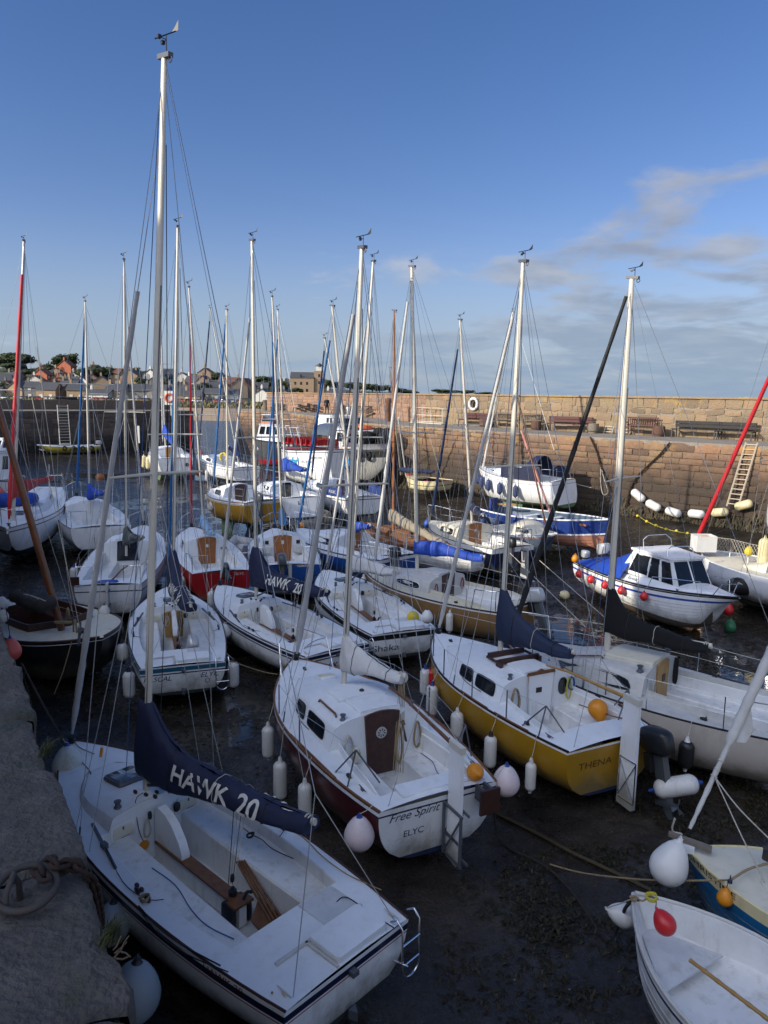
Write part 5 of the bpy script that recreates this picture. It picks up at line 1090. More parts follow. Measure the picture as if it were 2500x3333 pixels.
    h.boom(kw2[0], bend, cover=cover, ch=kw2[1], cw=.19, text=text, col0=.14, r=.045, sag=.03, cz=1.45, **(dict(ts=(.26, .29), tw=1.15) if near else {}))
    # vang strut and mainsheet falls
    b = MB(); p1 = h.G + (h.E - h.G) * .36; b.tube([h.f + V(-.06, 0, .10), (h.f + V(-.06, 0, .1)).lerp(p1, .6), p1], [.022, .020, .014], 7); obj('kicking_strap', b, 'alu_dark', r, 60)
    q = h.G + (h.E - h.G) * .62
    for i, dx in enumerate((-.03, 0, .03, .06)):
        b = MB(); b.tube([q + V(dx * 2, dx * .4, -.05), V(h.X(K(1.92)) + dx * .6, dx * .5, zo + .42)], .0048, 4); obj('mainsheet', b, 'rope_dark' if i % 2 else 'rope_white', r, 0)
    b = MB(); b.soft(V(h.X(K(1.92)), 0, zo + .50), (.035, .05, .10), e=.6); b.soft(V(h.X(K(1.92)), 0, zo + .36), (.035, .05, .08), e=.6); obj('block', b, 'plastic_black', r, 50)
    # mast-foot clutter
    b = MB(); fp = h.f
    for dx, dy in ((-.14, .08), (-.18, -.05), (.02, .14), (-.10, -.16), (-.26, .02)): b.soft(fp + V(dx, dy, .03), (.07, .04, .05), e=.6)
    obj('deck_block', b, 'plastic_black', r, 50)
    h.line([fp + V(-.1, .1, .05), V(h.bx + .05, .25, h.roof(K(3.6), .25) + .02), V(h.bx - .02, .26, zc - .1), V(h.bx - .05, .22, zc - .28)], 'rope_dark', .005)
    h.line([fp + V(-.1, -.1, .05), V(h.bx + .05, -.22, h.roof(K(3.6), .22) + .02), V(h.bx - .02, -.25, zc - .1), V(h.bx - .06, -.2, zc - .3)], 'rope_white', .005)
    h.coil(V(h.bx - .03, .15, zc - .02), 'rope_white', .06, .25, 3, (-1, 0, 0)); h.coil(V(h.bx - .03, -.17, zc - .02), 'rope_dark', .05, .3, 3, (-1, 0, 0))
    b = MB(); b.soft((h.bx - .03, -.28, zc - .04), (.06, .10, .13), e=.8); b.soft((h.bx - .02, .10, zc + .0), (.03, .05, .11), e=.5); obj('compass', b, 'plastic_black', r, 50)
    h.K = K; h.zo = zo; h.zc = zc
    return h
def mast_at(h, f, top, **kw):
    """mast from a world foot point; keeps the boat method's bookkeeping"""
    d = f - V(0, 0, H); yv = f.y
    r_ = f
    real_at = globals()['at']
    h_foot = (0, 0, 0)
    def fake(*a): return f.copy()
    globals()['at'] = fake
    try: h.mast(h_foot, top, **kw)
    finally: globals()['at'] = real_at
WS = ((.03, .055, 'gelcoat_white'),)
# ---- 1 near open keelboat
h1 = hawk('near white open keelboat with navy boom cover lettered HAWK 20, lying against the near quay', (215, 2405, 1.1), (1145, 3130, .95), (535, 185), (1015, 2672, 1.72),
          [(.025, .05, 'gelcoat_white'), (.05, .125, 'stripe_navy'), (.125, .145, 'gelcoat_white'), (.145, .160, 'stripe_red')], 'cloth_navy', ('HAWK', '20'), near=True, kw2=(.32, .72))
h1.furl('furl_grey', .050, topf=.90, up=(.02, .80))
side_text(h1, 'HAWK 20', h1.K(.75), .075, .10, m='print_brown', off=.012, wx=1.25)
b = MB()      # long wooden rudder and tiller stowed in the well, varnished slats
for i in range(4):
    y = -.05 - .055 * i; b.tube([h1.loc(*z2_(40 + 10 * i, 1180), 1.0) + V(0, -.012 * i, 0), V(h1.X(1.0), -.02 - .05 * i, h1.zo + .12)], .017, 6, sq=.7)
obj('wooden_battens', b, 'wood', h1.root, 50)
b = MB(); b.prism([V(h1.X(1.55), .02, h1.zo + .16), V(h1.X(1.12), .06, h1.zo + .10), V(h1.X(1.05), -.08, h1.zo + .12), V(h1.X(1.15), -.24, h1.zo + .16), V(h1.X(1.7), -.20, h1.zo + .24)], (0, 0, .03)); obj('rudder_blade', b, 'wood', h1.root, 0)
b = MB(); b.tube([V(h1.X(3.2), .24, h1.zo + .02), V(h1.X(2.6), .27, h1.zo + .05), V(h1.X(1.9), .28, h1.zo + .04)], .020, 7); b.prism([V(h1.X(3.45), .16, h1.zo + .03), V(h1.X(3.15), .28, h1.zo + .03), V(h1.X(3.1), .2, h1.zo + .03)], (0, 0, .02)); obj('paddle', b, 'plastic_black', h1.root, 50)
b = MB(); b.torus(V(h1.bx - .012, .20, h1.zc - .38), .085, .01, (1, 0, 0), 20, 5); obj('porthole_rim', b, 'gelcoat_white', h1.root, 60)
b = MB(); b.soft((h1.bx + .0, .20, h1.zc - .38), (.03, .16, .16), e=1, n=14, k=8); obj('orange_bag', b, 'buoy_orange', h1.root, 50)
h1.line([h1.loc(*z1_(880, 1460), 1.0), h1.loc(*z1_(1000, 1590), 1.0), h1.loc(*z1_(1160, 1710), 1.0), h1.loc(*z1_(1400, 1840), 1.0)], 'rope_dark', .008)
h1.line([h1.loc(*z1_(880, 1480), 1.0), h1.loc(*z1_(1010, 1640), 1.0), h1.loc(*z1_(1190, 1770), 1.0), h1.loc(*z1_(1450, 1880), 1.0)], 'rope_dark', .006)
h1.coil(h1.loc(*z1_(950, 1400), 1.0), 'rope_tan', .06, .10, 5, (0, .1, 1))
h1.line([h1.loc(*z1_(880, 1410), .99), h1.loc(*z1_(920, 1405), 1.0), h1.loc(*z1_(960, 1410), 1.01)], 'rope_tan', .006)
h1.line([h1.loc(*z2_(80, 965), .96), h1.loc(*z2_(140, 1010), .96), h1.loc(*z2_(200, 1040), .96), h1.loc(*z2_(270, 1100), .85), h1.loc(*z2_(400, 1160), .83)], 'rope_dark', .006)
h1.coil(h1.loc(*z2_(150, 1000), .97), 'rope_dark', .05, .1, 3, (0, .1, 1))
for px, py in ((z1_(870, 1330)), (z1_(900, 1357))): b = MB(); b.soft(h1.loc(px, py, 1.0), (.055, .04, .045), e=.5); obj('cam_cleat', b, 'wood_dark', h1.root, 40)
h1.line([h1.loc(*z2_(1040, 1600), .98), h1.loc(*z2_(880, 1500), .99), h1.loc(*z2_(750, 1410), 1.0), h1.loc(*z2_(690, 1420), 1.0), h1.loc(*z2_(640, 1500), .9), h1.loc(*z2_(610, 1610), .7)], 'rope_dark', .006)
h1.line([h1.loc(*z2_(265, 2010), .97), h1.loc(*z2_(262, 2060), .80), h1.loc(*z2_(235, 2130), .5), h1.loc(*z2_(215, 2210), .2)], 'rope_tan', .011)
b = MB(); b.tube([h1.loc(*z2_(1040, 1810), .60), h1.loc(*z2_(1130, 1850), .60)], .016, 7); obj('ladder_stay', b, 'chrome', h1.root, 50)
b = MB(); q = [h1.loc(*z1_(445, 375), 1.12), h1.loc(*z1_(500, 450), 1.12), h1.loc(*z1_(600, 495), 1.11)]; b.tube(smooth(q), .008, 5); obj('bow_rope', b, 'rope_tan', h1.root, 50)
b = MB(); b.tube([h1.loc(*z1_(640, 515), 1.14), h1.loc(*z1_(648, 455), 1.27)], .022, 8); obj('bow_light', b, 'buoy_orange', h1.root, 50)
# slack twin ropes from the quay to its bow
def rope_thing(lab, pts, r=.01, m='rope_dark', name='mooring_rope', cat='rope', sag=0, group=None):
    P = [Vector(p) for p in pts]
    if len(P) == 2 and sag: P = [P[0].lerp(P[1], i / 10) - V(0, 0, sag * 4 * (i / 10) * (1 - i / 10)) for i in range(11)]
    else: P = smooth(P)
    b = MB(); o0 = P[0].copy(); b.tube([p - o0 for p in P], r, 5); o = obj(name, b, m, None, 60, lab, cat, group); o.location = o0; return o
# ---- 2 RASCAL
h2 = hawk('white open keelboat with teal sheer stripe and RASCAL lettered on its stern', (548, 1905, 1.1), (597, 2165, .95), (579, 738), (620, 1970, 2.0), [(.03, .12, 'stripe_teal'), (.15, .175, 'stripe_navy')], 'cloth_navy', ('HAWK', '20'))
h2.furl('furl_blue', .04, topf=.93, up=(.04, .9))
transom_text(h2, 'RASCAL', .50, .30, .15, shear=.3, m='print_navy', wx=1.0); transom_text(h2, 'ELYC', -.52, .30, .16, shear=.25, m='print_navy')
b = MB(); b.torus(V(h2.X(-.012), -.46, h2.zs - .36), .045, .006, (1, 0, 0), 14, 4); obj('crest', b, 'print_navy', h2.root, 0)
h2.outboard(-.28, h2.X(1.05), h2.zs - .10, 'outboard_silver', .95, .9)
h2.door(.40, .46, h2.zo + .06, h2.zc + .10, 'wood_honey', name='cuddy_door')
# ---- 3 second HAWK
h3 = hawk('white open keelboat with twin navy stripes and red mainsheet, HAWK lettered on its stern', (708, 1900, 1.1), (1100, 2115, .95), (820, 782), (1060, 1922, 2.0),
          [(.03, .10, 'stripe_navy'), (.125, .155, 'stripe_navy')], 'cloth_navy', ('HAWK', '20'), bag='plastic_blue')
h3.furl('furl_white', .045, topf=.84, up=(.03, .95))
transom_text(h3, 'HAWK', .25, .40, .18, bold=.004)
# ---- 4 Shaka
h4 = hawk('white open keelboat with black sheer band and Shaka lettered on its stern', (1055, 1850, 1.1), (1317, 2056, .95), (1215, 850), (1290, 1858, 1.95),
          [(.03, .15, 'stripe_black')], 'cloth_white', None, bag='plastic_blue', kw2=(.50, .12))
h4.furl('furl_white', .045, topf=.86, up=(.03, .95))
transom_text(h4, 'Shaka', .45, .42, .22, wx=1.35, m='print_black')
ball(h4.M @ V(h4.X(h4.K(.75)), -.55, h4.zs + .08), .15, 'yellow ball fender lying on the stern deck of the open boat named Shaka', 'buoy_yellow', 'buoy_yellow', (0, -.9, .3))
# ---- 5 Free Spirit
def cruiser(label, bow, stern, beam, ck, cb, **kw):
    n = kw.pop('name', 'sailing_yacht'); dm = kw.get('deck', 'deck_white'); cm_ = kw.pop('cabm', dm); cp = kw.pop('cpm', 'cockpit_white'); cat = kw.pop('cat', 'yacht')
    s = Boat(n, label, cat, bow, stern, beam, **kw)
    L_ = s.L; ck = dict(a0=ck[0] * L_, a1=ck[1] * L_, w0=ck[2], w1=ck[3], seat=ck[4], sole=ck[5], well=ck[6], bul=.04)
    cb = dict(a0=ck['a1'], a1=cb[0] * L_, w=cb[1], h=cb[2], f=cb[3] * L_, wmax=cb[4] if len(cb) > 4 else 9, drop=cb[5] if len(cb) > 5 else .25, crown=.07)
    s.set_cut(ck, cb); s.deck(); s.cockpit(cp); s.cabin(cm_); s.Rz = s.roof(cb['a0'] + .02, 0)
    return s
h5 = cruiser('white yacht with maroon hull and tall white rudder, Free Spirit lettered on the stern', (955, 2140, 1.20), (1433, 2592, 1.15), 2.35, (.055, .31, .72, .66, .26, .62, .28), (.80, .74, .42, .26), tb=.76, tm=.45, zw=.38, zl=.10, top='hull_maroon', trans='gelcoat_white', bot='antifoul_blue', rail=('wood', .022), stripes=[(.02, .07, 'gelcoat_white'), (.07, .095, 'hull_navy')], sag=.04, trake=.10, bowp=2.2)
s = h5; cb = s.cb; L5 = s.L; zd0 = s.zd(cb['a0'], .6)
s.window(cb['a0'] + .30, cb['a0'] + .92, .22, .80, sk=.03); s.window(cb['a0'] + 1.08, cb['a0'] + 1.48, .22, .80, sk=.03)
s.coaming('deck_white', .10)
d_ = s.door(.44, .58, zd0 - .52, s.Rz + .015, 'wood_dark', .05, t=.04)
b = MB(); b.lathe([(.001, 0), (.088, 0), (.088, .012), (.001, .014)], V(s.bx - .04, .02, zd0 + .14), (-1, 0, 0), 20); obj('vent', b, 'furl_grey', d_, 30)
for i in range(8):
    a = i * math.pi / 4 + .2; u = V(0, math.cos(a), math.sin(a)); w_ = V(0, -math.sin(a), math.cos(a)); c = V(s.bx - .056, .02, zd0 + .14); b = MB(); b.poly([c + u * .018, c + u * .066 + w_ * .014, c + u * .066 - w_ * .014]); obj('vent_slot', b, 'plastic_black', d_, 0)
s.hatch(cb['a0'] + .02, cb['a0'] + .62, .66, h=.055); s.hatch(cb['a0'] + .64, cb['a0'] + 1.15, .80, h=.04, name='hatch_garage')
b = MB(); b.lathe([(.04, 0), (.04, .02), (.025, .035), (.001, .035)], V(s.X(cb['a0'] + .8), -.05, s.roof(cb['a0'] + .8, 0) + .03), n=12); obj('mushroom_vent', b, 'plastic_black', s.root, 50)
for sd in (1, -1):
    y = s.win(cb['a0'] + .8) * .72 * sd; b = MB(); b.tube([V(s.X(cb['a0'] + .25), y, s.roof(cb['a0'] + .25, y)), V(s.X(cb['a0'] + .30), y, s.roof(cb['a0'] + .3, y) + .05), V(s.X(cb['a0'] + .6), y, s.roof(cb['a0'] + .6, y) + .045), V(s.X(cb['a0'] + .9), y, s.roof(cb['a0'] + .9, y) + .05), V(s.X(cb['a0'] + .95), y, s.roof(cb['a0'] + .95, y))], .017, 6); obj('handrail', b, 'wood', s.root, 50)
    s.winch(V(s.bx + .12, sd * .58, s.roof(cb['a0'] + .1, .58) - .01))
    b = MB(); b.tube([s.pt(2.5, sd, 0, -.02) + V(0, 0, .02), s.pt(1.0, sd, 0, -.02) + V(0, 0, .02)], .016, 5); obj('rubbing_strip', b, 'wood', s.root, 50)
s.coil(V(s.bx - .04, .56, zd0 + .20), 'rope_white', .09, .38, 5, (-1, 0, 0)); s.coil(V(s.bx - .03, -.60, zd0 + .20), 'rope_tan', .07, .42, 5, (-1, 0, 0)); s.coil(V(s.bx - .05, .43, zd0 - .02), 'rope_yellow', .06, .14, 4, (-1, 0, 0))
b = MB(); b.beam(V(s.bx - .02, -.36, zd0 + .16), V(s.bx - .02, -.42, zd0 - .10), .02, .035, up=(1, 0, 0)); b.prism([V(s.bx - .02, -.34, zd0 + .17), V(s.bx - .02, -.31, zd0 + .24), V(s.bx - .02, -.37, zd0 + .26), V(s.bx - .02, -.39, zd0 + .18)], (-.02, 0, 0)); obj('paddle', b, 'wood_dark', s.root, 0)
b = MB(); b.soft(V(s.bx - .06, .45, zd0 - .12), (.07, .10, .24), e=.3); obj('rope_bin', b, 'deck_cream', s.root, 50)
b = MB(); b.prism([V(s.X(.38), .50, s.zd(.4, .4) + .005), V(s.X(.38), -.5, s.zd(.4, .4) + .005), V(s.X(.1), -.5, s.zd(.1, .4) + .005), V(s.X(.1), .50, s.zd(.1, .4) + .005)], (0, 0, .03)); obj('lazarette_lid', b, 'deck_white', s.root, 0)
s.mast((1142, 2222, 1.55), (1178, 806), r=.062, spr=(.48,), sw=.60, back=2, halyards=3)
s.furl('furl_grey', .062, topf=.93, up=(.02, .93))
s.boom(.34, (1314, 2200, 1.98), cover='cloth_white', ch=.36, cw=.165, col0=.22, r=.05, cz=1.25)
b = MB(); q = s.E
for k in range(5): dx = .03 * k - .06; b.tube([q + V(.05 + dx * .3, dx * .6, -.05), V(s.bx - .55 + dx, dx * .8, zd0 - .25)], .006, 4)
obj('mainsheet', b, 'rope_tan', s.root, 0); s.coil(V(s.bx - .55, 0, zd0 + .45), 'rope_tan', .06, .55, 6, (-1, 0, 0))
for sd in (1, -1):
    s.tripod(.75, sd)
    for a in (2.2, 3.3): p = s.pt(a, sd, 0, -.05); b = MB(); b.tube([p, p + V(0, 0, .50)], .012, 5); obj('stanchion', b, 'alu_dark', s.root, 50)
    b = MB(); b.tube([s.pt(.75, sd, 0, -.05) + V(0, -sd * .12, .5), s.pt(2.2, sd, 0, -.05) + V(0, 0, .5), s.pt(3.3, sd, 0, -.05) + V(0, 0, .5), s.pt(L5 * .86, sd, 0, -.05) + V(0, 0, .5)], .0045, 4); obj('guard_wire', b, 'wire', s.root, 0)
    s.cleat(s.pt(.55, sd, 0, -.14) + V(0, 0, .02), (1, 0, 0), .2)
b = MB(); h_ = .55; A = [s.pt(L5 * .86, sd, 0, -.04) for sd in (1, -1)]; b.tube([A[0], A[0] + V(.25, -.05, h_), V(s.X(L5) + .08, .12, A[0].z + h_ * 1.1), V(s.X(L5) + .08, -.12, A[0].z + h_ * 1.1), A[1] + V(.25, .05, h_), A[1]], .0125, 6); obj('pulpit', b, 'chrome', s.root, 50)
s.rudder(-.02 + .30, 1.93, .26, .27, 'gelcoat_white', .055, off=.05, shift=-.12, cap='alu', tiller=(1.95, .02, -.10, 'wood'))
b = MB()
for z in (s.zs - .10, s.zs - .78): b.box((s.X(0) - .20, -.12 + .05, z), (.46, .02, .035)); b.box((s.X(0) - .20, -.12 - .05, z), (.46, .02, .035))
b.beam(V(s.X(0) - .02, -.06, s.zs - .78), V(s.X(0) - .40, -.06, s.zs - .14), .02, .02, up=(0, 1, 0)); b.beam(V(s.X(0) - .41, -.06, s.zs - .80), V(s.X(0) - .41, -.06, s.zs - .08), .03, .03, up=(0, 1, 0)); b.beam(V(s.X(0) - .01, -.06, s.zs - .80), V(s.X(0) - .01, -.06, s.zs - .08), .03, .03, up=(0, 1, 0)); obj('rudder_frame', b, 'alu_dark', s.root, 0)
transom_text(s, 'Free Spirit', .36, .20, .175, shear=.35, m='print_navy'); transom_text(s, 'ELYC', .36, .47, .135, m='print_navy')
b = MB(); b.box((s.X(0) - .24, -.62, s.zs - .10), (.04, .30, .34)); obj('motor_board', b, 'wood_dark', s.root, 0); b = MB(); b.box((s.X(0) - .12, -.56, s.zs - .05), (.22, .04, .20)); b.box((s.X(0) - .12, -.68, s.zs - .05), (.22, .04, .20)); b.box((s.X(0) - .12, -.62, s.zs - .14), (.24, .16, .03)); obj('motor_bracket', b, 'alu_dark', s.root, 0)
s.fore_hatch(cb['a1'] - .55, .34, 'deck_cream', 'deck_white')
# ---- 6 THENA
h6 = cruiser('yellow hulled yacht with navy boom cover and honey tiller, THENA lettered on the stern', (1415, 2055, 1.22), (2000, 2413, 1.15), 2.30, (.10, .335, .74, .66, .24, .55, .30), (.82, .74, .38, .28), tb=.78, tm=.45, zw=.34, zl=.12, top='hull_yellow', bot='antifoul_blue', rail=('stripe_black', .022), stripes=[(.012, .045, 'gelcoat_white')], sag=.05, trake=.10, bowp=2.2)
s = h6; cb = s.cb; zd0 = s.zd(cb['a0'], .6)
s.window(cb['a0'] + .22, cb['a0'] + .78, .2, .85, sk=.02); s.window(cb['a0'] + .92, cb['a0'] + 1.36, .2, .85, sk=.02); s.coaming('deck_white', .08)
d_ = s.door(.44, .54, zd0 - .48, s.Rz + .02, 'gelcoat_white', .02, t=.03); b = MB(); b.box((s.bx - .036, .04, zd0 + .12), (.01, .12, .09)); obj('vent', b, 'plastic_black', d_, 0)
b = MB(); b.prism([V(s.bx - .045, -.30, s.Rz - .02), V(s.bx - .045, -.28, s.Rz + .03), V(s.bx - .045, -.08, s.Rz + .035), V(s.bx - .045, 0, s.Rz + .075), V(s.bx - .045, .08, s.Rz + .035), V(s.bx - .045, .28, s.Rz + .03), V(s.bx - .045, .30, s.Rz - .02)], (.03, 0, 0)); obj('door_lintel', b, 'wood', d_, 0)
for y in (.26, -.26): b = MB(); b.beam(V(s.bx - .03, y * .9, zd0 - .46), V(s.bx - .03, y * 1.08, s.Rz), .02, .03, up=(1, 0, 0)); obj('door_frame', b, 'chrome', d_, 0)
s.hatch(cb['a0'] + .02, cb['a0'] + .60, .62)
b = MB()
for a, ww in ((.62, .86), (1.02, .80)): b.box(V(s.X(cb['a0'] + a), 0, s.roof(cb['a0'] + a, 0) + .05), (.04, ww, .10))
for y in (.42, -.42): b.box(V(s.X(cb['a0'] + .62), y, s.roof(cb['a0'] + .62, y) + .04), (.16, .06, .12))
b.box(V(s.X(cb['a0'] + .82), .42, s.roof(cb['a0'] + .8, .42) + .06), (.42, .03, .04)); b.box(V(s.X(cb['a0'] + .82), -.42, s.roof(cb['a0'] + .8, .42) + .06), (.42, .03, .04)); obj('hatch_garage', b, 'wood_dark', s.root, 0)
b = MB(); b.soft((s.bx - .012, -.50, zd0 + .10), (.012, .20, .32), e=.9, n=20, k=8); obj('bulkhead_window', b, 'glass_dark', s.root, 60)
for sd in (1, -1): s.winch(V(s.bx + .10, sd * .56, s.roof(cb['a0'] + .1, .56) - .01))
s.coil(V(s.bx - .04, .55, zd0 + .24), 'rope_tan', .10, .42, 7, (-1, 0, 0)); s.coil(V(s.bx - .04, -.66, zd0 + .26), 'rope_blue', .08, .24, 5, (-1, 0, 0)); s.coil(V(s.bx - .05, -.60, zd0 + .26), 'rope_yellow', .07, .40, 3, (-1, 0, 0))
s.mast((1634, 2112, 1.62), (1703, 851), r=.060, spr=(.50,), sw=.60, back=2, halyards=3); s.furl('furl_white', .050, topf=.94, up=(.01, .93))
s.boom(.38, (1862, 2122, 1.98), cover='cloth_slate', ch=.72, cw=.17, col0=.22, sag=.03, r=.045, cz=1.3)
for sd in (1, -1):
    s.tripod(.62, sd, .48)
    for a in (1.35, 2.3, 3.4, 4.3): p = s.pt(a, sd, 0, -.05); b = MB(); b.tube([p, p + V(0, 0, .50)], .012, 5); obj('stanchion', b, 'alu_dark', s.root, 50)
    b = MB(); b.tube([s.pt(.62, sd, 0, -.05) + V(0, -sd * .12, .48)] + [s.pt(a, sd, 0, -.05) + V(0, 0, .5) for a in (1.35, 2.3, 3.4, 4.3, s.L * .95)], .0045, 4); obj('guard_wire', b, 'wire', s.root, 0)
    b = MB(); b.tube([s.pt(a, sd, -.03, -.01) for a in (2.6, 2.2, 1.8)], .018, 5); b.tube([s.pt(a, sd, -.03, -.01) for a in (1.6, 1.2, .8)], .018, 5); obj('rubbing_strip', b, 'wood', s.root, 50)
    s.cleat(s.pt(.50, sd, 0, -.14) + V(0, 0, .02), (1, 0, 0), .2)
s.rudder(.16, 1.92, .32, .30, 'gelcoat_white', .055, off=.06, shift=-.10, cap='alu', tiller=(1.45, .05, .35, 'wood_honey'), strap=False)
b = MB(); x0, x1 = s.X(0) - .08, s.X(0) - .40; y = -.10 + .04
for p, q in (((x0, .30), (x1, .30)), ((x0, .95), (x1, .95)), ((x0, .30), (x0, .95)), ((x1, .30), (x1, .95)), ((x0, .32), (x1, .93)), ((x0, .93), (x1, .32))): b.tube([V(p[0], y, p[1]), V(q[0], y, q[1])], .010, 5)
obj('rudder_frame', b, 'chrome', s.root, 50)
transom_text(s, 'THENA', .32, .36, .16, m='print_brown', wx=1.25)
s.outboard(-.62, s.X(0) - .32, s.zs - .22, 'plastic_black', 1.15, .25)
s.line([V(s.X(.35), -.70, s.zs + .06), V(s.X(.7), -.55, s.zs + .03), V(s.X(1.3), -.42, s.zs + .0)], 'wood_brown_spar', .010)
# ---- 7 greige yacht on the right
h7 = cruiser('greige hulled yacht with black boom cover lying right of the yellow yacht', (1640, 2075, 1.30), (2640, 2365, 1.20), 2.5, (.08, .42, .80, .66, .26, .60, .30), (.80, .68, .40, .22), tb=.72, tm=.45, zw=.35, zl=.10, top='hull_greige', rail=('stripe_black', .020), sag=.06, deck='deck_grey', bowp=2.1)
s = h7; cb = s.cb; zd0 = s.zd(cb['a0'], .6); s.window(cb['a0'] + .25, cb['a0'] + 1.75, .18, .80, sk=.06, e=.5)
d_ = s.door(.46, .52, zd0 - .45, s.Rz, 'wood_honey', .03); b = MB(); b.box((s.bx - .036, -.02, zd0 + .12), (.008, .13, .14)); obj('vent', b, 'wood_dark', d_, 0)
s.hatch(cb['a0'] + .02, cb['a0'] + .95, .78, 'deck_cream', .06); s.coaming('deck_grey', .10); s.winch(V(s.bx + .15, .62, s.roof(cb['a0'] + .1, .6)), .055, .12)
s.winch(V(s.bx + .15, -.62, s.roof(cb['a0'] + .1, .6)), .055, .12)
for sd in (1, -1): y = sd * .48; b = MB(); b.tube([V(s.X(cb['a0'] + .9), y, s.roof(cb['a0'] + .9, y)), V(s.X(cb['a0'] + .95), y, s.roof(cb['a0'] + .95, y) + .05), V(s.X(cb['a0'] + 1.6), y, s.roof(cb['a0'] + 1.6, y) + .05), V(s.X(cb['a0'] + 1.65), y, s.roof(cb['a0'] + 1.65, y))], .017, 6); obj('handrail', b, 'wood', s.root, 50)
s.mast((1985, 2095, 1.70), (2057, 904), r=.066, spr=(.48,), sw=.75, back=2, halyards=2); s.furl('furl_black', .060, topf=.97, up=(.03, .985))
s.boom(.46, (2308, 2102, 2.15), cover='cloth_black', ch=.62, cw=.16, col0=.13, sag=.06, r=.05, cz=1.3)
s.coil(V(s.bx - .04, -.50, zd0 + .38), 'rope_dark', .07, .50, 7, (-1, 0, 0)); s.coil(V(s.bx - .04, .45, zd0 + .18), 'rope_white', .07, .3, 4, (-1, 0, 0)); s.rails(4, .55, 1.0, s.L - 1.2)
# ---- 8 tan yacht
h8 = cruiser('tan hulled yacht with cream deck and royal blue boom cover in the middle', (1172, 1830, 1.25), (1690, 1975, 1.15), 2.35, (.06, .40, .76, .66, .26, .6, .30), (.80, .68, .36, .25), tb=.72, tm=.46, zw=.36, zl=.10, top='hull_tan', rail=('stripe_black', .018), stripes=[(.02, .05, 'gelcoat_white')], deck='deck_cream', cabm='deck_grey', bowp=2.1)
s = h8; cb = s.cb; zd0 = s.zd(cb['a0'], .6); s.window(cb['a0'] + .35, cb['a0'] + 1.25, .2, .72, sk=.05, e=.55, frame='gelcoat_white'); d_ = s.door(.46, .50, zd0 - .45, s.Rz + .01, 'wood_dark', .03); b = MB(); b.box((s.bx - .036, 0, zd0 + .18), (.008, .10, .14)); obj('vent', b, 'furl_grey', d_, 0)
s.hatch(cb['a0'] + .02, cb['a0'] + .8, .72, 'deck_grey'); s.coaming('deck_cream', .10)
s.mast((1348, 1838, 1.62), (1340, 867), r=.062, spr=(.47,), sw=.70, back=2, halyards=3); s.furl('furl_white', .06, bot=(1217, 1845, 1.3), topf=.96, up=(.02, .93))
s.boom(.58, (1573, 1812, 2.05), cover='cloth_royal', ch=.06, cw=.15, col0=.3, sag=0, r=.05, cz=1.5); s.rails(3, .5, .9, s.L - 1.6)
s.outboard(-.45, None, None, 'outboard_silver', 1.1, .35); put_text(s.root, '6', lambda u, v: V(s.X(0) - .25 - .0, -.60 + .45 - .3 - u, s.zs + .25 + v), 'print_navy', .12)
for y in (.52, -.55): s.coil(V(s.bx - .04, y, zd0 + .22), 'rope_red', .07, .30, 4, (-1, 0, 0))
# ---- 9 red ELYC
h9 = cruiser('white topped yacht with red hull and varnished door, ELYC on its stern', (622, 1712, 1.30), (722, 1862, 1.20), 2.2, (.06, .42, .68, .60, .24, .55, .28), (.82, .70, .40, .25), tb=.78, tm=.45, zw=.40, zl=.15, top='hull_red', rail=('wood', .018))
s = h9; cb = s.cb; zd0 = s.zd(cb['a0'], .6); s.window(cb['a0'] + .3, cb['a0'] + .9, .2, .8); d_ = s.door(.52, .60, zd0 - .42, s.Rz + .02, 'wood_orange', .05); b = MB(); b.box((s.bx - .036, 0, zd0 + .18), (.008, .10, .10)); obj('vent', b, 'print_white', d_, 0)
s.hatch(cb['a0'] + .02, cb['a0'] + .5, .66); s.coaming('deck_white', .08); transom_text(s, 'ELYC', -.52, .12, .11, m='print_white')
s.mast((622, 1735, 1.70), (615, 934), r=.05, spr=(.5,), sw=.6); s.furl('furl_red', .04, up=(.02, .85)); s.boom(.34, (692, 1735, 1.95), cover='cloth_sky', ch=.25, cw=.15, col0=.2); s.rails(3, .5, .7, s.L - 1.2)
s.outboard(-.1, None, None, 'outboard_grey', .8, 1.2); s.coil(V(s.bx - .3, -.6, s.zs + .12), 'rope_tan', .12, .2, 5, (0, .1, 1))
# ---- 10 blue HUNTER
h10 = cruiser('blue hulled yacht with wooden slat seats and grey outboard, HUNTER on its stern', (893, 1716, 1.30), (944, 1841, 1.20), 2.3, (.06, .42, .76, .66, .22, .55, .30), (.85, .72, .40, .25), tb=.84, tm=.45, zw=.36, zl=.15, top='hull_blue', rail=('stripe_black', .016))
s = h10; cb = s.cb; zd0 = s.zd(cb['a0'], .6); s.window(cb['a0'] + .3, cb['a0'] + .9, .2, .8); d_ = s.door(.52, .62, zd0 - .42, s.Rz + .02, 'wood_orange', .05); b = MB(); b.box((s.bx - .036, 0, zd0 + .22), (.008, .09, .12)); obj('vent', b, 'print_white', d_, 0)
s.hatch(cb['a0'] + .02, cb['a0'] + .55, .68); s.coaming('deck_white', .08); transom_text(s, 'HUNTER', -.42, .05, .10, m='print_white', bold=.004)
for sd in (1, -1):
    for i in range(5): b = MB(); b.box((s.X(.95), sd * (.36 + .065 * i), s.zd(.9, .6) - .20), (.8, .048, .02)); obj('seat_slat', b, 'wood_honey', s.root, 0)
    b = MB(); b.soft((s.bx - .07, sd * .52, zd0 - .02), (.12, .34, .26), e=.4); obj('seat_bag', b, 'deck_grey', s.root, 50)
    b = MB(); b.box((s.bx - .01, sd * .52, zd0 + .22), (.02, .12, .12)); obj('instrument', b, 'plastic_black', s.root, 0)
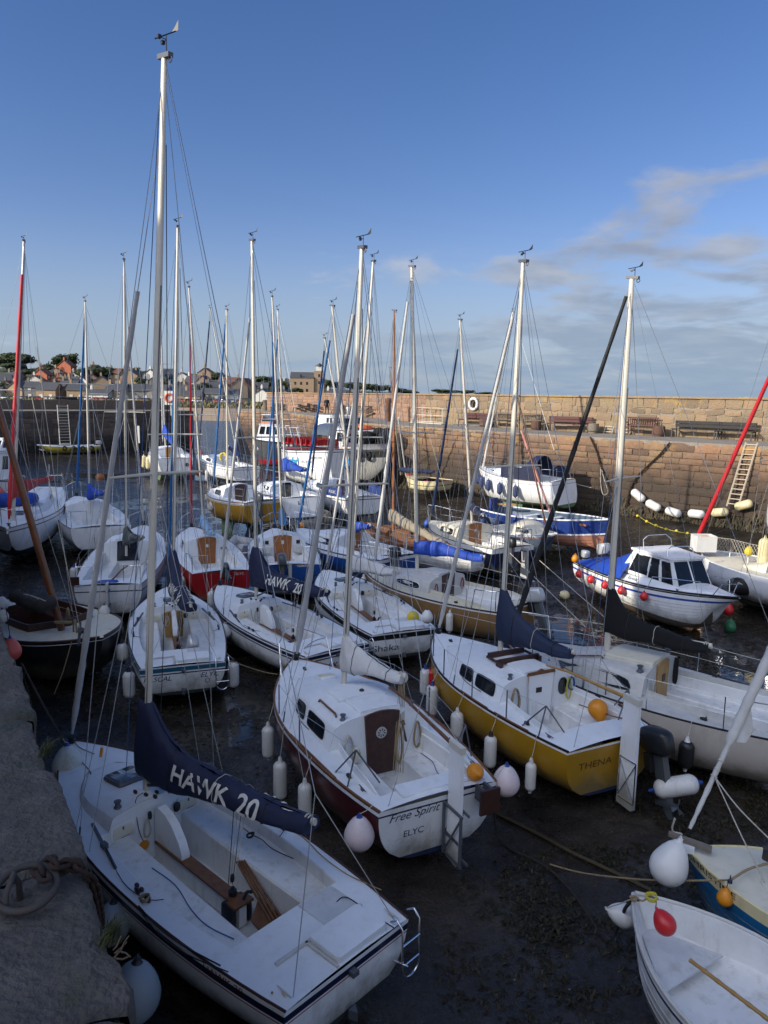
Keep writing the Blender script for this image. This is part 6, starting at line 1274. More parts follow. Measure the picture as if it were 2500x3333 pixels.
s.mast((900, 1738, 1.70), (886, 965), r=.05, spr=(.5,), sw=.6, back=2); s.furl('furl_blue', .05, topf=.95, up=(.02, .95)); s.boom(.45, (932, 1700, 2.0), cover='cloth_azure', ch=.42, cw=.14, col0=.25); s.rails(4, .55, .7, s.L - 1.0)
s.outboard(.25, None, None, 'outboard_grey', 1.0, .1)
b = MB(); b.torus(V(s.X(-.05), -.62, s.zs - .35), .16, .013, (1, 0, 0), 4, 5); b.torus(V(s.X(-.05), -.62, s.zs - .35), .21, .013, (1, 0, 0), 4, 5); obj('folded_ladder', b, 'chrome', s.root, 30)
b = MB(); b.box((s.X(-.03), 0, s.zs - .30), (.05, .10, .75)); obj('rudder_stock', b, 'alu', s.root, 0)
# ---- 11 blue yacht behind
h11 = cruiser('blue hulled yacht with brown door and royal blue boom cover behind the tan yacht', (963, 1716, 1.35), (1300, 1812, 1.20), 2.4, (.06, .40, .74, .66, .24, .55, .30), (.84, .70, .40, .25), tb=.75, tm=.45, zw=.40, zl=.15, top='hull_blue', rail=('stripe_navy', .016), stripes=[(.02, .12, 'gelcoat_white')])
s = h11; cb = s.cb; zd0 = s.zd(cb['a0'], .6); s.window(cb['a0'] + .3, cb['a0'] + 1.3, .2, .75, e=.5); s.door(.50, .56, zd0 - .42, s.Rz + .02, 'wood_orange', .04); s.hatch(cb['a0'] + .02, cb['a0'] + .6, .68); s.coaming('deck_white', .08)
s.mast((1064, 1738, 1.75), (1081, 995), r=.052, spr=(.5,), sw=.65); s.furl('furl_blue', .055, topf=.93, up=(.02, .93)); s.boom(.55, (1205, 1708, 2.2), cover='cloth_royal', ch=.12, cw=.14, col0=.2, cz=1.2); s.rails(4, .55, .7, s.L - 1.0); s.outboard(.35, None, None, 'plastic_black', .95, .3)
# ---- 12 white yacht with dark companionway
h12 = cruiser('white yacht with dark smoked companionway, rudder on its stern and grey boom cover', (470, 1705, 1.30), (352, 1905, 1.15), 2.4, (.07, .45, .74, .66, .24, .55, .30), (.84, .70, .42, .25), tb=.72, tm=.46, zw=.36, zl=.10, rail=('wood_grey', .018), stripes=[(.16, .19, 'stripe_navy')])
s = h12; cb = s.cb; zd0 = s.zd(cb['a0'], .6); s.window(cb['a0'] + .3, cb['a0'] + 1.2, .2, .75); s.door(.66, .60, zd0 - .22, s.Rz - .02, 'glass_dark', .04); s.hatch(cb['a0'] + .02, cb['a0'] + .6, .72); s.coaming('deck_white', .08)
s.mast((420, 1750, 1.75), (404, 844), r=.052, spr=(.5,), sw=.6); s.furl('furl_white', .045, up=(.02, .85)); s.boom(.42, (458, 1745, 2.05), cover='cloth_grey', ch=.40, cw=.16, col0=.25); s.rails(3, .5, 1.9, s.L - 1.0)
s.rudder(.30, 1.25, .30, .26, 'deck_grey', .05, off=.02, tiller=(1.3, .18, -.35, 'wood')); b = MB(); b.soft((s.X(.12), .02, s.zs + .06), (.18, .55, .12), e=.6); obj('rolled_mat', b, 'plastic_blue', s.root, 50)
b = MB(); b.box((s.X(0) - .03, .85, s.zs + .15), (.05, .26, .22)); obj('motor_board', b, 'wood_dark', s.root, 0)
# ---- 13 big white yacht at the left edge
h13 = cruiser('large white yacht at the left edge with red boom cover and red furled sail', (24, 1722, 1.85), (122, 1588, 1.70), 2.9, (.04, .32, .85, .80, .3, .7, .40), (.80, .66, .42, .30), tb=.78, tm=.45, zw=.85, zl=.35, rail=('wood_grey', .022), stripes=[(.12, .16, 'stripe_navy')], srake=.9)
s = h13; cb = s.cb; s.window(cb['a0'] + .5, cb['a0'] + 1.6, .2, .75, e=.4); s.fore_hatch(cb['a1'] - .6, .5); s.hatch(cb['a0'] + .02, cb['a0'] + .9, .8)
s.mast((72, 1660, 2.2), (78, 784), r=.075, spr=(.48,), sw=.8, foot_z=0); s.furl('furl_red', .08, topf=.98, up=(.03, .9)); s.boom(.9, (160, 1550, 3.0), cover='cloth_red', ch=.5, cw=.16, col0=.22, cz=1.3); s.rails(4, .6, 1.2, s.L - 1.2)
b = MB(); b.soft((s.X(s.L) + .0, 0, s.zb + .02), (.36, .10, .16), e=.8); b.torus(V(s.X(s.L) - .02, 0, s.zb - .10), .14, .03, (0, 1, 0), 12, 6, a0=math.pi * .9, a1=math.pi * 2.1); obj('anchor', b, 'plastic_white', s.root, 50)
b = MB(); b.tube([s.M.inverted() @ at(160, 1640, 2.1), s.M.inverted() @ at(160, 1512, 3.2)], .012, 5); obj('ensign_staff', b, 'alu', s.root, 50)
b = MB(); b.soft(s.M.inverted() @ at(52, 1625, 2.2), (1.0, 1.6, .5), e=.6); obj('spray_hood', b, 'cloth_royal', s.root, 50)
# ---- 14 white yacht with blue cover
h14 = cruiser('white yacht in the shade with small bright blue boom cover near the far pier', (248, 1612, 1.55), (330, 1715, 1.40), 2.6, (.05, .42, .75, .70, .26, .6, .32), (.84, .72, .42, .25), tb=.80, tm=.42, zw=.60, zl=.25, rail=('wood_grey', .02))
s = h14; cb = s.cb; s.window(cb['a0'] + .3, cb['a0'] + 1.2, .2, .7); s.hatch(cb['a0'] + .02, cb['a0'] + .7, .8); s.coaming('deck_white', .08); s.mast((287, 1625, 2.0), (277, 980), r=.055, spr=(.62,), sw=1.0, ra=.006); s.furl('furl_blue', .06, topf=.97, up=(.04, .95)); s.boom(.62, (344, 1600, 2.4), cover='cloth_royal', ch=.5, cw=.15, col0=.3); s.rails(3, .6, .8, s.L - 1.0)
s.door(.55, .5, s.zd(cb['a0'], .5) - .3, s.Rz - .02, 'deck_white', .03)
# ---- 15, 16 sunlit white yachts near the entrance
h15 = cruiser('sunlit white yacht with two cream fenders, stern towards us near the harbour entrance', (530, 1450, 2.2), (572, 1492, 1.82), 2.9, (.05, .42, .85, .75, .28, .6, .35), (.85, .70, .45, .25), tb=.80, tm=.45, gz=-.05, zw=.8, zl=.45, keel='bilge', bot='antifoul_green', rail=('wood_grey', .025))
s = h15; cb = s.cb; s.window(cb['a0'] + .4, cb['a0'] + 1.6, .2, .7); s.door(.6, .6, s.zd(cb['a0'], .5) - .3, s.Rz, 'wood_honey', .03); s.mast((530, 1455, 2.2), (517, 904), r=.07, spr=(.5,), sw=.8, ra=.008); s.boom(.9, (568, 1444, 2.9), cover='cloth_royal', ch=.6, cw=.2, col0=.3, cz=1.6); s.furl('furl_white', .07, topf=.97, up=(.03, .95)); s.rails(4, .6, .8, s.L - 1.0)
b = MB(); b.lathe([(.001, 0), (.14, 0), (.14, .01), (.001, .012)], V(s.X(0) - .02, -.75, s.zs - .45), (-1, 0, 0), 14); obj('exhaust_port', b, 'plastic_black', s.root, 30)
h16 = cruiser('sunlit white yacht with yellow horseshoe lifebuoy and blue boom cover near the entrance', (642, 1478, 1.60), (802, 1522, 1.45), 2.6, (.05, .42, .78, .7, .28, .6, .32), (.85, .70, .42, .25), tb=.75, tm=.45, gz=-.05, zw=.62, zl=.28, keel='bilge', bot='antifoul_dark', rail=('wood_grey', .022), stripes=[(.14, .17, 'stripe_navy')])
s = h16; cb = s.cb; s.window(cb['a0'] + .3, cb['a0'] + 1.3, .2, .7); s.door(.5, .5, s.zd(cb['a0'], .5) - .3, s.Rz, 'plastic_white', .03); s.mast((690, 1488, 2.1), (683, 1002), r=.055, spr=(.55,), sw=.9, ra=.007); s.boom(.75, (744, 1452, 3.0), cover='cloth_royal', ch=.8, cw=.17, col0=.16, cz=1.1); s.furl('furl_navy', .065, topf=.97, up=(.03, .95)); s.rails(4, .6, .8, s.L - 1.0)
b = MB(); b.torus(s.loc(728, 1488, 2.0), .26, .085, (s.Mi.to_3x3() @ V(.3, 1, 0)), 18, 8, a0=-.9, a1=4.0); obj('horseshoe_lifebuoy', b, 'buoy_yellow', s.root, 60)
b = MB(); b.lathe([(.001, 0), (.12, 0), (.12, .01), (.001, .012)], V(s.X(0) - .02, -.6, s.zs - .42), (-1, 0, 0), 14); obj('exhaust_port', b, 'plastic_black', s.root, 30)
# ---- 17 ochre bilge keeler
h17 = cruiser('ochre hulled bilge keel yacht with brown double door standing on the mud', (690, 1588, 1.75), (858, 1632, 1.62), 2.5, (.06, .42, .75, .7, .28, .55, .3), (.84, .74, .50, .25), tb=.80, tm=.45, zw=.72, zl=.48, keel='bilge', top='hull_ochre', bot='antifoul_green', rail=('wood', .02), stripes=[(.02, .08, 'gelcoat_white'), (.1, .12, 'gelcoat_white')], camber=.08)
s = h17; cb = s.cb; s.window(cb['a0'] + .3, cb['a0'] + .9, .25, .75); s.window(cb['a0'] + 1.1, cb['a0'] + 1.5, .25, .75); s.door(.55, .62, s.zd(cb['a0'], .5) - .40, s.Rz + .02, 'wood_dark', .06); s.hatch(cb['a0'] + .02, cb['a0'] + .6, .74); s.mast((748, 1560, 2.3), (737, 1007), r=.055, spr=(.52,), sw=.8, ra=.006); s.furl('furl_blue', .06, topf=.97, up=(.03, .95)); s.rails(4, .6, .8, s.L - 1.0); s.outboard(.35, None, None, 'outboard_grey', 1.0, .1)
b = MB(); b.lathe([(.001, .02), (.20, .02), (.20, 0), (.13, 0), (.13, .05), (.10, .06), (.001, .06)], s.pt(s.L * .55, 1, .35, .0), (0, 1, 0), 16); obj('mushroom_anchor_pad', b, 'plastic_white', s.root, 40)
# ---- 18 white yacht with swim ladder
h18 = cruiser('white yacht with painted on stern ladder and royal blue boom cover, mid harbour', (865, 1566, 1.60), (985, 1620, 1.50), 2.7, (.04, .40, .80, .72, .28, .6, .34), (.84, .66, .40, .25), tb=.74, tm=.45, zw=.60, zl=.40, keel='fin', rail=('wood_grey', .02), trake=-.25)
s = h18; cb = s.cb; s.window(cb['a0'] + .3, cb['a0'] + 1.3, .2, .7); s.door(.45, .45, s.zd(cb['a0'], .5) - .3, s.Rz, 'glass_dark', .03); s.hatch(cb['a0'] + .02, cb['a0'] + .6, .7); s.mast((905, 1560, 2.1), (903, 1007), r=.055, spr=(.5,), sw=.8, ra=.006); s.boom(.7, (992, 1525, 3.0), cover='cloth_royal', ch=.35, cw=.2, col0=.3, cz=1.4); s.furl('furl_blue', .06, topf=.88, up=(.03, .95)); s.rails(4, .6, .8, s.L - 1.0)
b = MB(); 
for y in (-.02, .22): b.beam(V(s.X(0) - .04, y, s.zs - .15), V(s.X(0) - .12, y, s.zs - .70), .03, .03, up=(0, 1, 0))
for z in (.28, .5): b.beam(V(s.X(0) - .08, -.02, s.zs - z), V(s.X(0) - .08, .22, s.zs - z), .03, .03)
obj('stern_ladder', b, 'plastic_black', s.root, 0)
# ---- 19 white yacht with blue dodger
h19 = cruiser('white yacht with grey blue cockpit dodger and azure boom cover, stern to the right', (1010, 1560, 1.60), (1185, 1618, 1.45), 2.6, (.04, .40, .76, .72, .28, .6, .34), (.84, .68, .50, .22), tb=.76, tm=.45, zw=.60, zl=.38, keel='fin', rail=('stripe_navy', .02), stripes=[(.10, .14, 'stripe_black')])
s = h19; cb = s.cb; s.window(cb['a0'] + .3, cb['a0'] + 1.3, .2, .75, glass='glass_tint'); s.door(.45, .45, s.zd(cb['a0'], .5) - .3, s.Rz, 'wood', .03); s.mast((1068, 1565, 2.2), (1056, 1100), r=.055, spr=(.5,), sw=.8, ra=.006); s.boom(1.15, (1128, 1515, 3.2), cover='cloth_azure', ch=.5, cw=.15, col0=.14, cz=1.0); s.furl('furl_navy', .06, topf=.97, up=(.03, .95)); s.rails(4, .6, .8, s.L - 1.0)
for sd in (1, -1):
    b = MB(); b.grid([[s.pt(a, sd, 0, 0), s.pt(a, sd, 0, 0) + V(0, 0, .45)] for a in (.3, .8, 1.4, 2.0)]); o = obj('cockpit_dodger', b, 'hull_royal', s.root, 0)
put_text(s.root, 'FUNIC', lambda u, v: s.pt(1.1 - u, 1, 0, .012) + V(0, 0, .14 + v), 'print_white', .22)
# ---- 20 yacht with wooden door and navy stern
h20 = cruiser('white topped yacht with varnished door and navy stern lit by the sun', (1398, 1690, 1.40), (1672, 1782, 1.25), 2.35, (.08, .42, .74, .68, .25, .55, .30), (.84, .72, .42, .25), tb=.76, tm=.45, zw=.40, zl=.15, top='hull_navy', stripes=[(.0, .16, 'gelcoat_white')], rail=('stripe_black', .016), deck='deck_cream')
s = h20; cb = s.cb; zd0 = s.zd(cb['a0'], .6); s.window(cb['a0'] + .3, cb['a0'] + 1.2, .2, .75, e=.45); d_ = s.door(.52, .56, zd0 - .45, s.Rz + .02, 'wood_orange', .04); b = MB(); b.box((s.bx - .036, 0, zd0 + .2), (.008, .10, .12)); obj('vent', b, 'furl_grey', d_, 0)
s.mast((1475, 1695, 1.85), (1497, 1040), r=.055, spr=(.5,), sw=.65); s.furl('furl_navy', .06, topf=.93, up=(.03, .93)); s.boom(.62, (1572, 1678, 2.3), cover='cloth_navy', ch=.06, cw=.13, col0=.3, cz=1.1); s.rails(3, .55, .8, s.L - 1.2); s.outboard(.3, None, None, 'plastic_black', 1.0, .1); s.rudder(.2, 1.25, .35, .32, 'furl_grey', .05, shift=-.35)
# ---- 21 small grey blue cabin boat
h21 = cruiser('small grey blue cabin boat with white cuddy beside the blue and coral boat', (1815, 1738, 1.25), (1625, 1712, 1.10), 1.9, (.06, .45, .60, .55, .22, .5, .28), (.86, .80, .42, .3), tb=.82, tm=.4, zw=.45, zl=.12, top='hull_slate', rail=('gelcoat_white', .022), stripes=[(.02, .09, 'gelcoat_white'), (.12, .14, 'hull_coral')], gz=.05, deck='deck_cream')
s = h21; s.window(s.cb['a0'] + .2, s.cb['a0'] + .7, .25, .75); s.mast((1706, 1700, 1.75), (1684, 1290), r=.04, m='wood_brown_spar', spr=(), ra=.005, vane=False); side_text(s, 'Enterla', s.L * .72, .12, .16, side=-1, m='print_black')
# ---- 22 bilge keel yacht by the wall
h22 = cruiser('white bilge keel yacht with blue fenders and navy cockpit screens beside the sunlit wall', (1555, 1515, 2.70), (1835, 1565, 2.35), 3.0, (.04, .36, .90, .82, .3, .65, .38), (.80, .66, .46, .30), gz=.25, tb=.74, tm=.42, zw=1.0, zl=.75, keel='bilge', bot='antifoul_green', rail=('wood_grey', .02), stripes=[(.13, .17, 'furl_grey')], trake=-.35)
s = h22; cb = s.cb; s.window(cb['a0'] + .5, cb['a0'] + 2.3, .2, .72, e=.5, sk=.1); s.mast((1690, 1500, 2.8), (1668, 1015), r=.065, spr=(.45,), sw=1.1, ra=.007, back=2); s.rails(5, .6, .8, s.L - 1.0)
for sd in (1, -1): b = MB(); b.grid([[s.pt(a, sd, 0, .0), s.pt(a, sd, 0, .0) + V(0, 0, .62)] for a in (.5, 1.2, 2.0, 2.7)]); obj('cockpit_dodger', b, 'cloth_navy', s.root, 0)
b = MB(); rows = []
for i in range(9): a = math.pi * i / 8; rows.append([V(s.X(cb['a0'] + q), math.cos(a) * .85, s.Rz - .35 + math.sin(a) * hh) for q, hh in ((-.75, .95), (-.3, .92), (.35, .30))])
b.grid(rows); obj('spray_hood', b, 'cloth_navy', s.root, 40)
b = MB(); b.tube([s.loc(1720, 1490, 3.0), s.loc(1800, 1497, 3.0)], .05, 6); b.tube([V(s.X(.1), .8, s.zs), V(s.X(.2), .75, s.zs + 1.0), V(s.X(.2), -.75, s.zs + 1.0), V(s.X(.1), -.8, s.zs)], .02, 6); obj('gantry', b, 'chrome', s.root, 50)
b = MB()
for y in (-.15, .15): b.beam(V(s.X(0) - .05, y, s.zs + .2), V(s.X(.1), y, s.zs - .75), .03, .03, up=(0, 1, 0))
for k in range(4): b.beam(V(s.X(-.03) + .0 + .03 * k, -.15, s.zs + .05 - .22 * k), V(s.X(-.03) + .03 * k, .15, s.zs + .05 - .22 * k), .03, .03)
obj('stern_ladder', b, 'alu_dark', s.root, 0)
# ---------------------------------------------------------------- small craft and work boats
def open_boat(name, label, cat, bow, stern, beam, floor=.35, inner='cockpit_white', thw=(), thm='wood', bowd=0, bdm='deck_white', gun=.06, **kw):
    s = Boat(name, label, cat, bow, stern, beam, rail=kw.pop('rail', ('deck_white', .03)), **kw); N_ = 20; rows = []
    for i in range(N_ + 1):
        a = s.L * (.015 + .965 * i / N_); t = a / s.L; h = s.hb(t); r_ = []; zf = max(s.kb(t) + .10, s.zs - floor if t < .75 else s.zs - floor + (t - .75) * .8)
        for q in (0, 1): r_.append(V(s.X(a), max(.004, h - .005 - gun * q * min(1, h * 3)), s.sh(t) + .004))
        for f in (.25, .6, .9, 1): dz = (s.sh(t) - zf) * f; p = s.pt(a, 1, dz, -.03); r_.append(V(p.x, max(.003, min(p.y, h - gun) * (1 if f < 1 else .82)), p.z))
        r_.append(V(s.X(a), 0, zf - .01)); rows.append(r_ + [V(p.x, -p.y, p.z) for p in reversed(r_[:-1])])
    b = MB(); b.grid(rows, flip=True); b.poly(rows[0]); obj('inner_shell', b, inner, s.root, 35)
    for t in thw:
        a = t * s.L; b = MB(); w_ = s.hb(t) - .05; b.box((s.X(a), 0, s.sh(t) - .16), (.24, w_ * 2, .03)); obj('thwart', b, thm, s.root, 0)
    if bowd:
        b = MB(); rr = []
        for i in range(9):
            a = s.L * (bowd + (.99 - bowd) * i / 8); h = s.hb(a / s.L); rr.append([V(s.X(a), h * q, s.sh(a / s.L) + .02 + .07 * (1 - q * q) * min(1, h * 2)) for q in (1, .6, 0, -.6, -1)])
        b.grid(rr, flip=True); b.poly([V(p.x, p.y, p.z) for p in rr[0]] + [V(rr[0][-1].x, rr[0][-1].y, rr[0][0].z - .03), V(rr[0][0].x, rr[0][0].y, rr[0][0].z - .03)]); obj('foredeck', b, bdm, s.root, 35)
    s.ck = s.cb = None; return s
def strakes(s, m, dzs, sides=(1, -1), r=.008, a1=.97):
    for sd in sides:
        for d0 in dzs:
            b = MB(); b.tube([s.pt(s.L * t, sd, d0 * (1 + .15 * t), .004) for t in [i / 16 * a1 for i in range(17)]], r, 4); obj('strake', b, m, s.root, 0)
def glaze(parent, pts, m='glass_dark', fm='stripe_black', n=(0, 0, 0), fr=.03):
    """a framed pane from its corner points"""
    n = Vector(n); c = sum((Vector(p) for p in pts), V(0, 0, 0)) / len(pts); b = MB(); big = [c + (Vector(p) - c) * (1 + fr / max(.05, (Vector(p) - c).length)) for p in pts]
    b.poly([p + n * .006 for p in big], 1); b.poly([Vector(p) + n * .012 for p in pts], 0); return obj('window', b, [m, fm], parent, 0)
def cabin_box(s, a0, a1, z0, z1, w0, w1, m, roof=None, rake_f=.3, rake_b=.0, name='wheelhouse', wins=(), front=2, glass='glass_dark', over=.06, wtop=.9):
    """wheelhouse: a tapered box with raked front, roof slab and separate windows"""
    x0, x1 = s.X(a0), s.X(a1); P = lambda x, y, z: V(x, y, z)
    bt_ = [P(x0, w0, z0), P(x1, w1, z0), P(x1, -w1, z0), P(x0, -w0, z0)]; tp = [P(x0 + rake_b, w0 * wtop, z1), P(x1 - rake_f, w1 * wtop, z1), P(x1 - rake_f, -w1 * wtop, z1), P(x0 + rake_b, -w0 * wtop, z1)]
    b = MB(); b.add(bt_ + tp, [(0, 1, 5, 4), (1, 2, 6, 5), (2, 3, 7, 6), (3, 0, 4, 7), (4, 5, 6, 7)]); o = obj(name, b, m, s.root, 0)
    b = MB(); q = [p + V((-1 if i in (0, 3) else 1) * over, (1 if i < 2 else -1) * over, .0) for i, p in enumerate(tp)]; b.prism(q, (0, 0, .06)); obj('roof', b, roof or m, o, 0)
    for (u0, u1, v0, v1) in wins:
        for sd in (1, -1):
            f = lambda u, v: (bt_[0].lerp(bt_[1], u)).lerp(tp[0].lerp(tp[1], u), v); pts = [f(u0, v0), f(u1, v0), f(u1, v1), f(u0, v1)]; pts = [V(p.x, p.y * sd, p.z) for p in pts]; glaze(o, pts if sd > 0 else pts[::-1], glass, 'stripe_black', (0, sd, 0))
    for i in range(front):
        f = lambda u, v: (bt_[1].lerp(bt_[2], u)).lerp(tp[1].lerp(tp[2], u), v); u0, u1 = (i + .08) / front, (i + .92) / front; v0 = min([w[2] for w in wins] or [.5]); glaze(o, [f(u0, v0), f(u1, v0), f(u1, .9), f(u0, .9)], glass, 'stripe_black', (1, 0, .2))
    return o
# 23 bow-up motor boat with blue canopy
k = Boat('motor_boat', 'small white cabin cruiser with blue canopy and red ball fenders, Karensa lettered on the side', 'motor boat', (2412, 1948, 1.42), (1948, 1822, 1.05), 2.1, tb=.92, tm=.35, zw=.42, zl=.12, stripes=[(.02, .06, 'stripe_black'), (.16, .22, 'stripe_blue')], rail=('stripe_black', .028), bot='antifoul_brown', bowp=2.6, srake=.95, full=.42)
k.cb = None; k.ck = None; s = k
strakes(s, 'furl_grey', [.30, .38, .46, .54, .62], sides=(-1, 1), r=.006, a1=.93)
s.set_cut(None, dict(a0=s.L * .42, a1=s.L * .98, w=.80, h=.16, f=2.0, drop=.1, crown=.05)); s.cb['a0'] = s.L * .3; s.deck(); s.cabin('gelcoat_white'); z0 = s.zd(s.L * .5, .6) + .12
w_ = cabin_box(s, s.L * .36, s.L * .74, z0, z0 + .72, .74, .56, 'gelcoat_white', 'gelcoat_white', .42, .45, wins=[(.14, .46, .16, .86), (.50, .68, .12, .86), (.74, .92, .12, .84)], front=2, wtop=.86)
cn = MB(); rr = []
for i in range(7):
    a = s.L * (.02 + .40 * i / 6); h = s.hb(a / s.L) - .02; zc_ = s.zd(a, 0) + .05 + (z0 + .74 - s.zd(s.L * .4, 0)) * (i / 6) ** 1.5; rr.append([V(s.X(a), h * q, s.sh(a / s.L) + .02 + (zc_ - s.sh(a / s.L)) * (1 - abs(q) ** 1.7) + .015 * math.sin(i * 2.1 + q * 4)) for q in (1, .8, .5, .2, 0, -.2, -.5, -.8, -1)])
cn.grid(rr, flip=True); cn.poly(rr[0]); obj('canopy', cn, 'cloth_royal', s.root, 40)
put_text(s.root, 'Karensa', lambda u, v: s.cside(s.L * .47 + u, .25 + v / .14, -1) + V(0, -.012, 0), 'print_navy', .13)
b = MB(); A = [s.pt(s.L * .62, sd, 0, -.08) for sd in (1, -1)]
for sd in (1, -1): b.tube([s.pt(s.L * .60, sd, 0, -.1), s.pt(s.L * .62, sd, 0, -.1) + V(0, 0, .30), s.pt(s.L * .85, sd, 0, -.05) + V(0, 0, .34), s.pt(s.L * .86, sd, 0, -.05)], .013, 6)
for sd in (1, -1): b.tube([s.pt(s.L * .90, sd, 0, -.04), s.pt(s.L * .93, sd, 0, -.03) + V(.05, 0, .36), V(s.X(s.L) - .02, 0, s.zb + .36)], .013, 6)
obj('bow_rail', b, 'chrome', s.root, 50)
b = MB(); zr = z0 + .76
for x, hh, ww in ((s.X(s.L * .46), .40, .5), (s.X(s.L * .62), .25, .45)): b.tube([V(x + .1, ww, zr - .1), V(x, ww * .95, zr + hh * .7), V(x - .02, ww * .6, zr + hh), V(x - .02, -ww * .6, zr + hh), V(x, -ww * .95, zr + hh * .7), V(x + .1, -ww, zr - .1)], .014, 6)
obj('roof_rail', b, 'chrome', s.root, 50)
s.outboard(.25, s.X(0) - .1, s.zs + .10, 'outboard_silver', 1.15, -.15); s.outboard(-.45, s.X(0) - .12, s.zs + .05, 'outboard_silver', .75, .1)
s.cleat(s.pt(s.L * .75, -1, 0, -.1) + V(0, 0, .03)); s.cleat(V(s.X(s.L * .95), 0, s.zb + .05))
for i, (a, lab) in enumerate(((.10, 'red ball fender nearest the stern of the boat named Karensa'), (.235, 'second red ball fender from the stern of the boat named Karensa'), (.38, 'middle red ball fender on the hull of the boat named Karensa'), (.53, 'fourth red ball fender on the hull of the boat named Karensa'), (.70, 'red ball fender nearest the bow of the boat named Karensa'))):
    hangb(s, s.L * a * .86 + .1, -1, lab, r=.115, drop=.26, body='buoy_red', group='red ball fenders along the cabin cruiser')
ball(s.M @ V(s.X(.1), -.95, s.zs + .10), .12, 'orange buoy on the stern corner of the boat named Karensa', 'buoy_orange', 'buoy_orange')
ball(at(2370, 1985, .30), .16, 'red ball fender low under the bow between the cabin cruiser and the black inflatable', 'buoy_red')
ball(at(2265, 2032, .12), .14, 'orange buoy lying on the mud below the cabin cruiser', 'buoy_orange', 'cap_black', (-.8, 0, .3)); ball(at(2376, 2040, .12), .16, 'green buoy lying on the mud below the cabin cruiser', 'buoy_green', 'buoy_green', (.2, .3, .9))
ball(at(1839, 1937, .14), .15, 'small cream buoy on the wet mud left of the cabin cruiser', 'fender_cream', 'cap_black', (-.9, -.2, .3))
# 24 black rigid inflatable
s = Boat('inflatable_boat', 'black rigid inflatable boat behind the cabin cruiser at the right edge', 'inflatable boat', (2395, 1905, 1.0), (2640, 1830, .9), 1.9, tb=.8, tm=.4, zw=.3, zl=.1, top='hull_black', bot='hull_black', rail=None, full=.4); s.ck = s.cb = None
b = MB(); path = [s.pt(s.L * t, 1, .06, -.05) for t in (0, .2, .4, .6, .75, .87, .95)]; b.tube(path + [V(s.X(s.L), 0, s.zb - .02)] + [V(p.x, -p.y, p.z) for p in reversed(path)], .26, 12); obj('tube', b, 'hull_black', s.root, 60)
b = MB(); b.grid([[V(s.X(s.L * t), y * s.hb(t) * .9, s.zs - .15) for y in (-1, 1)] for t in (0, .5, .9)]); b.soft((s.X(s.L * .45), 0, s.zs + .15), (.6, .5, .8), e=.4); obj('console', b, 'plastic_black', s.root, 40); b = MB(); b.soft((s.X(s.L * .6), .2, s.zs + .08), (.4, .4, .4), e=.8); obj('fuel_drum', b, 'plastic_blue', s.root, 50)
b = MB(); b.tube([V(s.X(s.L * .8), .5, s.zs + .2), V(s.X(s.L * .82), .3, s.zs + .45), V(s.X(s.L * .82), -.3, s.zs + .45), V(s.X(s.L * .8), -.5, s.zs + .2)], .02, 6); b.tube([V(s.X(.2), .7, s.zs), V(s.X(.3), .6, s.zs + .9), V(s.X(.3), -.6, s.zs + .9), V(s.X(.2), -.7, s.zs)], .025, 6); obj('grab_frame', b, 'chrome', s.root, 50)
# 25 catamaran at the right edge
s = cruiser('cream catamaran at the right edge with netting rail, red furled sail and cream boom cover', (2285, 1790, 1.45), (2760, 1905, 1.40), 2.6, (.06, .40, .8, .7, .25, .4, .3), (.62, .6, .38, .3), name='catamaran', tb=.9, tm=.4, zw=.3, zl=.15, top='gelcoat_white', rail=('gelcoat_white', .03), deck='deck_cream', bowp=3.2, gz=.2)
s.mast((2462, 1790, 2.0), (2545, 960), r=.07, spr=(.4,), sw=.8, ra=.006); b = MB(); p0 = s.loc(2275, 1740, 1.9); p1 = s.Mi @ atd(2530, 1170, (s.M @ s.t).y); b.tube([p0 + (p1 - p0) * (i / 20) for i in range(21)], [.075 - .02 * i / 20 for i in range(21)], 8); obj('furled_sail', b, 'furl_red', s.root, 60)
s.boom(1.1, (2640, 1700, 3.2), cover='cloth_cream', ch=.9, cw=.2, col0=.4, cz=2.2)
netp = [s.loc(x, y, z) for x, y, z in ((2300, 1745, 1.9), (2380, 1755, 2.0), (2440, 1770, 2.0), (2540, 1790, 2.05))]; b = MB()
for i in range(3):
    a0, a1 = netp[i], netp[i + 1]; l = (a1 - a0).length; n_ = int(l / .12)
    for j in range(n_ + 1):
        p = a0.lerp(a1, j / n_); q1 = a0.lerp(a1, min(1, (j + 3) / n_)); q0 = a0.lerp(a1, max(0, (j - 3) / n_)); b.tube([p, q1 - V(0, 0, .5)], .005, 3); b.tube([p, q0 - V(0, 0, .5)], .005, 3)
obj('netting', b, 'rope_white', s.root, 0, kind='stuff')
for i in range(4): b = MB(); b.tube([netp[i] + V(0, 0, .02), netp[i] - V(0, 0, .6)], .014, 5); obj('stanchion', b, 'chrome', s.root, 50)
b = MB(); b.tube(netp, .007, 4); obj('guard_wire', b, 'rope_white', s.root, 0)
e = empty('crate', at(2288, 1792, 1.62), 'white plastic crate holding orange gear on the bow of the cream catamaran', 'crate')
b = MB(); 
for sx, sy, dx, dy in ((.62, .03, 0, -.24), (.62, .03, 0, .24), (.03, .5, -.30, 0), (.03, .5, .30, 0)): b.box((dx, dy, .25), (sx, sy, .5))
b.box((0, 0, .02), (.6, .48, .04)); obj('tub', b, 'plastic_white', e, 0); b = MB(); b.soft((.05, 0, .36), (.35, .3, .25), e=.8); obj('contents', b, 'buoy_orange', e, 50)
ball(s.M @ (netp[2] + V(0, 0, -.25)), .13, 'yellow buoy caught in the netting of the cream catamaran', 'buoy_yellow', 'buoy_yellow')
fender(at(2492, 1745, 2.35), 'long cream fender upright at the right edge on the catamaran', .95, .17, 'fender_cream', 'fender_cream', group='boat fenders')
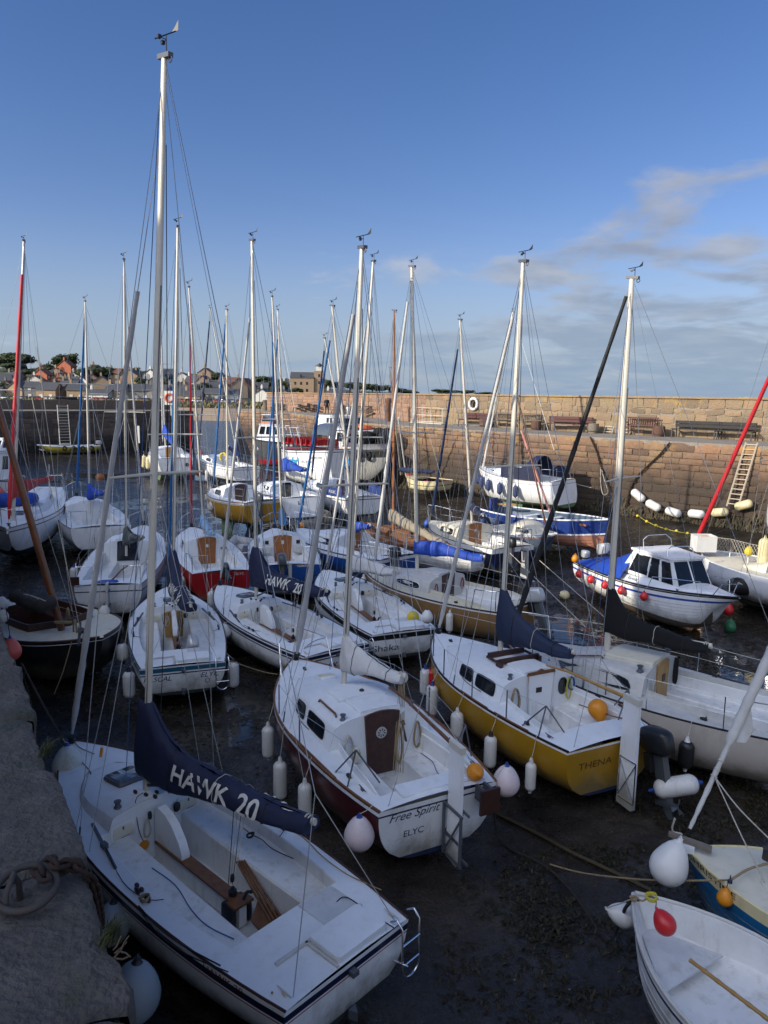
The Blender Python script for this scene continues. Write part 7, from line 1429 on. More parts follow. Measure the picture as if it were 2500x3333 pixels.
# 26 blue and coral clinker boat
s = open_boat('fishing_boat', 'open wooden boat with royal blue topsides and coral bottom, bow to the right', 'fishing boat', (1982, 1692, 1.62), (1600, 1652, 1.40), 2.4, floor=.6, inner='hull_slate', thw=(.3, .5), thm='gelcoat_white', gz=.22, tb=.7, tm=.42, zw=.72, zl=.1, brise=.12, top='hull_royal', bot='hull_coral', stripes=[(.55, .62, 'gelcoat_white')], srake=.25, bowp=2.6, rail=('gelcoat_white', .035), full=.55, kz=0)
strakes(s, 'antifoul_brown', [.72, .84, .96], sides=(1, -1), r=.006, a1=.93); b = MB(); b.box(s.pt(s.L * .86, -1, .16, .02), (.45, .03, .08)); obj('name_board', b, 'wood_orange', s.root, 0)
b = MB(); b.tube([s.loc(1600, 1640, 1.5), s.loc(1640, 1642, 1.6), s.loc(1680, 1645, 1.6)], .05, 6); obj('boom_spar', b, 'wood_honey', s.root, 50); b = MB(); b.box((s.X(.1), 0, s.zs + .2), (.1, .5, .5)); obj('stern_board', b, 'hull_royal', s.root, 0)
b = MB(); m0 = s.loc(1525, 1690, 1.4); b.tube([s.loc(1800, 1695, 1.7), s.Mi @ atd(1697, 1402, 31)], .045, 7); obj('pink_spar', b, 'furl_pink', s.root, 50)
for i, (a, lab) in enumerate(((.06, 'large navy fender at the stern of the blue and coral boat'), (.20, 'second navy fender from the stern of the blue and coral boat'), (.37, 'third navy fender from the stern of the blue and coral boat'), (.60, 'navy fender with pale tip nearest the bow of the blue and coral boat'))):
    hangf(s, s.L * a + .1, -1, lab, l=.62, r=.15, drop=.12, body='fender_navy', cap='cap_black')
# 27 yellow boat by the far pier
s = open_boat('motor_launch', 'yellow open boat LH98 with black tyres along its side below the dark pier', 'boat', (120, 1449, 1.25), (316, 1450, 1.05), 2.0, floor=.45, thw=(.4, .6), thm='hull_lemon', gz=.3, tb=.8, tm=.4, zw=.30, zl=.05, top='hull_lemon', bot='hull_lemon', bowp=3.0, srake=.6, rail=('gelcoat_white', .06))
side_text(s, 'LH98', s.L * .46, .32, .32, side=1 if (s.M.to_3x3() @ V(0, 1, 0)).y < 0 else -1, m='print_black', bold=.01)
sd = 1 if (s.M.to_3x3() @ V(0, 1, 0)).y < 0 else -1
for i in range(4): ball_c = s.M @ s.pt(s.L * (.16 + .15 * i), sd, .12, .06); e = empty('tyre_fender', ball_c, ('first', 'second', 'third', 'fourth')[i] + ' black tyre from the stern along the yellow boat', 'tyre', 'tyres on the yellow boat'); b = MB(); b.torus((0, 0, 0), .17, .06, (s.M.to_3x3() @ V(0, 1, 0)), 14, 6); obj('tyre', b, 'plastic_black', e, 60)
b = MB(); b.box((s.X(s.L * .55), 0, s.zs + .12), (.7, .9, .35)); obj('engine_box', b, 'furl_grey', s.root, 0); s.outboard(0, None, None, 'furl_white', 1.2, .1)
# 28 cream half-decked boat
s = open_boat('sailing_dinghy', 'cream half decked sailing boat with black sheer stripe below the sunlit wall', 'sailing boat', (1322, 1548, 1.5), (1450, 1566, 1.42), 2.1, floor=.45, inner='wood_dark', gz=.35, bowd=.62, bdm='hull_cream', tb=.7, tm=.42, zw=.55, zl=.1, top='hull_cream', bot='hull_black', stripes=[(.22, .26, 'stripe_black')], gun=.28, rail=('hull_cream', .03))
s.set_cut(None, None); s.mast((1358, 1548, 1.35), (1268, 1195), r=.05, m='wood_grey', spr=(), ra=.006, vane=False, back=False); 
b = MB(); p0 = s.f + s.md * .35; p1 = s.loc(1412, 1537, 2.4); b.tube([p0.lerp(p1, i / 10) + V(0, 0, .03 * math.sin(i * 2)) for i in range(11)], [.13, .15, .16, .15, .14, .14, .12, .12, .11, .10, .07], 10); obj('rolled_sail', b, 'cloth_slate', s.root, 60)
b = MB(); b.tube([s.pt(s.L * .98, 1, 0, 0), s.Mi @ atd(1297, 1360, 43)], .05, 7); obj('furled_sail', b, 'furl_white', s.root, 50); ball(s.M @ V(s.X(s.L * .9), .1, s.zb + .15), .14, 'orange buoy on the foredeck of the cream half decked boat', 'buoy_coral', 'buoy_coral')
b = MB(); b.soft(s.loc(1386, 1568, 1.15), (.5, .4, .3), e=.7); obj('bright_bag', b, 'plastic_magenta', s.root, 50)
# 29-31 passenger boats by the pier head
D('hull_graphite', (.05, .055, .065), .4)
s = Boat('passenger_boat', 'graphite and red tour boat with white wheelhouse, SULA lettered on the bow', 'passenger boat', (803, 1424, 2.6), (1010, 1440, 2.3), 3.6, gz=-.1, tb=.9, tm=.4, zw=1.0, zl=.3, top='hull_graphite', bot='hull_red', rail=('stripe_black', .07), bowp=2.6, srake=1.1, full=.45); s.set_cut(None, None); s.deck('deck_grey')
cabin_box(s, s.L * .42, s.L * .82, s.zs + .05, s.zs + 1.45, 1.15, .85, 'gelcoat_white', 'gelcoat_white', .35, .1, wins=[(.08, .3, .45, .88), (.4, .62, .45, .88), (.7, .92, .45, .88)], front=3)
cabin_box(s, s.L * .55, s.L * .76, s.zs + 1.52, s.zs + 2.25, .7, .6, 'hull_coral', 'gelcoat_white', .2, -.3, name='flybridge', wins=[(.1, .9, .3, .9)], front=2, glass='glass_tint')
b = MB()
for sd in (1, -1):
    for a in (.10, .2, .3, .4): b.tube([s.pt(s.L * a, sd, 0, -.1), s.pt(s.L * a, sd, 0, -.1) + V(.3, 0, 1.3)], .03, 5)
    b.tube([s.pt(s.L * .08, sd, 0, -.1) + V(.25, 0, 1.3), s.pt(s.L * .42, sd, 0, -.1) + V(.3, 0, 1.3)], .03, 5); b.tube([s.pt(s.L * .08, sd, 0, -.1) + V(.15, 0, .7), s.pt(s.L * .42, sd, 0, -.1) + V(.15, 0, .7)], .03, 5)
obj('hand_rail', b, 'gelcoat_white', s.root, 50)
sv = 1 if (s.M.to_3x3() @ V(0, 1, 0)).y < 0 else -1
side_text(s, 'SULA II', s.L * .33, .38, .42, side=sv, m='print_white', bold=.02, off=.03); side_text(s, 'SULA', s.L * .82, .75, .28, side=sv, m='print_white', bold=.012, off=.04)
b = MB(); b.torus(s.pt(s.L * .80, sv, .5, .05), .34, .025, (0, 1, 0), 16, 5, a0=0, a1=math.pi); obj('logo_arch', b, 'print_white', s.root, 0)
fender(s.M @ s.pt(s.L * .02, sv, .3, .15), 'cream fender hanging between the graphite tour boat and the white tour boat', 1.1, .20, 'fender_cream', 'fender_cream')
s = Boat('passenger_boat', 'white open tour boat with rows of red seats and pale blue lettering', 'passenger boat', (921, 1455, 2.43), (1135, 1463, 2.80), 3.4, gz=-.05, tb=.85, tm=.42, zw=.40, zl=.15, top='gelcoat_white', bot='antifoul_green', rail=('stripe_black', .05), stripes=[(.05, .12, 'gelcoat_white'), (.12, .17, 'stripe_black')], bowp=2.6, srake=.8, full=.45, sag=.22); s.set_cut(None, None); s.deck('hull_red')
sv = 1 if (s.M.to_3x3() @ V(0, 1, 0)).y < 0 else -1
for i in range(7):
    for y in (-.9, -.3, .3, .9): 
        e_ = MB(); e_.box((s.X(s.L * (.34 + .07 * i)), y, s.zs + .28), (.10, .48, .42)); e_.box((s.X(s.L * (.34 + .07 * i)) + .18, y, s.zs + .12), (.34, .46, .08)); obj('seat', e_, 'hull_red', s.root, 0)
side_text(s, 'Seafari', s.L * .52, .95, .70, side=sv, m='print_azure', bold=.02, off=.03); side_text(s, 'FAREXPLORER', s.L * .06 + .9, .55, .20, side=sv, m='print_black', off=.03); side_text(s, 'Cruises & Wildlife', s.L * .30, .80, .16, side=sv, m='print_navy', off=.03)
for i in range(4): b = MB(); b.beam(s.pt(s.L * (.96 - .035 * i), sv, .14, .03), s.pt(s.L * (.945 - .035 * i), sv, .55, .03), .03, .07, up=(1, 0, 0)); obj('bow_stripe', b, 'stripe_black', s.root, 0)
b = MB(); rows = []
for i in range(7): a = math.pi * i / 6; rows.append([V(s.X(s.L * q), math.cos(a) * 1.3, s.zs + .9 + math.sin(a) * .75) for q in (.02, .30)])
b.grid(rows); obj('canopy', b, 'perspex', s.root, 40)
s = Boat('workboat', 'black and grey workboat with white wheelhouse, tyres along the side and orange liferafts', 'workboat', (1262, 1468, 2.85), (1075, 1452, 2.5), 3.6, gz=.2, tb=.9, tm=.4, zw=.65, zl=.3, top='hull_grey', bot='antifoul_dark', rail=('stripe_black', .08), stripes=[(.02, .42, 'stripe_black')], bowp=2.8, srake=.5, full=.45, keel='fin'); s.set_cut(None, None); s.deck('deck_grey')
cabin_box(s, s.L * .30, s.L * .80, s.zs + .05, s.zs + 1.45, 1.35, 1.0, 'gelcoat_white', 'gelcoat_white', .3, .0, wins=[(.04, .2, .45, .85), (.27, .45, .45, .85), (.52, .70, .45, .85), (.77, .95, .45, .85)], front=3)
cabin_box(s, s.L * .02, s.L * .40, s.zs + 1.5, s.zs + 2.3, 1.2, 1.1, 'gelcoat_white', 'gelcoat_white', .5, .3, name='upper_cabin', wins=[(.5, .62, .4, .85), (.68, .8, .4, .85)], front=1)
sv = 1 if (s.M.to_3x3() @ V(0, 1, 0)).y < 0 else -1
b = MB(); b.soft((s.X(s.L * .55), 0, s.zs + 1.68), (2.2, 1.2, .3), e=.5); obj('liferaft', b, 'life_orange', s.root, 50)
for i in range(6): b = MB(); b.torus(s.pt(s.L * (.55 + .07 * i), sv, .32, .12), .24, .09, (0, 1, 0), 14, 6); obj('tyre', b, 'plastic_black', s.root, 60)
b = MB(); b.tube([s.M.inverted() @ at(1163, 1405, 4.9), s.M.inverted() @ at(1163, 1360, 5.6)], .02, 4); obj('mast_pole', b, 'plastic_white', s.root, 0)
# ship's dark net heap at its bow
b = MB(); RN = random.Random(4)
for i in range(9): b.soft((RN.uniform(-.9, .9), RN.uniform(-.4, .4), RN.uniform(.2, .7)), (.9, .8, .7), e=1, n=9, k=6)
o = obj('net_heap', b, 'cloth_black', None, 50, 'heap of black netting on the bow of the workboat', 'fishing net'); o.location = at(1222, 1440, 3.3)
# 32 white clinker boat with tan cover
s = open_boat('gaff_boat', 'white clinker boat with brown deck and long tan boom cover behind the tan yacht', 'sailing boat', (1183, 1702, 1.30), (1560, 1800, 1.10), 2.3, floor=.4, inner='wood', gz=.02, tb=.35, tm=.48, zw=.45, zl=.1, top='gelcoat_white', bot='antifoul_dark', rail=('wood', .035), gun=.22, srake=.3, stripes=[(.0, .12, 'wood')])
sv = 1 if (s.M.to_3x3() @ V(0, 1, 0)).y < 0 else -1; strakes(s, 'furl_grey', [.20, .30, .40, .50, .60], r=.007); s.set_cut(None, None)
s.mast((1262, 1725, 1.3), (1283, 1010), r=.055, m='wood_orange', spr=(), ra=.006, vane=False, halyards=3, back=False)
s.boom(.45, (1505, 1795, 1.9), m='wood_orange', cover='cloth_tan', ch=.25, cw=.17, col0=.2, cz=1.1)
b = MB(); b.box(s.pt(s.L * .62, sv, .10, .02) , (.1, .05, .14)); obj('cover_tab', b, 'wood_orange', s.root, 0)
# 33 open white dinghy, bottom right
s = open_boat('rowing_boat', 'white open dinghy with blue rubbing band in the bottom right corner, red buoy inside', 'dinghy', (2058, 2905, .95), (2950, 3600, .80), 1.65, floor=.36, inner='cockpit_white', thw=(), gz=.0, tb=.8, tm=.42, zw=.12, zl=.08, top='gelcoat_white', bot='gelcoat_white', rail=('deck_grey', .028), stripes=[(.045, .075, 'stripe_navy')], bowp=2.3, srake=.25, full=.5, gun=.05)
s33 = s; strakes(s, 'furl_grey', [.16, .24, .32], r=.005)
b = MB(); a = s.L * .74; w_ = s.hb(.74) - .08; b.prism([V(s.X(s.L * .93), 0.06, s.zs - .16), V(s.X(s.L * .93), -.06, s.zs - .16), V(s.X(s.L * .70), -w_ * .9, s.zs - .24), V(s.X(s.L * .70), w_ * .9, s.zs - .24)], (0, 0, -.02)); obj('bow_seat', b, 'sole_grey', s.root, 0)
b = MB(); b.box((s.X(s.L * .30), 0, s.sh(.30) - .18), (.26, (s.hb(.30) - .06) * 2, .03)); obj('thwart', b, 'wood_grey', s.root, 0)
z3 = lambda x, y: (1600 + x * .5425, 2200 + y * .5425)
e = empty('oar', at(*z3(1190, 1705), .86), 'weathered bamboo boathook lying along the inside of the white dinghy', 'boathook'); b = MB(); q = at(*z3(1659, 2060), .84) - e.location; n_ = 26; b.tube([q * (i / n_ * 1.25) for i in range(n_ + 1)], [.019 + .004 * (i % 4 == 0) for i in range(n_ + 1)], 8); obj('pole', b, 'wood_honey', e, 50)
ball(at(*z3(1042, 1490), .98), .112, 'red ball buoy hanging inside the bow of the white dinghy', 'buoy_red', 'buoy_red', (-.35, .5, .6), hang=at(*z3(985, 1330), 1.02), rope='rope_tan')
ball(at(*z3(800, 1440), .62), .135, 'white plastic buoy hanging outside the bow of the white dinghy', 'plastic_white', 'plastic_white', (-.75, .1, .25), hang=at(*z3(850, 1335), 1.02), pear=.5)
s.line([s.loc(*z3(860, 1320), 1.02), s.loc(*z3(905, 1350), .98), s.loc(*z3(950, 1325), 1.0), s.loc(*z3(1000, 1340), .97)], 'rope_tan', .011); s.coil(s.loc(*z3(985, 1320), 1.04), 'rope_yellow', .07, .12, 5, (.2, .1, 1)); s.coil(s.loc(*z3(865, 1335), 1.04), 'rope_tan', .04, .06, 4, (.2, .1, 1))
# 34 CHRISTINE
s = Boat('sailing_boat', 'sea blue clinker boat with cream deck and furled sail on the right edge, lettered CHRISTINE', 'sailing boat', (2232, 2760, 1.05), (3230, 3075, .95), 1.6, tb=.7, tm=.42, zw=.15, zl=.08, top='hull_sea_blue', bot='hull_sea_blue', stripes=[(.0, .13, 'hull_cream')], rail=('hull_cream', .018), srake=.15, full=.45, bowp=2.3); s34 = s
L_ = s.L; s.set_cut(dict(a0=L_ * .1, a1=L_ * .5, w0=.6, w1=.55, seat=.2, sole=.4, well=.3), dict(a0=L_ * .5, a1=L_ * .72, w=.6, h=.12, f=.5)); s.deck('deck_cream'); s.cockpit(); s.cabin('deck_cream')
strakes(s, 'hull_navy', [.22, .31, .40, .49, .58], sides=(1, -1), r=.006, a1=.96)
side_text(s, 'CHRISTINE', L_ * .90, .075, .095, side=1, m='print_black', bold=.001, off=.006, wx=1.25)
b = MB(); b.prism([V(s.X(L_) - .28, .055, s.zb + .045), V(s.X(L_) + .20, .03, s.zb + .10), V(s.X(L_) + .20, -.03, s.zb + .10), V(s.X(L_) - .28, -.055, s.zb + .045)], (0, 0, .045)); obj('bowsprit', b, 'wood_grey', s.root, 0)
b = MB(); b.box((s.X(L_) - .03, .04, s.zb + .03), (.14, .10, .08)); obj('bow_fitting', b, 'gelcoat_white', s.root, 0)
p0 = s.loc(*z3(1190, 915), 1.25); p1 = s.Mi @ atd(2570, 1990, at(*z3(1190, 915), 1.25).y + .5); K_ = 34
b = MB(); rr = [(.020 + .010 * min(1, i / 5) + (.030 if i > 13 else 0) * (1 if i > 13 else 0) + .004 * math.sin(i * 2.3)) for i in range(K_ + 1)]; b.tube([p0 + (p1 - p0) * (i / K_) for i in range(K_ + 1)], rr, 9); obj('furled_sail', b, 'furl_white', s.root, 60)
j = p0 + (p1 - p0) * .40; b = MB(); b.prism([j, j + (p1 - p0) * .20 + V(0, 0, 0), j + (p1 - p0) * .06 + s.Mi.to_3x3() @ V(.20, -.03, -.02), j + (p1 - p0) * .02 + s.Mi.to_3x3() @ V(.16, -.03, -.06)], V(.01, .01, 0)); obj('sail_clew', b, 'cloth_white', s.root, 0)
for f in (.24, .27, .31): b = MB(); b.torus(p0 + (p1 - p0) * f, .036, .007, p1 - p0 + V(.1, 0, .2), 12, 5); obj('lashing', b, 'rope_white', s.root, 50)
s.line([p0 + (p1 - p0) * .24, s.loc(*z3(1500, 960), 1.4), s.loc(*z3(1640, 1240), 1.12)], 'rope_white', .008); s.line([p0 + (p1 - p0) * .24, s.loc(*z3(1480, 790), 1.8), s.loc(*z3(1700, 1010), 1.5)], 'rope_white', .009)
s.line([s.loc(*z3(1100, 855), 1.35), s.loc(*z3(1085, 930), 1.16), s.loc(*z3(1140, 950), 1.14), s.loc(*z3(1125, 1000), 1.1)], 'rope_white', .012)
s.line([s.loc(*z3(1420, 1235), 1.08), s.loc(*z3(1540, 1160), 1.1), s.loc(*z3(1640, 1130), 1.12), s.loc(*z3(1750, 1090), 1.12)], 'rope_tan', .014); s.cleat(s.loc(*z3(1430, 1240), 1.09), (0, 1, 0), .16, 'plastic_black')
b = MB(); q = s.loc(*z3(1650, 1100), 1.1); b.lathe([(.001, 0), (.05, 0), (.045, .12), (.06, .14), (.001, .15)], q, n=12); obj('samson_post', b, 'iron', s.root, 40)
ball(at(*z3(1062, 1145), .98), .215, 'big white buoy with long neck hanging at the bow of the boat named CHRISTINE', 'plastic_white', 'plastic_white', (.35, .1, .9), hang=at(*z3(1125, 960), 1.15), pear=.55)
ball(at(*z3(1400, 1335), .86), .088, 'small yellow orange buoy hanging on the side of the boat named CHRISTINE', 'buoy_orange', 'buoy_orange', (.05, 0, 1), hang=at(*z3(1420, 1240), 1.07), rope='rope_red')
# 35 black gaff boat left
s = Boat('gaff_boat', 'black hulled wooden boat with cream deck and leaning varnished mast beside the quay', 'sailing boat', (335, 2075, 1.22), (15, 1960, 1.15), 2.5, tb=.45, tm=.5, zw=.25, zl=.12, top='hull_black', bot='hull_black', stripes=[(.0, .03, 'hull_black'), (.05, .065, 'gelcoat_white')], rail=('wood_dark', .03), deck='deck_cream', srake=.15, bowp=3.2, full=.5); s35 = s; L_ = s.L
s.set_cut(dict(a0=L_ * .12, a1=L_ * .62, w0=.55, w1=.70, seat=.12, sole=.5, well=.4, bul=.08), None); s.cb = dict(a0=L_ * .62, a1=L_ * .64, w=.5, h=.02, f=.1); s.deck(); s.cockpit('wood_dark', 'wood_dark'); s.cb = None
s.coaming('wood_dark', .16, a0=L_ * .12); b = MB(); b.prism([V(s.X(L_ * .62), .74, s.zd(L_ * .62, .7)), V(s.X(L_ * .70), 0, s.zd(L_ * .7, 0)), V(s.X(L_ * .62), -.74, s.zd(L_ * .62, .7)), V(s.X(L_ * .615), -.74, s.zd(L_ * .62, .7)), V(s.X(L_ * .69), 0, s.zd(L_ * .7, 0)), V(s.X(L_ * .615), .74, s.zd(L_ * .62, .7))], (0, 0, .16)); obj('breakwater', b, 'wood_dark', s.root, 0)
fw = s.loc(*((390 / 1.952), 1700 + 655 / 1.952), 1.3); tw = s.Mi @ atd(-60, 1130, (s.M @ fw).y); fw.z = s.zd(fw.x + L_ / 2, 0)
b = MB(); b.tube([fw + (tw - fw) * i / 8 for i in range(9)], [.075, .078, .078, .076, .074, .07, .066, .06, .05], 12); obj('mast', b, 'wood_brown_spar', s.root, 60)
b = MB(); q = [s.loc(x / 1.952, 1700 + y / 1.952, z) for x, y, z in ((330, 500, 1.9), (270, 530, 1.85), (200, 520, 1.85), (140, 490, 1.85), (95, 465, 1.9))]; b.tube(smooth(q), [.14 + .02 * math.sin(i * 1.7) for i in range(len(smooth(q)))], 12); obj('furled_mainsail', b, 'cloth_brown', s.root, 60)
s.line([s.loc(150 / 1.952, 1700 + 455 / 1.952, 2.1), s.loc(210 / 1.952, 1700 + 470 / 1.952, 2.1), s.loc(290 / 1.952, 1700 + 500 / 1.952, 2.0)], 'rope_white', .010)
for i in range(3): s.coil(s.loc((345 + i * 25) / 1.952, 1700 + 640 / 1.952, 1.45), 'rope_tan', .09, .20, 5, (.3, .2, 1))
for x, y, m in ((425, 545, 'rope_tan'), (470, 620, 'rope_tan'), (520, 820, 'rope_white')): s.coil(s.loc(x / 1.952, 1700 + y / 1.952, 1.5), m, .08, .38, 5, (0, .3, .1))
for k_, (x0, y0, x1, y1) in enumerate(((20, 1300, 240, 2005), (120, 1130, 235, 1985), (105, 1300, 262, 2055))): b = MB(); b.tube([s.Mi @ atd(x0, y0, 15), s.loc(x1, y1, 1.35)], .008, 4); obj('shroud', b, 'rope_white' if k_ else 'wire', s.root, 0)
b = MB(); b.tube([s.loc(510 / 1.952, 1700 + 640 / 1.952, 1.36), s.loc(500 / 1.952, 1700 + 780 / 1.952, 1.4)], .03, 6); b.prism([s.loc(x / 1.952, 1700 + y / 1.952, 1.38) for x, y in ((500, 670), (540, 690), (560, 720), (520, 705), (510, 730), (495, 700))], (0, 0, .05)); obj('anchor', b, 'iron', s.root, 0)
s.line([s.loc(455 / 1.952, 1700 + 760 / 1.952, 1.3), s.loc(400 / 1.952, 1700 + 950 / 1.952, .7), s.loc(345 / 1.952, 1700 + 1090 / 1.952, .25)], 'rope_tan', .012, 'mooring_line')
# 36 motor cruiser at the left frame edge, 37 inflatable tender
s = Boat('motor_boat', 'white motor cruiser with flybridge cut by the left edge of the picture', 'motor boat', (-90, 1560, 1.5), (35, 1555, 1.4), 2.6, tb=.9, tm=.4, zw=.4, zl=.15, rail=('stripe_navy', .03)); s.set_cut(None, None); s.deck(); cabin_box(s, s.L * .05, s.L * .7, s.zs + .05, s.zs + 1.5, 1.05, .9, 'gelcoat_white', 'gelcoat_white', .4, .1, wins=[(.1, .35, .4, .85), (.45, .7, .4, .85)]); cabin_box(s, s.L * .1, s.L * .45, s.zs + 1.6, s.zs + 2.2, .8, .7, 'gelcoat_white', 'gelcoat_white', .3, .1, name='flybridge', wins=[(.2, .8, .3, .8)], front=1)
s = Boat('inflatable_tender', 'pale grey inflatable tender with round fender between the red and the blue yacht', 'inflatable boat', (765, 1755, .75), (835, 1782, .65), 1.4, tb=.8, tm=.4, zw=.2, zl=.1, top='furl_grey', bot='furl_grey', rail=None); s.ck = s.cb = None
b = MB(); path = [s.pt(s.L * t, 1, .02, -.05) for t in (0, .2, .4, .6, .8, .92)]; b.tube(path + [V(s.X(s.L), 0, s.zb)] + [V(p.x, -p.y, p.z) for p in reversed(path)], .17, 10); obj('tube', b, 'furl_grey', s.root, 60); b = MB(); b.grid([[V(s.X(s.L * t), y * s.hb(t) * .9, s.zs - .05) for y in (-1, 1)] for t in (0, .5, .9)]); obj('floor', b, 'sole_grey', s.root, 0)
# ---------------------------------------------------------------- fenders on the big boats
F1 = 'fenders on the open keelboats'
ball(at(*z1_(435, 575), 1.02), .225, 'large weed stained white buoy between the near keelboat bow and the quay', 'buoy_weedy', 'cap_blue', (-.10, .2, 1), hang=at(*z1_(400, 400), 1.9), group=None, cat='buoy')
ball(at(*z1_(705, 1590), .62), .20, 'grey round fender in the dark gap below the rusty chain', 'buoy_grey', 'cap_black', (.1, .1, 1)); ball(at(*z1_(850, 2030), .80), .245, 'grey blue round fender at the bottom of the gap beside the quay', 'buoy_grey', 'cap_black', (.1, .1, 1))
ball(at(38, 2120, 1.7), .17, 'coral red buoy with dark blue top hanging at the quay beside the black hull', 'buoy_coral', 'cap_blue', (-.05, 0, 1), pear=.5, hang=at(20, 1980, 3.2), rope='rope_dark')
fender(at(868, 3295, .45), 'pale fender just showing at the bottom edge behind the near keelboat stern', .5, .16, 'fender_white', 'fender_white', axis=(.8, .4, -.2))
hangf(h2, .45, 1, 'white fender on the left side of the boat named RASCAL', .62, .12, drop=.12, cap='cap_black'); hangf(h2, .35, -1, 'white fender on the right stern corner of the boat named RASCAL', .62, .12, drop=.10, cap='cap_black')
fender(h2.M @ (h2.pt(1.9, 1, .0, .14)), 'white fender with black end lying against the forward left side of RASCAL', .46, .13, axis=(.1, -.1, -1), cap='cap_black', both=True)
hangb(h3, 3.0, 1, 'white teardrop fender on the left side of the second HAWK boat', r=.15, drop=.22, body='plastic_white', cap='plastic_white'); hangf(h3, h3.L * .97, 1, 'white ring shaped fender on the bow of the second HAWK boat', .5, .12, drop=.05, cap='plastic_white')
hangb(h3, 3.9, 1, 'small white fender between RASCAL and the second HAWK boat', r=.12, drop=.22, body='plastic_white', cap='plastic_white')
for a, lab, kw in ((h5.L * .66, 'long white fender near the bow of the maroon hulled yacht', dict(l=.62, r=.105, drop=.30)), (h5.L * .50, 'weathered long fender amidships of the maroon hulled yacht', dict(l=.70, r=.110, drop=.48)), (h5.L * .30, 'white fender aft on the left side of the maroon hulled yacht', dict(l=.64, r=.10, drop=.28))): hangf(h5, a, 1, lab, cap='fender_white', **kw)
hangb(h5, .12, 1, 'pale pink ball fender with blue cap at the stern corner of Free Spirit', r=.195, drop=.34, body='buoy_pink', cap='cap_blue'); hangb(h5, .05, -1, 'pink and white ball fender with blue cap on the far stern corner of Free Spirit', r=.19, drop=.10, body='buoy_pink', cap='cap_blue')
ball(h5.M @ V(h5.X(.12), -.62, h5.zs + .14), .12, 'orange ball buoy on the stern deck of Free Spirit', 'buoy_orange', 'buoy_orange', (.2, -.9, .2))
h6d = ((4.55, 'white fender with blue cap nearest the bow of the yellow yacht', dict(l=.62, r=.11, drop=.22, cap='cap_blue')), (3.70, 'second fender from the bow of the yellow yacht, white with blue cap', dict(l=.68, r=.11, drop=.20, cap='cap_blue')), (2.55, 'plain white fender amidships on the yellow yacht', dict(l=.72, r=.115, drop=.24, cap='fender_white')), (1.55, 'white fender with black ends on the yellow yacht', dict(l=.62, r=.105, drop=.26, cap='cap_black', both=True)), (.62, 'small slim white fender nearest the stern of the yellow yacht', dict(l=.52, r=.085, drop=.34, cap='fender_white')))
for a, lab, kw in h6d: hangf(h6, a * h6.L / 5.7, 1, lab, **kw)
fender(h6.M @ V(h6.X(-.35), -.45, .42), 'white fender with blue ends floating sideways behind the yellow yacht rudder', .72, .15, cap='cap_blue', both=True, axis=(h6.M.to_3x3() @ V(-.5, -.75, .25)))
ball(h6.M @ V(h6.X(.95), -.52, h6.zd(.9, .6) + .02), .165, 'orange ball buoy lying in the cockpit of the yellow yacht', 'buoy_orange', 'cap_black', (h6.M.to_3x3() @ V(-.5, .1, -.6)))
fender(at(1408, 2170, .95), 'red fender between the bow of the yellow yacht and the stern of Shaka', .52, .10, 'buoy_red', 'buoy_red', hang=at(1415, 2080, 1.25)); ball(at(1390, 2010, 1.25), .14, 'white ball fender on the bow rail of the yellow yacht', 'plastic_white', 'cap_blue')
fender(at(1852, 2228, 1.0), 'white fender with dark blue cap between the yellow and the greige yacht', .5, .14, cap='cap_blue'); hangf(h7, h7.L * .25, 1, 'black and white fender on the side of the greige yacht', .52, .12, drop=.20, body='plastic_black', cap='plastic_white', both=True)
hangf(h7, h7.L * .68, 1, 'pale fender low between the greige yacht and the yellow yacht', .5, .12, drop=.3)
hangf(h8, 1.25, 1, 'small white fender on the stern quarter of the tan yacht', .55, .09, drop=.12, cap='fender_white'); hangf(h8, 5.0, 1, 'small white fender near the bow of the tan yacht', .4, .08, drop=.05, cap='fender_white')
hangf(h9, .6, 1, 'white fender hanging on the left stern of the red hulled yacht', .45, .11, drop=.12, cap='fender_white'); hangf(h9, .5, -1, 'off white fender on the right stern of the red hulled yacht', .45, .11, drop=-.1, cap='fender_white')
hangf(h11, 3.0, 1, 'white fender on the side of the blue yacht behind the tan yacht', .62, .12, drop=.1, cap='fender_white')
hangb(h13, 3.4, -1, 'white and black fender on the side of the big yacht at the left edge', r=.2, drop=.35, body='fender_white', cap='cap_black'); hangb(h13, 1.2, -1, 'coral ball on the far quarter of the big yacht at the left edge', r=.22, drop=-.35, body='buoy_coral', cap='buoy_coral')
fender(at(210, 1722, 1.2), 'white fender with black end between the two left shaded yachts', .6, .17, cap='cap_black', both=True, axis=(.7, 0, -.3)); fender(at(258, 1722, .9), 'dark ended fender under the stern of the shaded white yacht', .5, .17, 'plastic_black', 'fender_white', axis=(.3, 0, -.8))
fender(at(244, 1908, 1.0), 'white fender with black end left of the yacht with the dark companionway', .6, .14, cap='cap_black', axis=(.9, -.1, -.35)); fender(at(240, 1840, 1.15), 'grey white fender at the left quarter of the yacht with the dark companionway', .6, .12)
ball(at(374, 2050, .85), .19, 'white ball fender with black top right of the black hulled boat', 'fender_white', 'cap_black', (-.8, -.1, .5)); ball(at(340, 1992, 1.15), .13, 'small white ball behind the bow of the black hulled boat', 'fender_white', 'cap_black'); ball(at(5, 1968, 1.4), .15, 'white ball at the left frame edge on the black hulled boat', 'fender_white', 'cap_black'); ball(at(8, 2008, 1.5), .13, 'lower white ball at the left frame edge beside the quay', 'fender_white', 'cap_black')
for i, (x, y) in enumerate(((468, 1480), (482, 1484))): fender(at(x, y, 1.65), ('left' if i == 0 else 'right') + ' cream fender of the pair on the sunlit yacht near the entrance', 1.0, .19, 'fender_cream', 'fender_cream', hang=at(x, y - 12, 1.9))
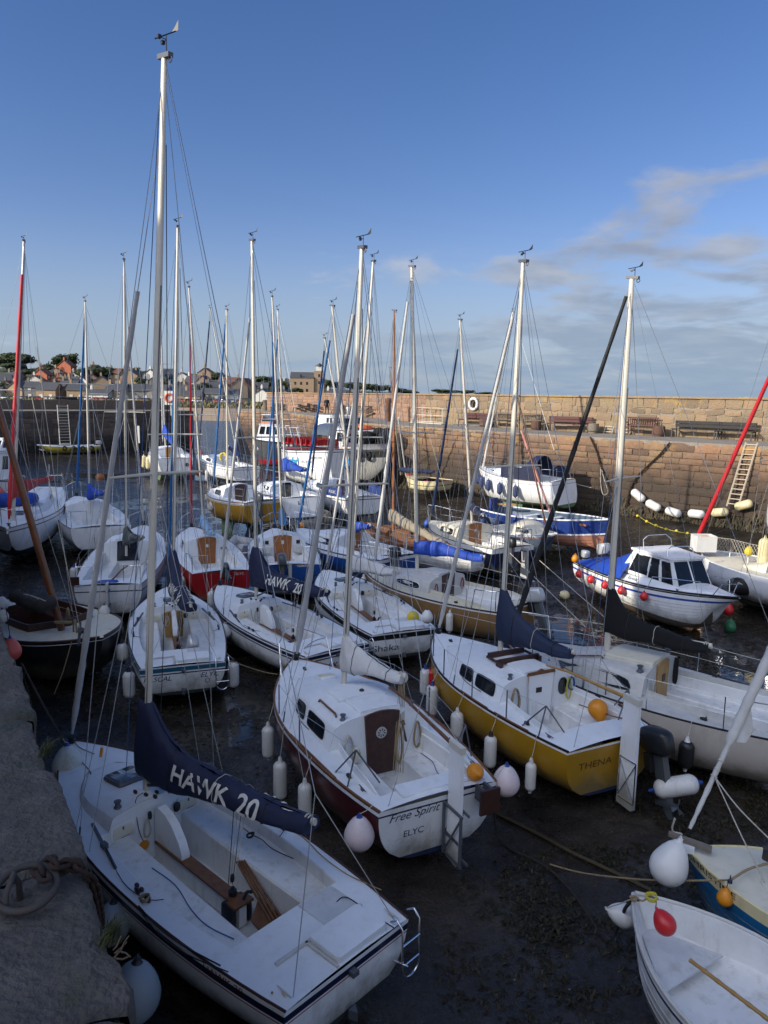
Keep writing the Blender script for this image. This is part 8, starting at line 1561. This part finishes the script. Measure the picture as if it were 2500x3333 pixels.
for i, (x, y, l_) in enumerate(((684, 1618, .7), (698, 1632, .7))): fender(at(x, y, 1.3), ('left' if i == 0 else 'right') + ' white fender of the pair on the bow of the ochre yacht', l_, .15, hang=at(x, y - 20, 1.65), cap='fender_white')
ball(at(653, 1478, 1.5), .2, 'coral ball on the bow of the yacht with the yellow lifebuoy', 'buoy_coral', 'buoy_coral'); fender(at(645, 1495, 1.3), 'white fender beside an orange float on the bow of the yacht with the yellow lifebuoy', .9, .17, cap='fender_white'); ball(at(646, 1540, .6), .2, 'orange float low under the bow of the yacht with the yellow lifebuoy', 'buoy_orange', 'cap_black', (.3, 0, -1)); fender(at(672, 1528, 1.0), 'slim white fender on the sunlit yacht with the yellow lifebuoy', .8, .12, cap='fender_white')
ball(at(981, 1712, 1.0), .13, 'small orange ball at the bow of the blue yacht in the middle', 'buoy_orange', 'buoy_orange'); ball(at(1676, 1814, .7), .16, 'yellow ball fender hanging at the navy stern in the sun', 'buoy_yellow', 'buoy_yellow', hang=at(1672, 1790, 1.2)); ball(at(1700, 1758, .75), .20, 'black ball fender on the side of the small grey blue cabin boat', 'plastic_black', 'cap_black'); ball(at(1392, 1706, 1.2), .16, 'blue ball on the bow of the yacht with the varnished door', 'plastic_blue', 'cap_blue')
ball(at(325, 1555, .0), .32, 'rusty orange mooring buoy half sunk in the wet mud near the far pier', 'wood_orange', 'cap_black', (.3, .2, .8), pear=.1)
for i, (a, lab) in enumerate(((.93, 'navy fender nearest the bow of the white yacht by the sunlit wall'), (.80, 'second navy fender from the bow of the white yacht by the wall'), (.66, 'third navy fender from the bow of the white yacht by the wall'), (.50, 'fourth navy fender of the white yacht by the wall, behind a mast'), (.32, 'navy fender nearest the stern of the white yacht by the wall'))): hangf(h22, h22.L * a, 1, lab, .62, .13, drop=.22, body='fender_navy', cap='fender_navy')
# ---------------------------------------------------------------- ropes and chains
g0 = at(75, 2170, 2.4)
rope_thing('long dark rope from the quay face down to the near keelboat bow', [at(70, 2160, 3.6), at(205, 2405, 1.2)], .012, sag=.02); rope_thing('second long dark rope from the quay face to the near keelboat bow', [at(85, 2190, 3.6), at(212, 2410, 1.2)], .012, sag=.05)
rope_thing('slack rope running down beside the quay corner', [at(75, 2190, 3.4), at(130, 2400, 2.2), at(165, 2560, 2.8)], .008)
rope_thing('rope loop hanging between RASCAL and the maroon hulled yacht', [h2.M @ h2.pt(.1, -1, 0, 0), at(850, 2185, .55), at(905, 2195, .5)], .010, 'rope_tan', sag=.0)
rope_thing('long pale rope stretched over the mud from the mooring knot to the boat named CHRISTINE', [at(*z3(350, 1130), .12), at(*z3(560, 1185), .28), at(*z3(900, 1222), .6), at(*z3(1180, 1228), .9), at(*z3(1415, 1225), 1.06)], .011, 'rope_tan')
rope_thing('weedy dark rope lying across the mud towards the white dinghy', [at(*z3(15, 720), .7), at(*z3(30, 950), .12), at(*z3(120, 1040), .06), at(*z3(230, 1090), .05), at(*z3(360, 1170), .05), at(*z3(480, 1290), .05), at(*z3(580, 1430), .05), at(*z3(690, 1590), .05), at(*z3(760, 1510), .25), at(*z3(800, 1400), .8), at(*z3(850, 1340), .98)], .020, 'rope_dark')
rope_thing('thick weed covered ground chain across the foreground mud', [at(*z3(20, 820), .06), at(*z3(140, 880), .05), at(*z3(300, 960), .05), at(*z3(480, 1060), .05), at(*z3(650, 1140), .05), at(*z3(850, 1235), .05), at(*z3(960, 1290), .04)], .035, 'weed', 'ground_chain', 'chain')
rope_thing('white rope from the greige yacht mast area towards the wall, upper of two', [at(1660, 1800, 2.0), at(1905, 2040, 1.9)], .010, 'rope_white'); rope_thing('white rope from the greige yacht mast area towards the wall, lower of two', [at(1740, 1810, 1.8), at(1975, 2015, 1.9)], .010, 'rope_white')
def wallp(px, z, off=.12):      # point on the face of the right-hand quay
    r = ray(px, 1500); best = None
    for i in range(len(WALL) - 1):
        A, B = WALL[i], WALL[i + 1]; d = B - A; den = r.x * d.y - r.y * d.x
        if abs(den) < 1e-9: continue
        t = (A.x * d.y - A.y * d.x) / den; u = (A.x * r.y - A.y * r.x) / den * 1.0
        q = V(r.x * t, r.y * t, 0); k_ = (q - A).dot(d) / d.length_squared
        if t > 0 and -.02 <= k_ <= 1.02:
            nrm = V(-d.y, d.x, 0).normalized(); return q + nrm * off + V(0, 0, z), nrm, d.normalized()
    return None
def wz(px, py, off=.12):        # same, choosing the height seen at that pixel
    p, n_, d_ = wallp(px, 0, off); r = ray(px, py); return V(p.x, p.y, H + r.z / r.y * p.y)
b6 = [((2093, 1612), 35), ((2145, 1645), 22), ((2212, 1667), 12), ((2288, 1673), 0), ((2364, 1668), -10), ((2440, 1645), -22)]
strg = []
for i, ((x, y), tl) in enumerate(b6):
    c = wz(x, y, .32); n_, d_ = wallp(x, 0)[1:]; ax = (-d_ * math.cos(math.radians(tl)) - V(0, 0, math.sin(math.radians(tl)))).normalized(); ax = ax if ax.x > 0 else -ax
    fender(c - ax * .42 - V(0, 0, 0), ('leftmost', 'second', 'third', 'fourth', 'fifth', 'rightmost')[i] + ' of the six big cream fenders strung along the sunlit wall', .84, .20, 'fender_cream' if i > 3 else 'fender_white', 'cap_black', both=False, axis=ax, group='fenders strung along the wall'); strg += [c - ax * .5, c + ax * .5]
rope_thing('dark rope joining the six big fenders on the wall', [wz(2075, 1560, .3)] + strg + [wz(2500, 1618, .3)], .016, 'rope_dark')
for i, (x, y) in enumerate(((2063, 1666), (2075, 1679), (2105, 1697), (2135, 1710), (2168, 1722), (2202, 1728), (2238, 1736))):
    ball(at(x, y, .75 - .05 * i), .07 if i else .05, ('first white', 'second', 'third', 'fourth', 'fifth', 'sixth', 'last')[i] + ' small float from the left on the yellow rope below the wall', 'buoy_yellow' if i else 'plastic_white', 'buoy_yellow', (1, 0, 0), group='yellow floats on a rope', pear=.1, name='float', cat='float')
rope_thing('yellow float rope sagging below the wall', [at(2063, 1666, .75), at(2105, 1697, .65), at(2168, 1722, .55), at(2238, 1736, .45), at(2300, 1742, .4)], .012, 'rope_yellow')
ring_m = None
for lab, pts in (('rusty chain hanging on the sunlit wall below the barrel planter', ((1922, 1424), (1945, 1470), (1962, 1520), (1985, 1570), (2000, 1600))), ('long rusty chain slanting down the sunlit wall to the right of the hanging chain', ((2178, 1442), (2150, 1480), (2110, 1520), (2080, 1555), (2060, 1600), (2055, 1650))), ('heavy rusty chain slanting to the right edge of the wall foot', ((2510, 1700), (2480, 1712), (2440, 1728), (2400, 1745), (2375, 1755)))):
    P = smooth([wz(x, y, .14) for x, y in pts]); e = empty('wall_chain', P[0], lab, 'chain', 'chains on the sunlit wall'); lay_chain(e, P, 1.7)
for lab, pts in (('pale rope loop hanging on the wall beside the hanging chain', ((1962, 1520), (1964, 1570), (1975, 1610), (1990, 1600), (1975, 1560), (1966, 1530))), ('dark ropes hanging down the wall near the cream sailing boat', ((1380, 1460), (1400, 1480), (1375, 1500), (1360, 1510))), ('pale rope from the stern of the bilge keel yacht to the wall', ((1852, 1560), (1885, 1575), (1935, 1588)))):
    rope_thing(lab, [wz(x, y, .16) for x, y in pts], .018, 'rope_white' if 'pale' in lab else 'rope_dark', name='hanging_rope')
# ladders
def ladder(lab, top, bot, wd, n, m, r=.03):
    top, bot = Vector(top), Vector(bot); side = V(top.x - bot.x, top.y - bot.y, 0); e = empty('ladder', bot, lab, 'ladder'); d = wd
    for k in (0, 1): b = MB(); b.beam(V(0, 0, 0) + d * k, top - bot + d * k, .05, .06, up=(0, 1, 0)); obj('rail', b, m, e, 0)
    rm = MB(); rm.beam(V(0, 0, 0), d, .035, .035); me = mesh_of('rung', rm, m, 0)
    for i in range(n): o = bpy.data.objects.new('rung', me); C.objects.link(o); o.parent = e; o.location = (top - bot) * ((i + .6) / n)
n_, d_ = wallp(2430, 0)[1:]; dd = -d_ if d_.x < 0 else d_
ladder('pale wooden ladder against the sunlit wall at the far right', wz(2424, 1440, .35) + n_ * -.3, wz(2390, 1648, .45), dd * .48, 13, 'ladder_wood')
ladder('silver ladder on the dark far pier above the yellow boat', atd(186, 1318, 69.5), atd(196, 1449, 69), V(.75, .55, 0), 14, 'alu')
# seaweed fringe at the foot of the wall
b = MB(); RS = random.Random(8)
for i in range(len(WALL) - 2):
    A, B = WALL[i], WALL[i + 1]; d = (B - A); L_ = d.length; d.normalize(); n_ = V(-d.y, d.x, 0)
    for k_ in range(int(L_ * 95)):
        u = RS.uniform(0, L_); p = A + d * u; base = mz(p.x, p.y); clump = noise.noise(V(u * .5 + i * 9, 1.3, 0)) * .6 + noise.noise(V(u * 1.7, 4, i)) * .35
        z = base + RS.random() * (.75 + clump) if .75 + clump > .05 else base; l = RS.uniform(.12, .35); w_ = RS.uniform(.012, .03); q = p + n_ * RS.uniform(.08, .16) + V(0, 0, z)
        b.add([q - d * w_, q + d * w_, q + d * (w_ * .6 + RS.uniform(-.05, .05)) + n_ * .07 - V(0, 0, l * .6), q + d * RS.uniform(-.08, .08) + n_ * .10 - V(0, 0, l)], [(0, 1, 2), (0, 2, 3)])
obj('wall_seaweed', b, 'weed_wall', ang=0, kind='stuff')
# seaweed lying on the mud
b = MB()
def weed_patch(cx, cy, rx, ry, n, l0=.05, l1=.14):
    for i in range(n):
        a = RS.uniform(0, 6.28); r = math.sqrt(RS.random()); x = cx + math.cos(a) * r * rx; y = cy + math.sin(a) * r * ry
        if noise.noise(V(x * .9, y * .9, 3)) + RS.uniform(-.25, .25) < -.02: continue
        z = float(mud_z(np.array([x]), np.array([y]))[0]) if n < 1 else mz(x, y) + RS.uniform(.0, .05); t = RS.uniform(0, 6.28)
        for k_ in range(3):
            t2 = t + RS.uniform(-.8, .8); l = RS.uniform(l0, l1); u = V(math.cos(t2), math.sin(t2), 0); v = V(-u.y, u.x, 0) * RS.uniform(.006, .016); p = V(x, y, z)
            m_ = p + u * l * .5 + V(0, 0, RS.uniform(.0, .035)); q = p + u * l + v * RS.uniform(-3, 3) + V(0, 0, RS.uniform(-.01, .02)); b.add([p - v * .5, p + v * .5, m_ + v, m_ - v, q], [(0, 1, 2, 3), (3, 2, 4)])
for cx, cy, rx, ry, n in ((6.2, 10.2, 2.6, 2.6, 7000), (3.0, 8.6, 2.0, 1.0, 2200), (2.4, 7.3, 1.8, 1.2, 1500), (-4, 13, 2.5, 2.5, 900), (9, 20, 6, 4, 3500), (9, 27, 6, 4, 3000), (-8, 20, 4, 6, 1500), (0, 30, 8, 6, 2500), (2, 38, 8, 6, 3000), (.5, 5.4, 1.0, .8, 250), (6, 15, 4, 2, 1500)): weed_patch(cx, cy, rx, ry, n, *((.05, .15) if cy < 16 else (.10, .35)))
obj('mud_seaweed', b, 'weed', ang=0, kind='stuff')
# lifebuoys
def on_parapet(px, py, off=.12):
    r = ray(px, py)
    for i in range(len(PW) - 1):
        A, B = PW[i], PW[i + 1]; d = B - A; den = r.x * d.y - r.y * d.x; t = (A.x * d.y - A.y * d.x) / den; q = V(r.x * t, r.y * t, 0); k_ = (q - A).dot(d) / d.length_squared
        if t > 0 and -.02 <= k_ <= 1.02: n_ = V(-d.y, d.x, 0).normalized(); q = q + n_ * off; return V(q.x, q.y, H + r.z / r.y * q.y), n_
def pat(px, off=.6, rise=0):
    q = on_parapet(px, 1400, off)[0]; return V(q.x, q.y, WZ + rise)
# ---------------------------------------------------------------- furniture of the two quays
def on_wall_frame(px):         # frame with x along the right-hand quay and y towards the parapet
    p, n_, d_ = wallp(px, 0, 0); return n_, (-d_ if d_.x < 0 else d_)
def bench(px0, px1, py, lab, m='bench_maroon', style='board'):
    p0, p1 = pat(px0), pat(px1); n_, dx = on_wall_frame((px0 + px1) / 2); c = (p0 + p1) / 2; l = abs((p1 - p0).dot(dx)); l = min(max(l, 1.6), 6.5); yb = -n_; c.z = WZ
    e = empty('bench', c, lab, 'bench', 'benches along the quay'); P = lambda u, v, z: dx * u + yb * v + V(0, 0, z)
    if style == 'board':
        for z in (.62, .80): b = MB(); b.beam(P(-l / 2, .30, z), P(l / 2, .30, z), .035, .15, up=(0, 0, 1)); obj('back_board', b, m, e, 0)
        for v in (-.20, -.03, .14): b = MB(); b.beam(P(-l / 2, v, .45), P(l / 2, v, .45), .13, .035); obj('seat_board', b, m, e, 0)
    else:
        for z in (.55, .95): b = MB(); b.beam(P(-l / 2, .28, z), P(l / 2, .28, z), .04, .07); obj('back_rail', b, m, e, 0)
        n_s = int(l / .12)
        sm_ = MB(); sm_.beam(V(0, 0, 0), V(0, 0, .38), .02, .06, up=(0, 1, 0)); sm = mesh_of('slat', sm_, m, 0)
        for i in range(n_s): o = bpy.data.objects.new('slat', sm); C.objects.link(o); o.parent = e; o.location = P(-l / 2 + l * (i + .5) / n_s, .28, .56)
        for v in (-.2, -.08, .04, .16): b = MB(); b.beam(P(-l / 2, v, .43), P(l / 2, v, .43), .09, .03); obj('seat_board', b, m, e, 0)
        for u in (-l / 2, l / 2): b = MB(); b.beam(P(u, -.25, .66), P(u, .28, .68), .06, .04); obj('arm_rest', b, m, e, 0)
    k_ = max(2, int(l / 1.6) + 1)
    for i in range(k_):
        u = -l / 2 + .06 + (l - .12) * i / (k_ - 1); mm_ = 'iron_black' if style == 'board' else m
        for v0, v1, zt in ((-.26, -.20, .44), (.38, .28, .86)): b = MB(); b.beam(P(u, v0, 0), P(u, v1, zt), .05, .05, up=(dx.x, dx.y, 0)); obj('leg', b, mm_, e, 0)
        b = MB(); b.beam(P(u, -.24, .42), P(u, .32, .42), .05, .05); obj('crossbar', b, mm_, e, 0)
    return e
bench(1518, 1612, 1384, 'long maroon board bench below the white lifebuoy'); bench(1622, 1676, 1388, 'grey slatted wooden bench right of the lifebuoy bench', 'bench_grey', 'slat'); bench(1700, 1770, 1394, 'grey slatted wooden bench left of the long shadow', 'bench_grey', 'slat')
bench(1800, 1936, 1402, 'long maroon board bench under the diagonal mast shadow'); bench(2048, 2150, 1418, 'dark red slatted garden bench beside the barrel planter', 'bench_maroon', 'slat'); bench(2205, 2350, 1424, 'long dark board bench left of the red furled sail', 'bench_black'); bench(2350, 2470, 1432, 'long dark board bench at the right edge beside the wooden ladder', 'bench_black')
for i, (x0, x1, y) in enumerate(((905, 925, 1337), (1190, 1225, 1352), (968, 990, 1340), (1000, 1018, 1341), (1022, 1040, 1342), (1105, 1130, 1350), (1135, 1165, 1352))): bench(x0, x1, y, 'dark bench number %s from the pier head on the distant part of the quay' % ('one', 'seven', 'two', 'three', 'four', 'five', 'six')[i], 'bench_black', 'slat' if i % 2 else 'board')
def barrel(px, py, lab, m='barrel', r=.32, h=.55):
    e = empty('barrel_planter', pat(px, .75), lab, 'barrel', 'barrel planters on the quay'); b = MB(); b.lathe([(r * .8, 0), (r, h * .55), (r * .9, h), (r * .82, h), (r * .8, h * .9), (.001, h * .9)], (0, 0, 0), n=16); obj('tub', b, m, e, 50)
    for z in (.12, .42): b = MB(); b.torus((0, 0, z * h / .55), r * (.90 + .08 * (z < .3)), .012, n=16, k=4); obj('hoop', b, 'iron', e, 0)
barrel(1952, 1412, 'grey half barrel planter right of the mast shadow', 'wood_grey'); barrel(2165, 1424, 'red brown half barrel planter beside the dark red garden bench'); barrel(1600, 1388, 'brown half barrel planter between the maroon bench and the grey bench'); barrel(1770, 1400, 'brown half barrel planter left of the long maroon bench')
def creel(px, py, lab):
    e = empty('wooden_rack', pat(px, .35), lab, 'wooden rack'); n_, dx = on_wall_frame(px); b = MB()
    for u in (-.25, .25): b.beam(dx * u - n_ * .1, dx * u + V(0, 0, .5) - n_ * .35, .04, .04, up=(1, 0, 0))
    for z in (.1, .25, .4): b.beam(dx * -.25 + V(0, 0, z) - n_ * (.1 + z / 2), dx * .25 + V(0, 0, z) - n_ * (.1 + z / 2), .03, .04)
    obj('frame', b, 'ladder_wood', e, 0)
creel(1985, 1410, 'small pale wooden rack right of the grey barrel planter'); creel(2040, 1415, 'small pale wooden rack left of the dark red garden bench')
p, n_ = on_parapet(1545, 1315, .12); e = empty('lifebuoy', p, 'white lifebuoy hung on the lichen covered parapet', 'lifebuoy'); b = MB(); b.torus((0, 0, 0), .36, .10, n_, 26, 8); o = obj('ring', b, 'life_white', e, 60)
for i in range(4): a = math.pi / 4 + i * math.pi / 2; dx_ = n_.cross(V(0, 0, 1)).normalized(); b = MB(); b.torus((dx_ * math.cos(a) + V(0, 0, 1) * math.sin(a)) * .36, .104, .012, dx_ * -math.sin(a) + V(0, 0, 1) * math.cos(a), 12, 4); obj('band', b, 'plastic_black', o, 0)
b = MB(); b.soft((0, 0, 0), (.15, .15, .5), e=.8); obj('bracket', b, 'plastic_black', e, 40)
e = empty('lifebuoy_post', atd(553, 1332, 73), 'lifebuoy board on a post at the end of the dark far pier', 'lifebuoy'); b = MB(); b.box((0, 0, 1.1), (1.15, .08, 1.35)); obj('board', b, 'silver_panel', e, 0); b = MB(); b.box((.1, .1, .5), (.12, .12, 2.2)); obj('post', b, 'alu', e, 0); b = MB(); b.torus((0, -.08, 1.1), .38, .11, (0, 1, 0), 18, 7); obj('ring', b, 'life_orange', e, 60)
# iron railing frame by the parapet, posts, walker
e = empty('barrier', pat(1405, .4), 'tall silver railing frame standing against the rubble parapet', 'railing'); n_, dx = on_wall_frame(1405); b = MB()
for u in (-1.7, -.6, .3, 1.5): b.beam(dx * u, dx * u + V(0, 0, 1.15), .04, .04, up=(1, 0, 0))
for z in (.15, .6, 1.12): b.beam(dx * -1.7 + V(0, 0, z), dx * 1.5 + V(0, 0, z), .03, .03)
b.beam(dx * -1.6 + V(0, 0, .05), dx * 1.9 - n_ * -.2 + V(0, 0, .05), .5, .05); obj('frame', b, 'alu', e, 0)
def bollard(px, py, lab, h, r, m, zz=WZ): o = obj('bollard', MB().lathe([(r, 0), (r * .92, h * .8), (r * 1.15, h * .86), (r * 1.1, h), (.001, h * 1.03)], (0, 0, 0), n=12), m, None, 40, lab, 'bollard'); o.location = at(px, py, zz)
bollard(1263, 1372, 'thick red brown wooden post on the quay at the bend', 1.7, .22, 'wood'); bollard(865, 1336, 'grey stone bollard near the pier head', 1.2, .32, 'bench_grey'); bollard(1134, 1362, 'slim white bollard on the quay edge above the workboat', .95, .16, 'gelcoat_white')
# person walking on the quay
def person(loc, face, lab, top, leg, hair=(.03, .02, .015)):
    D('cloth_p' + top, {'dark': (.02, .022, .03)}[top], .8); e = empty('person', loc, lab, 'person'); R_ = Matrix.Rotation(face, 4, 'Z')
    def skin(name, vv, ee, rr, m, par, sub=2):
        me = bpy.data.meshes.new(name); me.from_pydata(vv, ee, []); o = bpy.data.objects.new(name, me); C.objects.link(o); md = o.modifiers.new('skin', 'SKIN'); 
        for i, r in enumerate(rr): me.skin_vertices[0].data[i].radius = (r, r * .85) if me.skin_vertices else None
        return o
    j = dict(pel=(0, 0, .95), ch=(0, .01, 1.25), nk=(0, 0, 1.48), hd=(0, -.02, 1.62), ls=(.18, 0, 1.42), le=(.25, .02, 1.14), lh=(.24, -.10, .88), rs=(-.18, 0, 1.42), re=(-.26, .04, 1.14), rh=(-.27, -.02, .86), lh_=(.09, 0, .92), lk=(.11, -.10, .50), lf=(.12, -.02, .08), rh_=(-.09, 0, .92), rk=(-.11, .02, .50), rf=(-.12, .18, .10))
    b = MB()
    def limb(a, c, r0, r1, m=0): b.tube([Vector(a), Vector(a).lerp(Vector(c), .5), Vector(c)], [r0, (r0 + r1) / 2 * 1.05, r1], 10, m)
    b.tube([V(*j['pel']) - V(0, 0, .08), V(*j['pel']), V(0, 0, 1.1), V(*j['ch']), V(0, 0, 1.40), V(0, 0, 1.47)], [.13, .165, .15, .18, .16, .07], 14, 0, sq=.65, up=(1, 0, 0))
    limb(j['ls'], j['le'], .062, .048); limb(j['le'], j['lh'], .048, .034); limb(j['rs'], j['re'], .062, .048); limb(j['re'], j['rh'], .048, .034)
    limb(j['lh_'], j['lk'], .095, .062, 1); limb(j['lk'], j['lf'], .06, .042, 1); limb(j['rh_'], j['rk'], .095, .062, 1); limb(j['rk'], j['rf'], .06, .042, 1)
    b.soft((.12, -.06, .045), (.10, .26, .09), e=.7, m=1); b.soft((-.12, .14, .05), (.10, .26, .09), e=.7, m=1); b.tube([(0, 0, 1.44), (0, -.01, 1.56)], .055, 8, 2)
    b.soft((0, -.02, 1.65), (.155, .19, .23), e=.95, m=2, n=14, k=10); b.soft((0, -.12, 1.64), (.03, .04, .05), m=2, e=1, n=6, k=4)
    for h_ in ('lh', 'rh'):
        q = V(*j[h_]); b.soft(q - V(0, 0, .05), (.04, .08, .10), e=.8, m=2, n=8, k=5)
        for f in range(4): b.tube([q + V(0, -.03 + .02 * f, -.09), q + V(.005, -.032 + .02 * f, -.16 - .01 * (f in (1, 2)))], [.010, .007], 5, 2)
        b.tube([q + V(0, -.04, -.04), q + V(0, -.06, -.10)], [.011, .008], 5, 2)
    b.v = [tuple(R_ @ Vector(v)) for v in b.v]; obj('body', b, ['cloth_p' + top, 'hull_black', 'skin'], e, 60)
    b = MB(); b.soft((0, .005, 1.685), (.17, .20, .20), e=.95, n=12, k=8); b.v = [tuple(R_ @ Vector(v)) for v in b.v]; obj('hair', b, 'plastic_black', e, 60)
person(at(1064, 1352, WZ), .6, 'person in dark clothes walking on the distant quay', 'dark', 'dark')
# things on the far pier
for lab, x0, x1, y, hz, m in (('big dark slatted fish box on the far pier', 180, 250, 1332, 1.25, 'bench_black'), ('stack of dark timber on the far pier', 335, 400, 1332, 1.0, 'bench_black')):
    e = empty('timber_stack', at((x0 + x1) / 2, y, WZ), lab, 'timber stack'); A, B = at(x0, y, WZ) - e.location, at(x1, y, WZ) - e.location; n_r = 5
    for i in range(n_r): b = MB(); b.beam(V(A.x, A.y, hz * (i + .5) / n_r), V(B.x, B.y, hz * (i + .5) / n_r + (.05 if i % 2 else 0)), .6, hz / n_r - .05); obj('timber', b, m, e, 0)
for i, x in enumerate((120, 150, 215, 300, 430, 470)):
    e = empty('bench', at(x, 1332, WZ), 'dark bench %s on the far pier' % ('left of the fish box', 'just left of the ladder', 'under the fish box', 'right of the fish box', 'near the tall near mast', 'nearest the pier end')[i], 'bench', 'benches on the far pier'); b = MB(); b.box((0, 0, .42), (2.0, .5, .08)); obj('seat', b, 'bench_black', e, 0); b = MB(); b.box((0, .28, .75), (2.0, .06, .4)); obj('backrest', b, 'bench_black', e, 0)
    for u in (-.85, .85): b = MB(); b.box((u, 0, .2), (.1, .45, .4)); obj('leg', b, 'bench_black', e, 0)
e = empty('marker_board', atd(452, 1442, 73.5), 'narrow white board fixed upright on the dark pier face', 'board'); b = MB(); b.box((0, 0, .85), (.22, .08, 1.7)); obj('panel', b, 'silver_panel', e, 0)
# floating pontoon of pebbly rocks at the entrance
b = MB(); RK = random.Random(12)
for i in range(70): x = RK.uniform(-16, -10); y = RK.uniform(60, 76); s_ = RK.uniform(.15, .5); b.soft((x, y, mz(x, y) + .05), (s_ * 1.5, s_, s_ * .7), e=.8, n=7, k=4)
obj('shore_rocks', b, 'stone_dark', ang=40, kind='stuff')
bpy.context.view_layer.update()

# loose lines and small gear in the near cockpits
for bt, ls in ((h5, ((.5, .55, 1.1, .62, 1.7, .55), (.45, -.62, .9, -.5, 1.5, -.58), (2.2, .80, 3.0, .84, 3.8, .62))), (h6, ((.6, .5, 1.2, .62, 1.8, .5), (2.0, -.75, 3.0, -.8, 4.0, -.6), (2.4, .85, 3.2, .78, 4.1, .50))), (h1, ((.5, -.95, 1.4, -.90, 2.3, -.95), (1.2, .50, 1.9, .56, 2.8, .50), (3.9, .5, 4.6, .35, 5.3, .15))), (h3, ((1.0, .9, 1.8, .95, 2.6, .9), (.4, .6, .7, .1, .8, -.5)))):
    for k_, q in enumerate(ls):
        P = []
        for a, y in ((q[0], q[1]), (q[2], q[3]), (q[4], q[5])):
            inb = bt.ck['a0'] < a < bt.ck['a1'] and abs(y) < bt.win(a); P.append(V(bt.X(a), y, bt.zd(a, y) - (bt.ck['seat'] if inb else 0) + .012))
        P = [P[0], P[0].lerp(P[1], .5) + V(0, .05, 0), P[1], P[1].lerp(P[2], .5) - V(0, .06, 0), P[2]]; bt.line(P, ('rope_tan', 'rope_blue', 'rope_dark')[k_ % 3], .0065)
for bt in (h5, h6, h7, h8):
    b = MB()
    for a, y in ((bt.ck['a1'] * .55, .9), (bt.ck['a1'] * .75, -.9), (bt.L * .86, .12)): p = V(bt.X(a), max(-1, min(1, y)) * bt.hb(a / bt.L) * .92, bt.zd(a, bt.hb(a / bt.L) * .9 * abs(y)) + .02); b.soft(p, (.12, .05, .05), e=.6); b.tube([p, p + V(-.05, 0, .05)], .01, 5)
    obj('jamming_cleat', b, 'plastic_black', bt.root, 50)
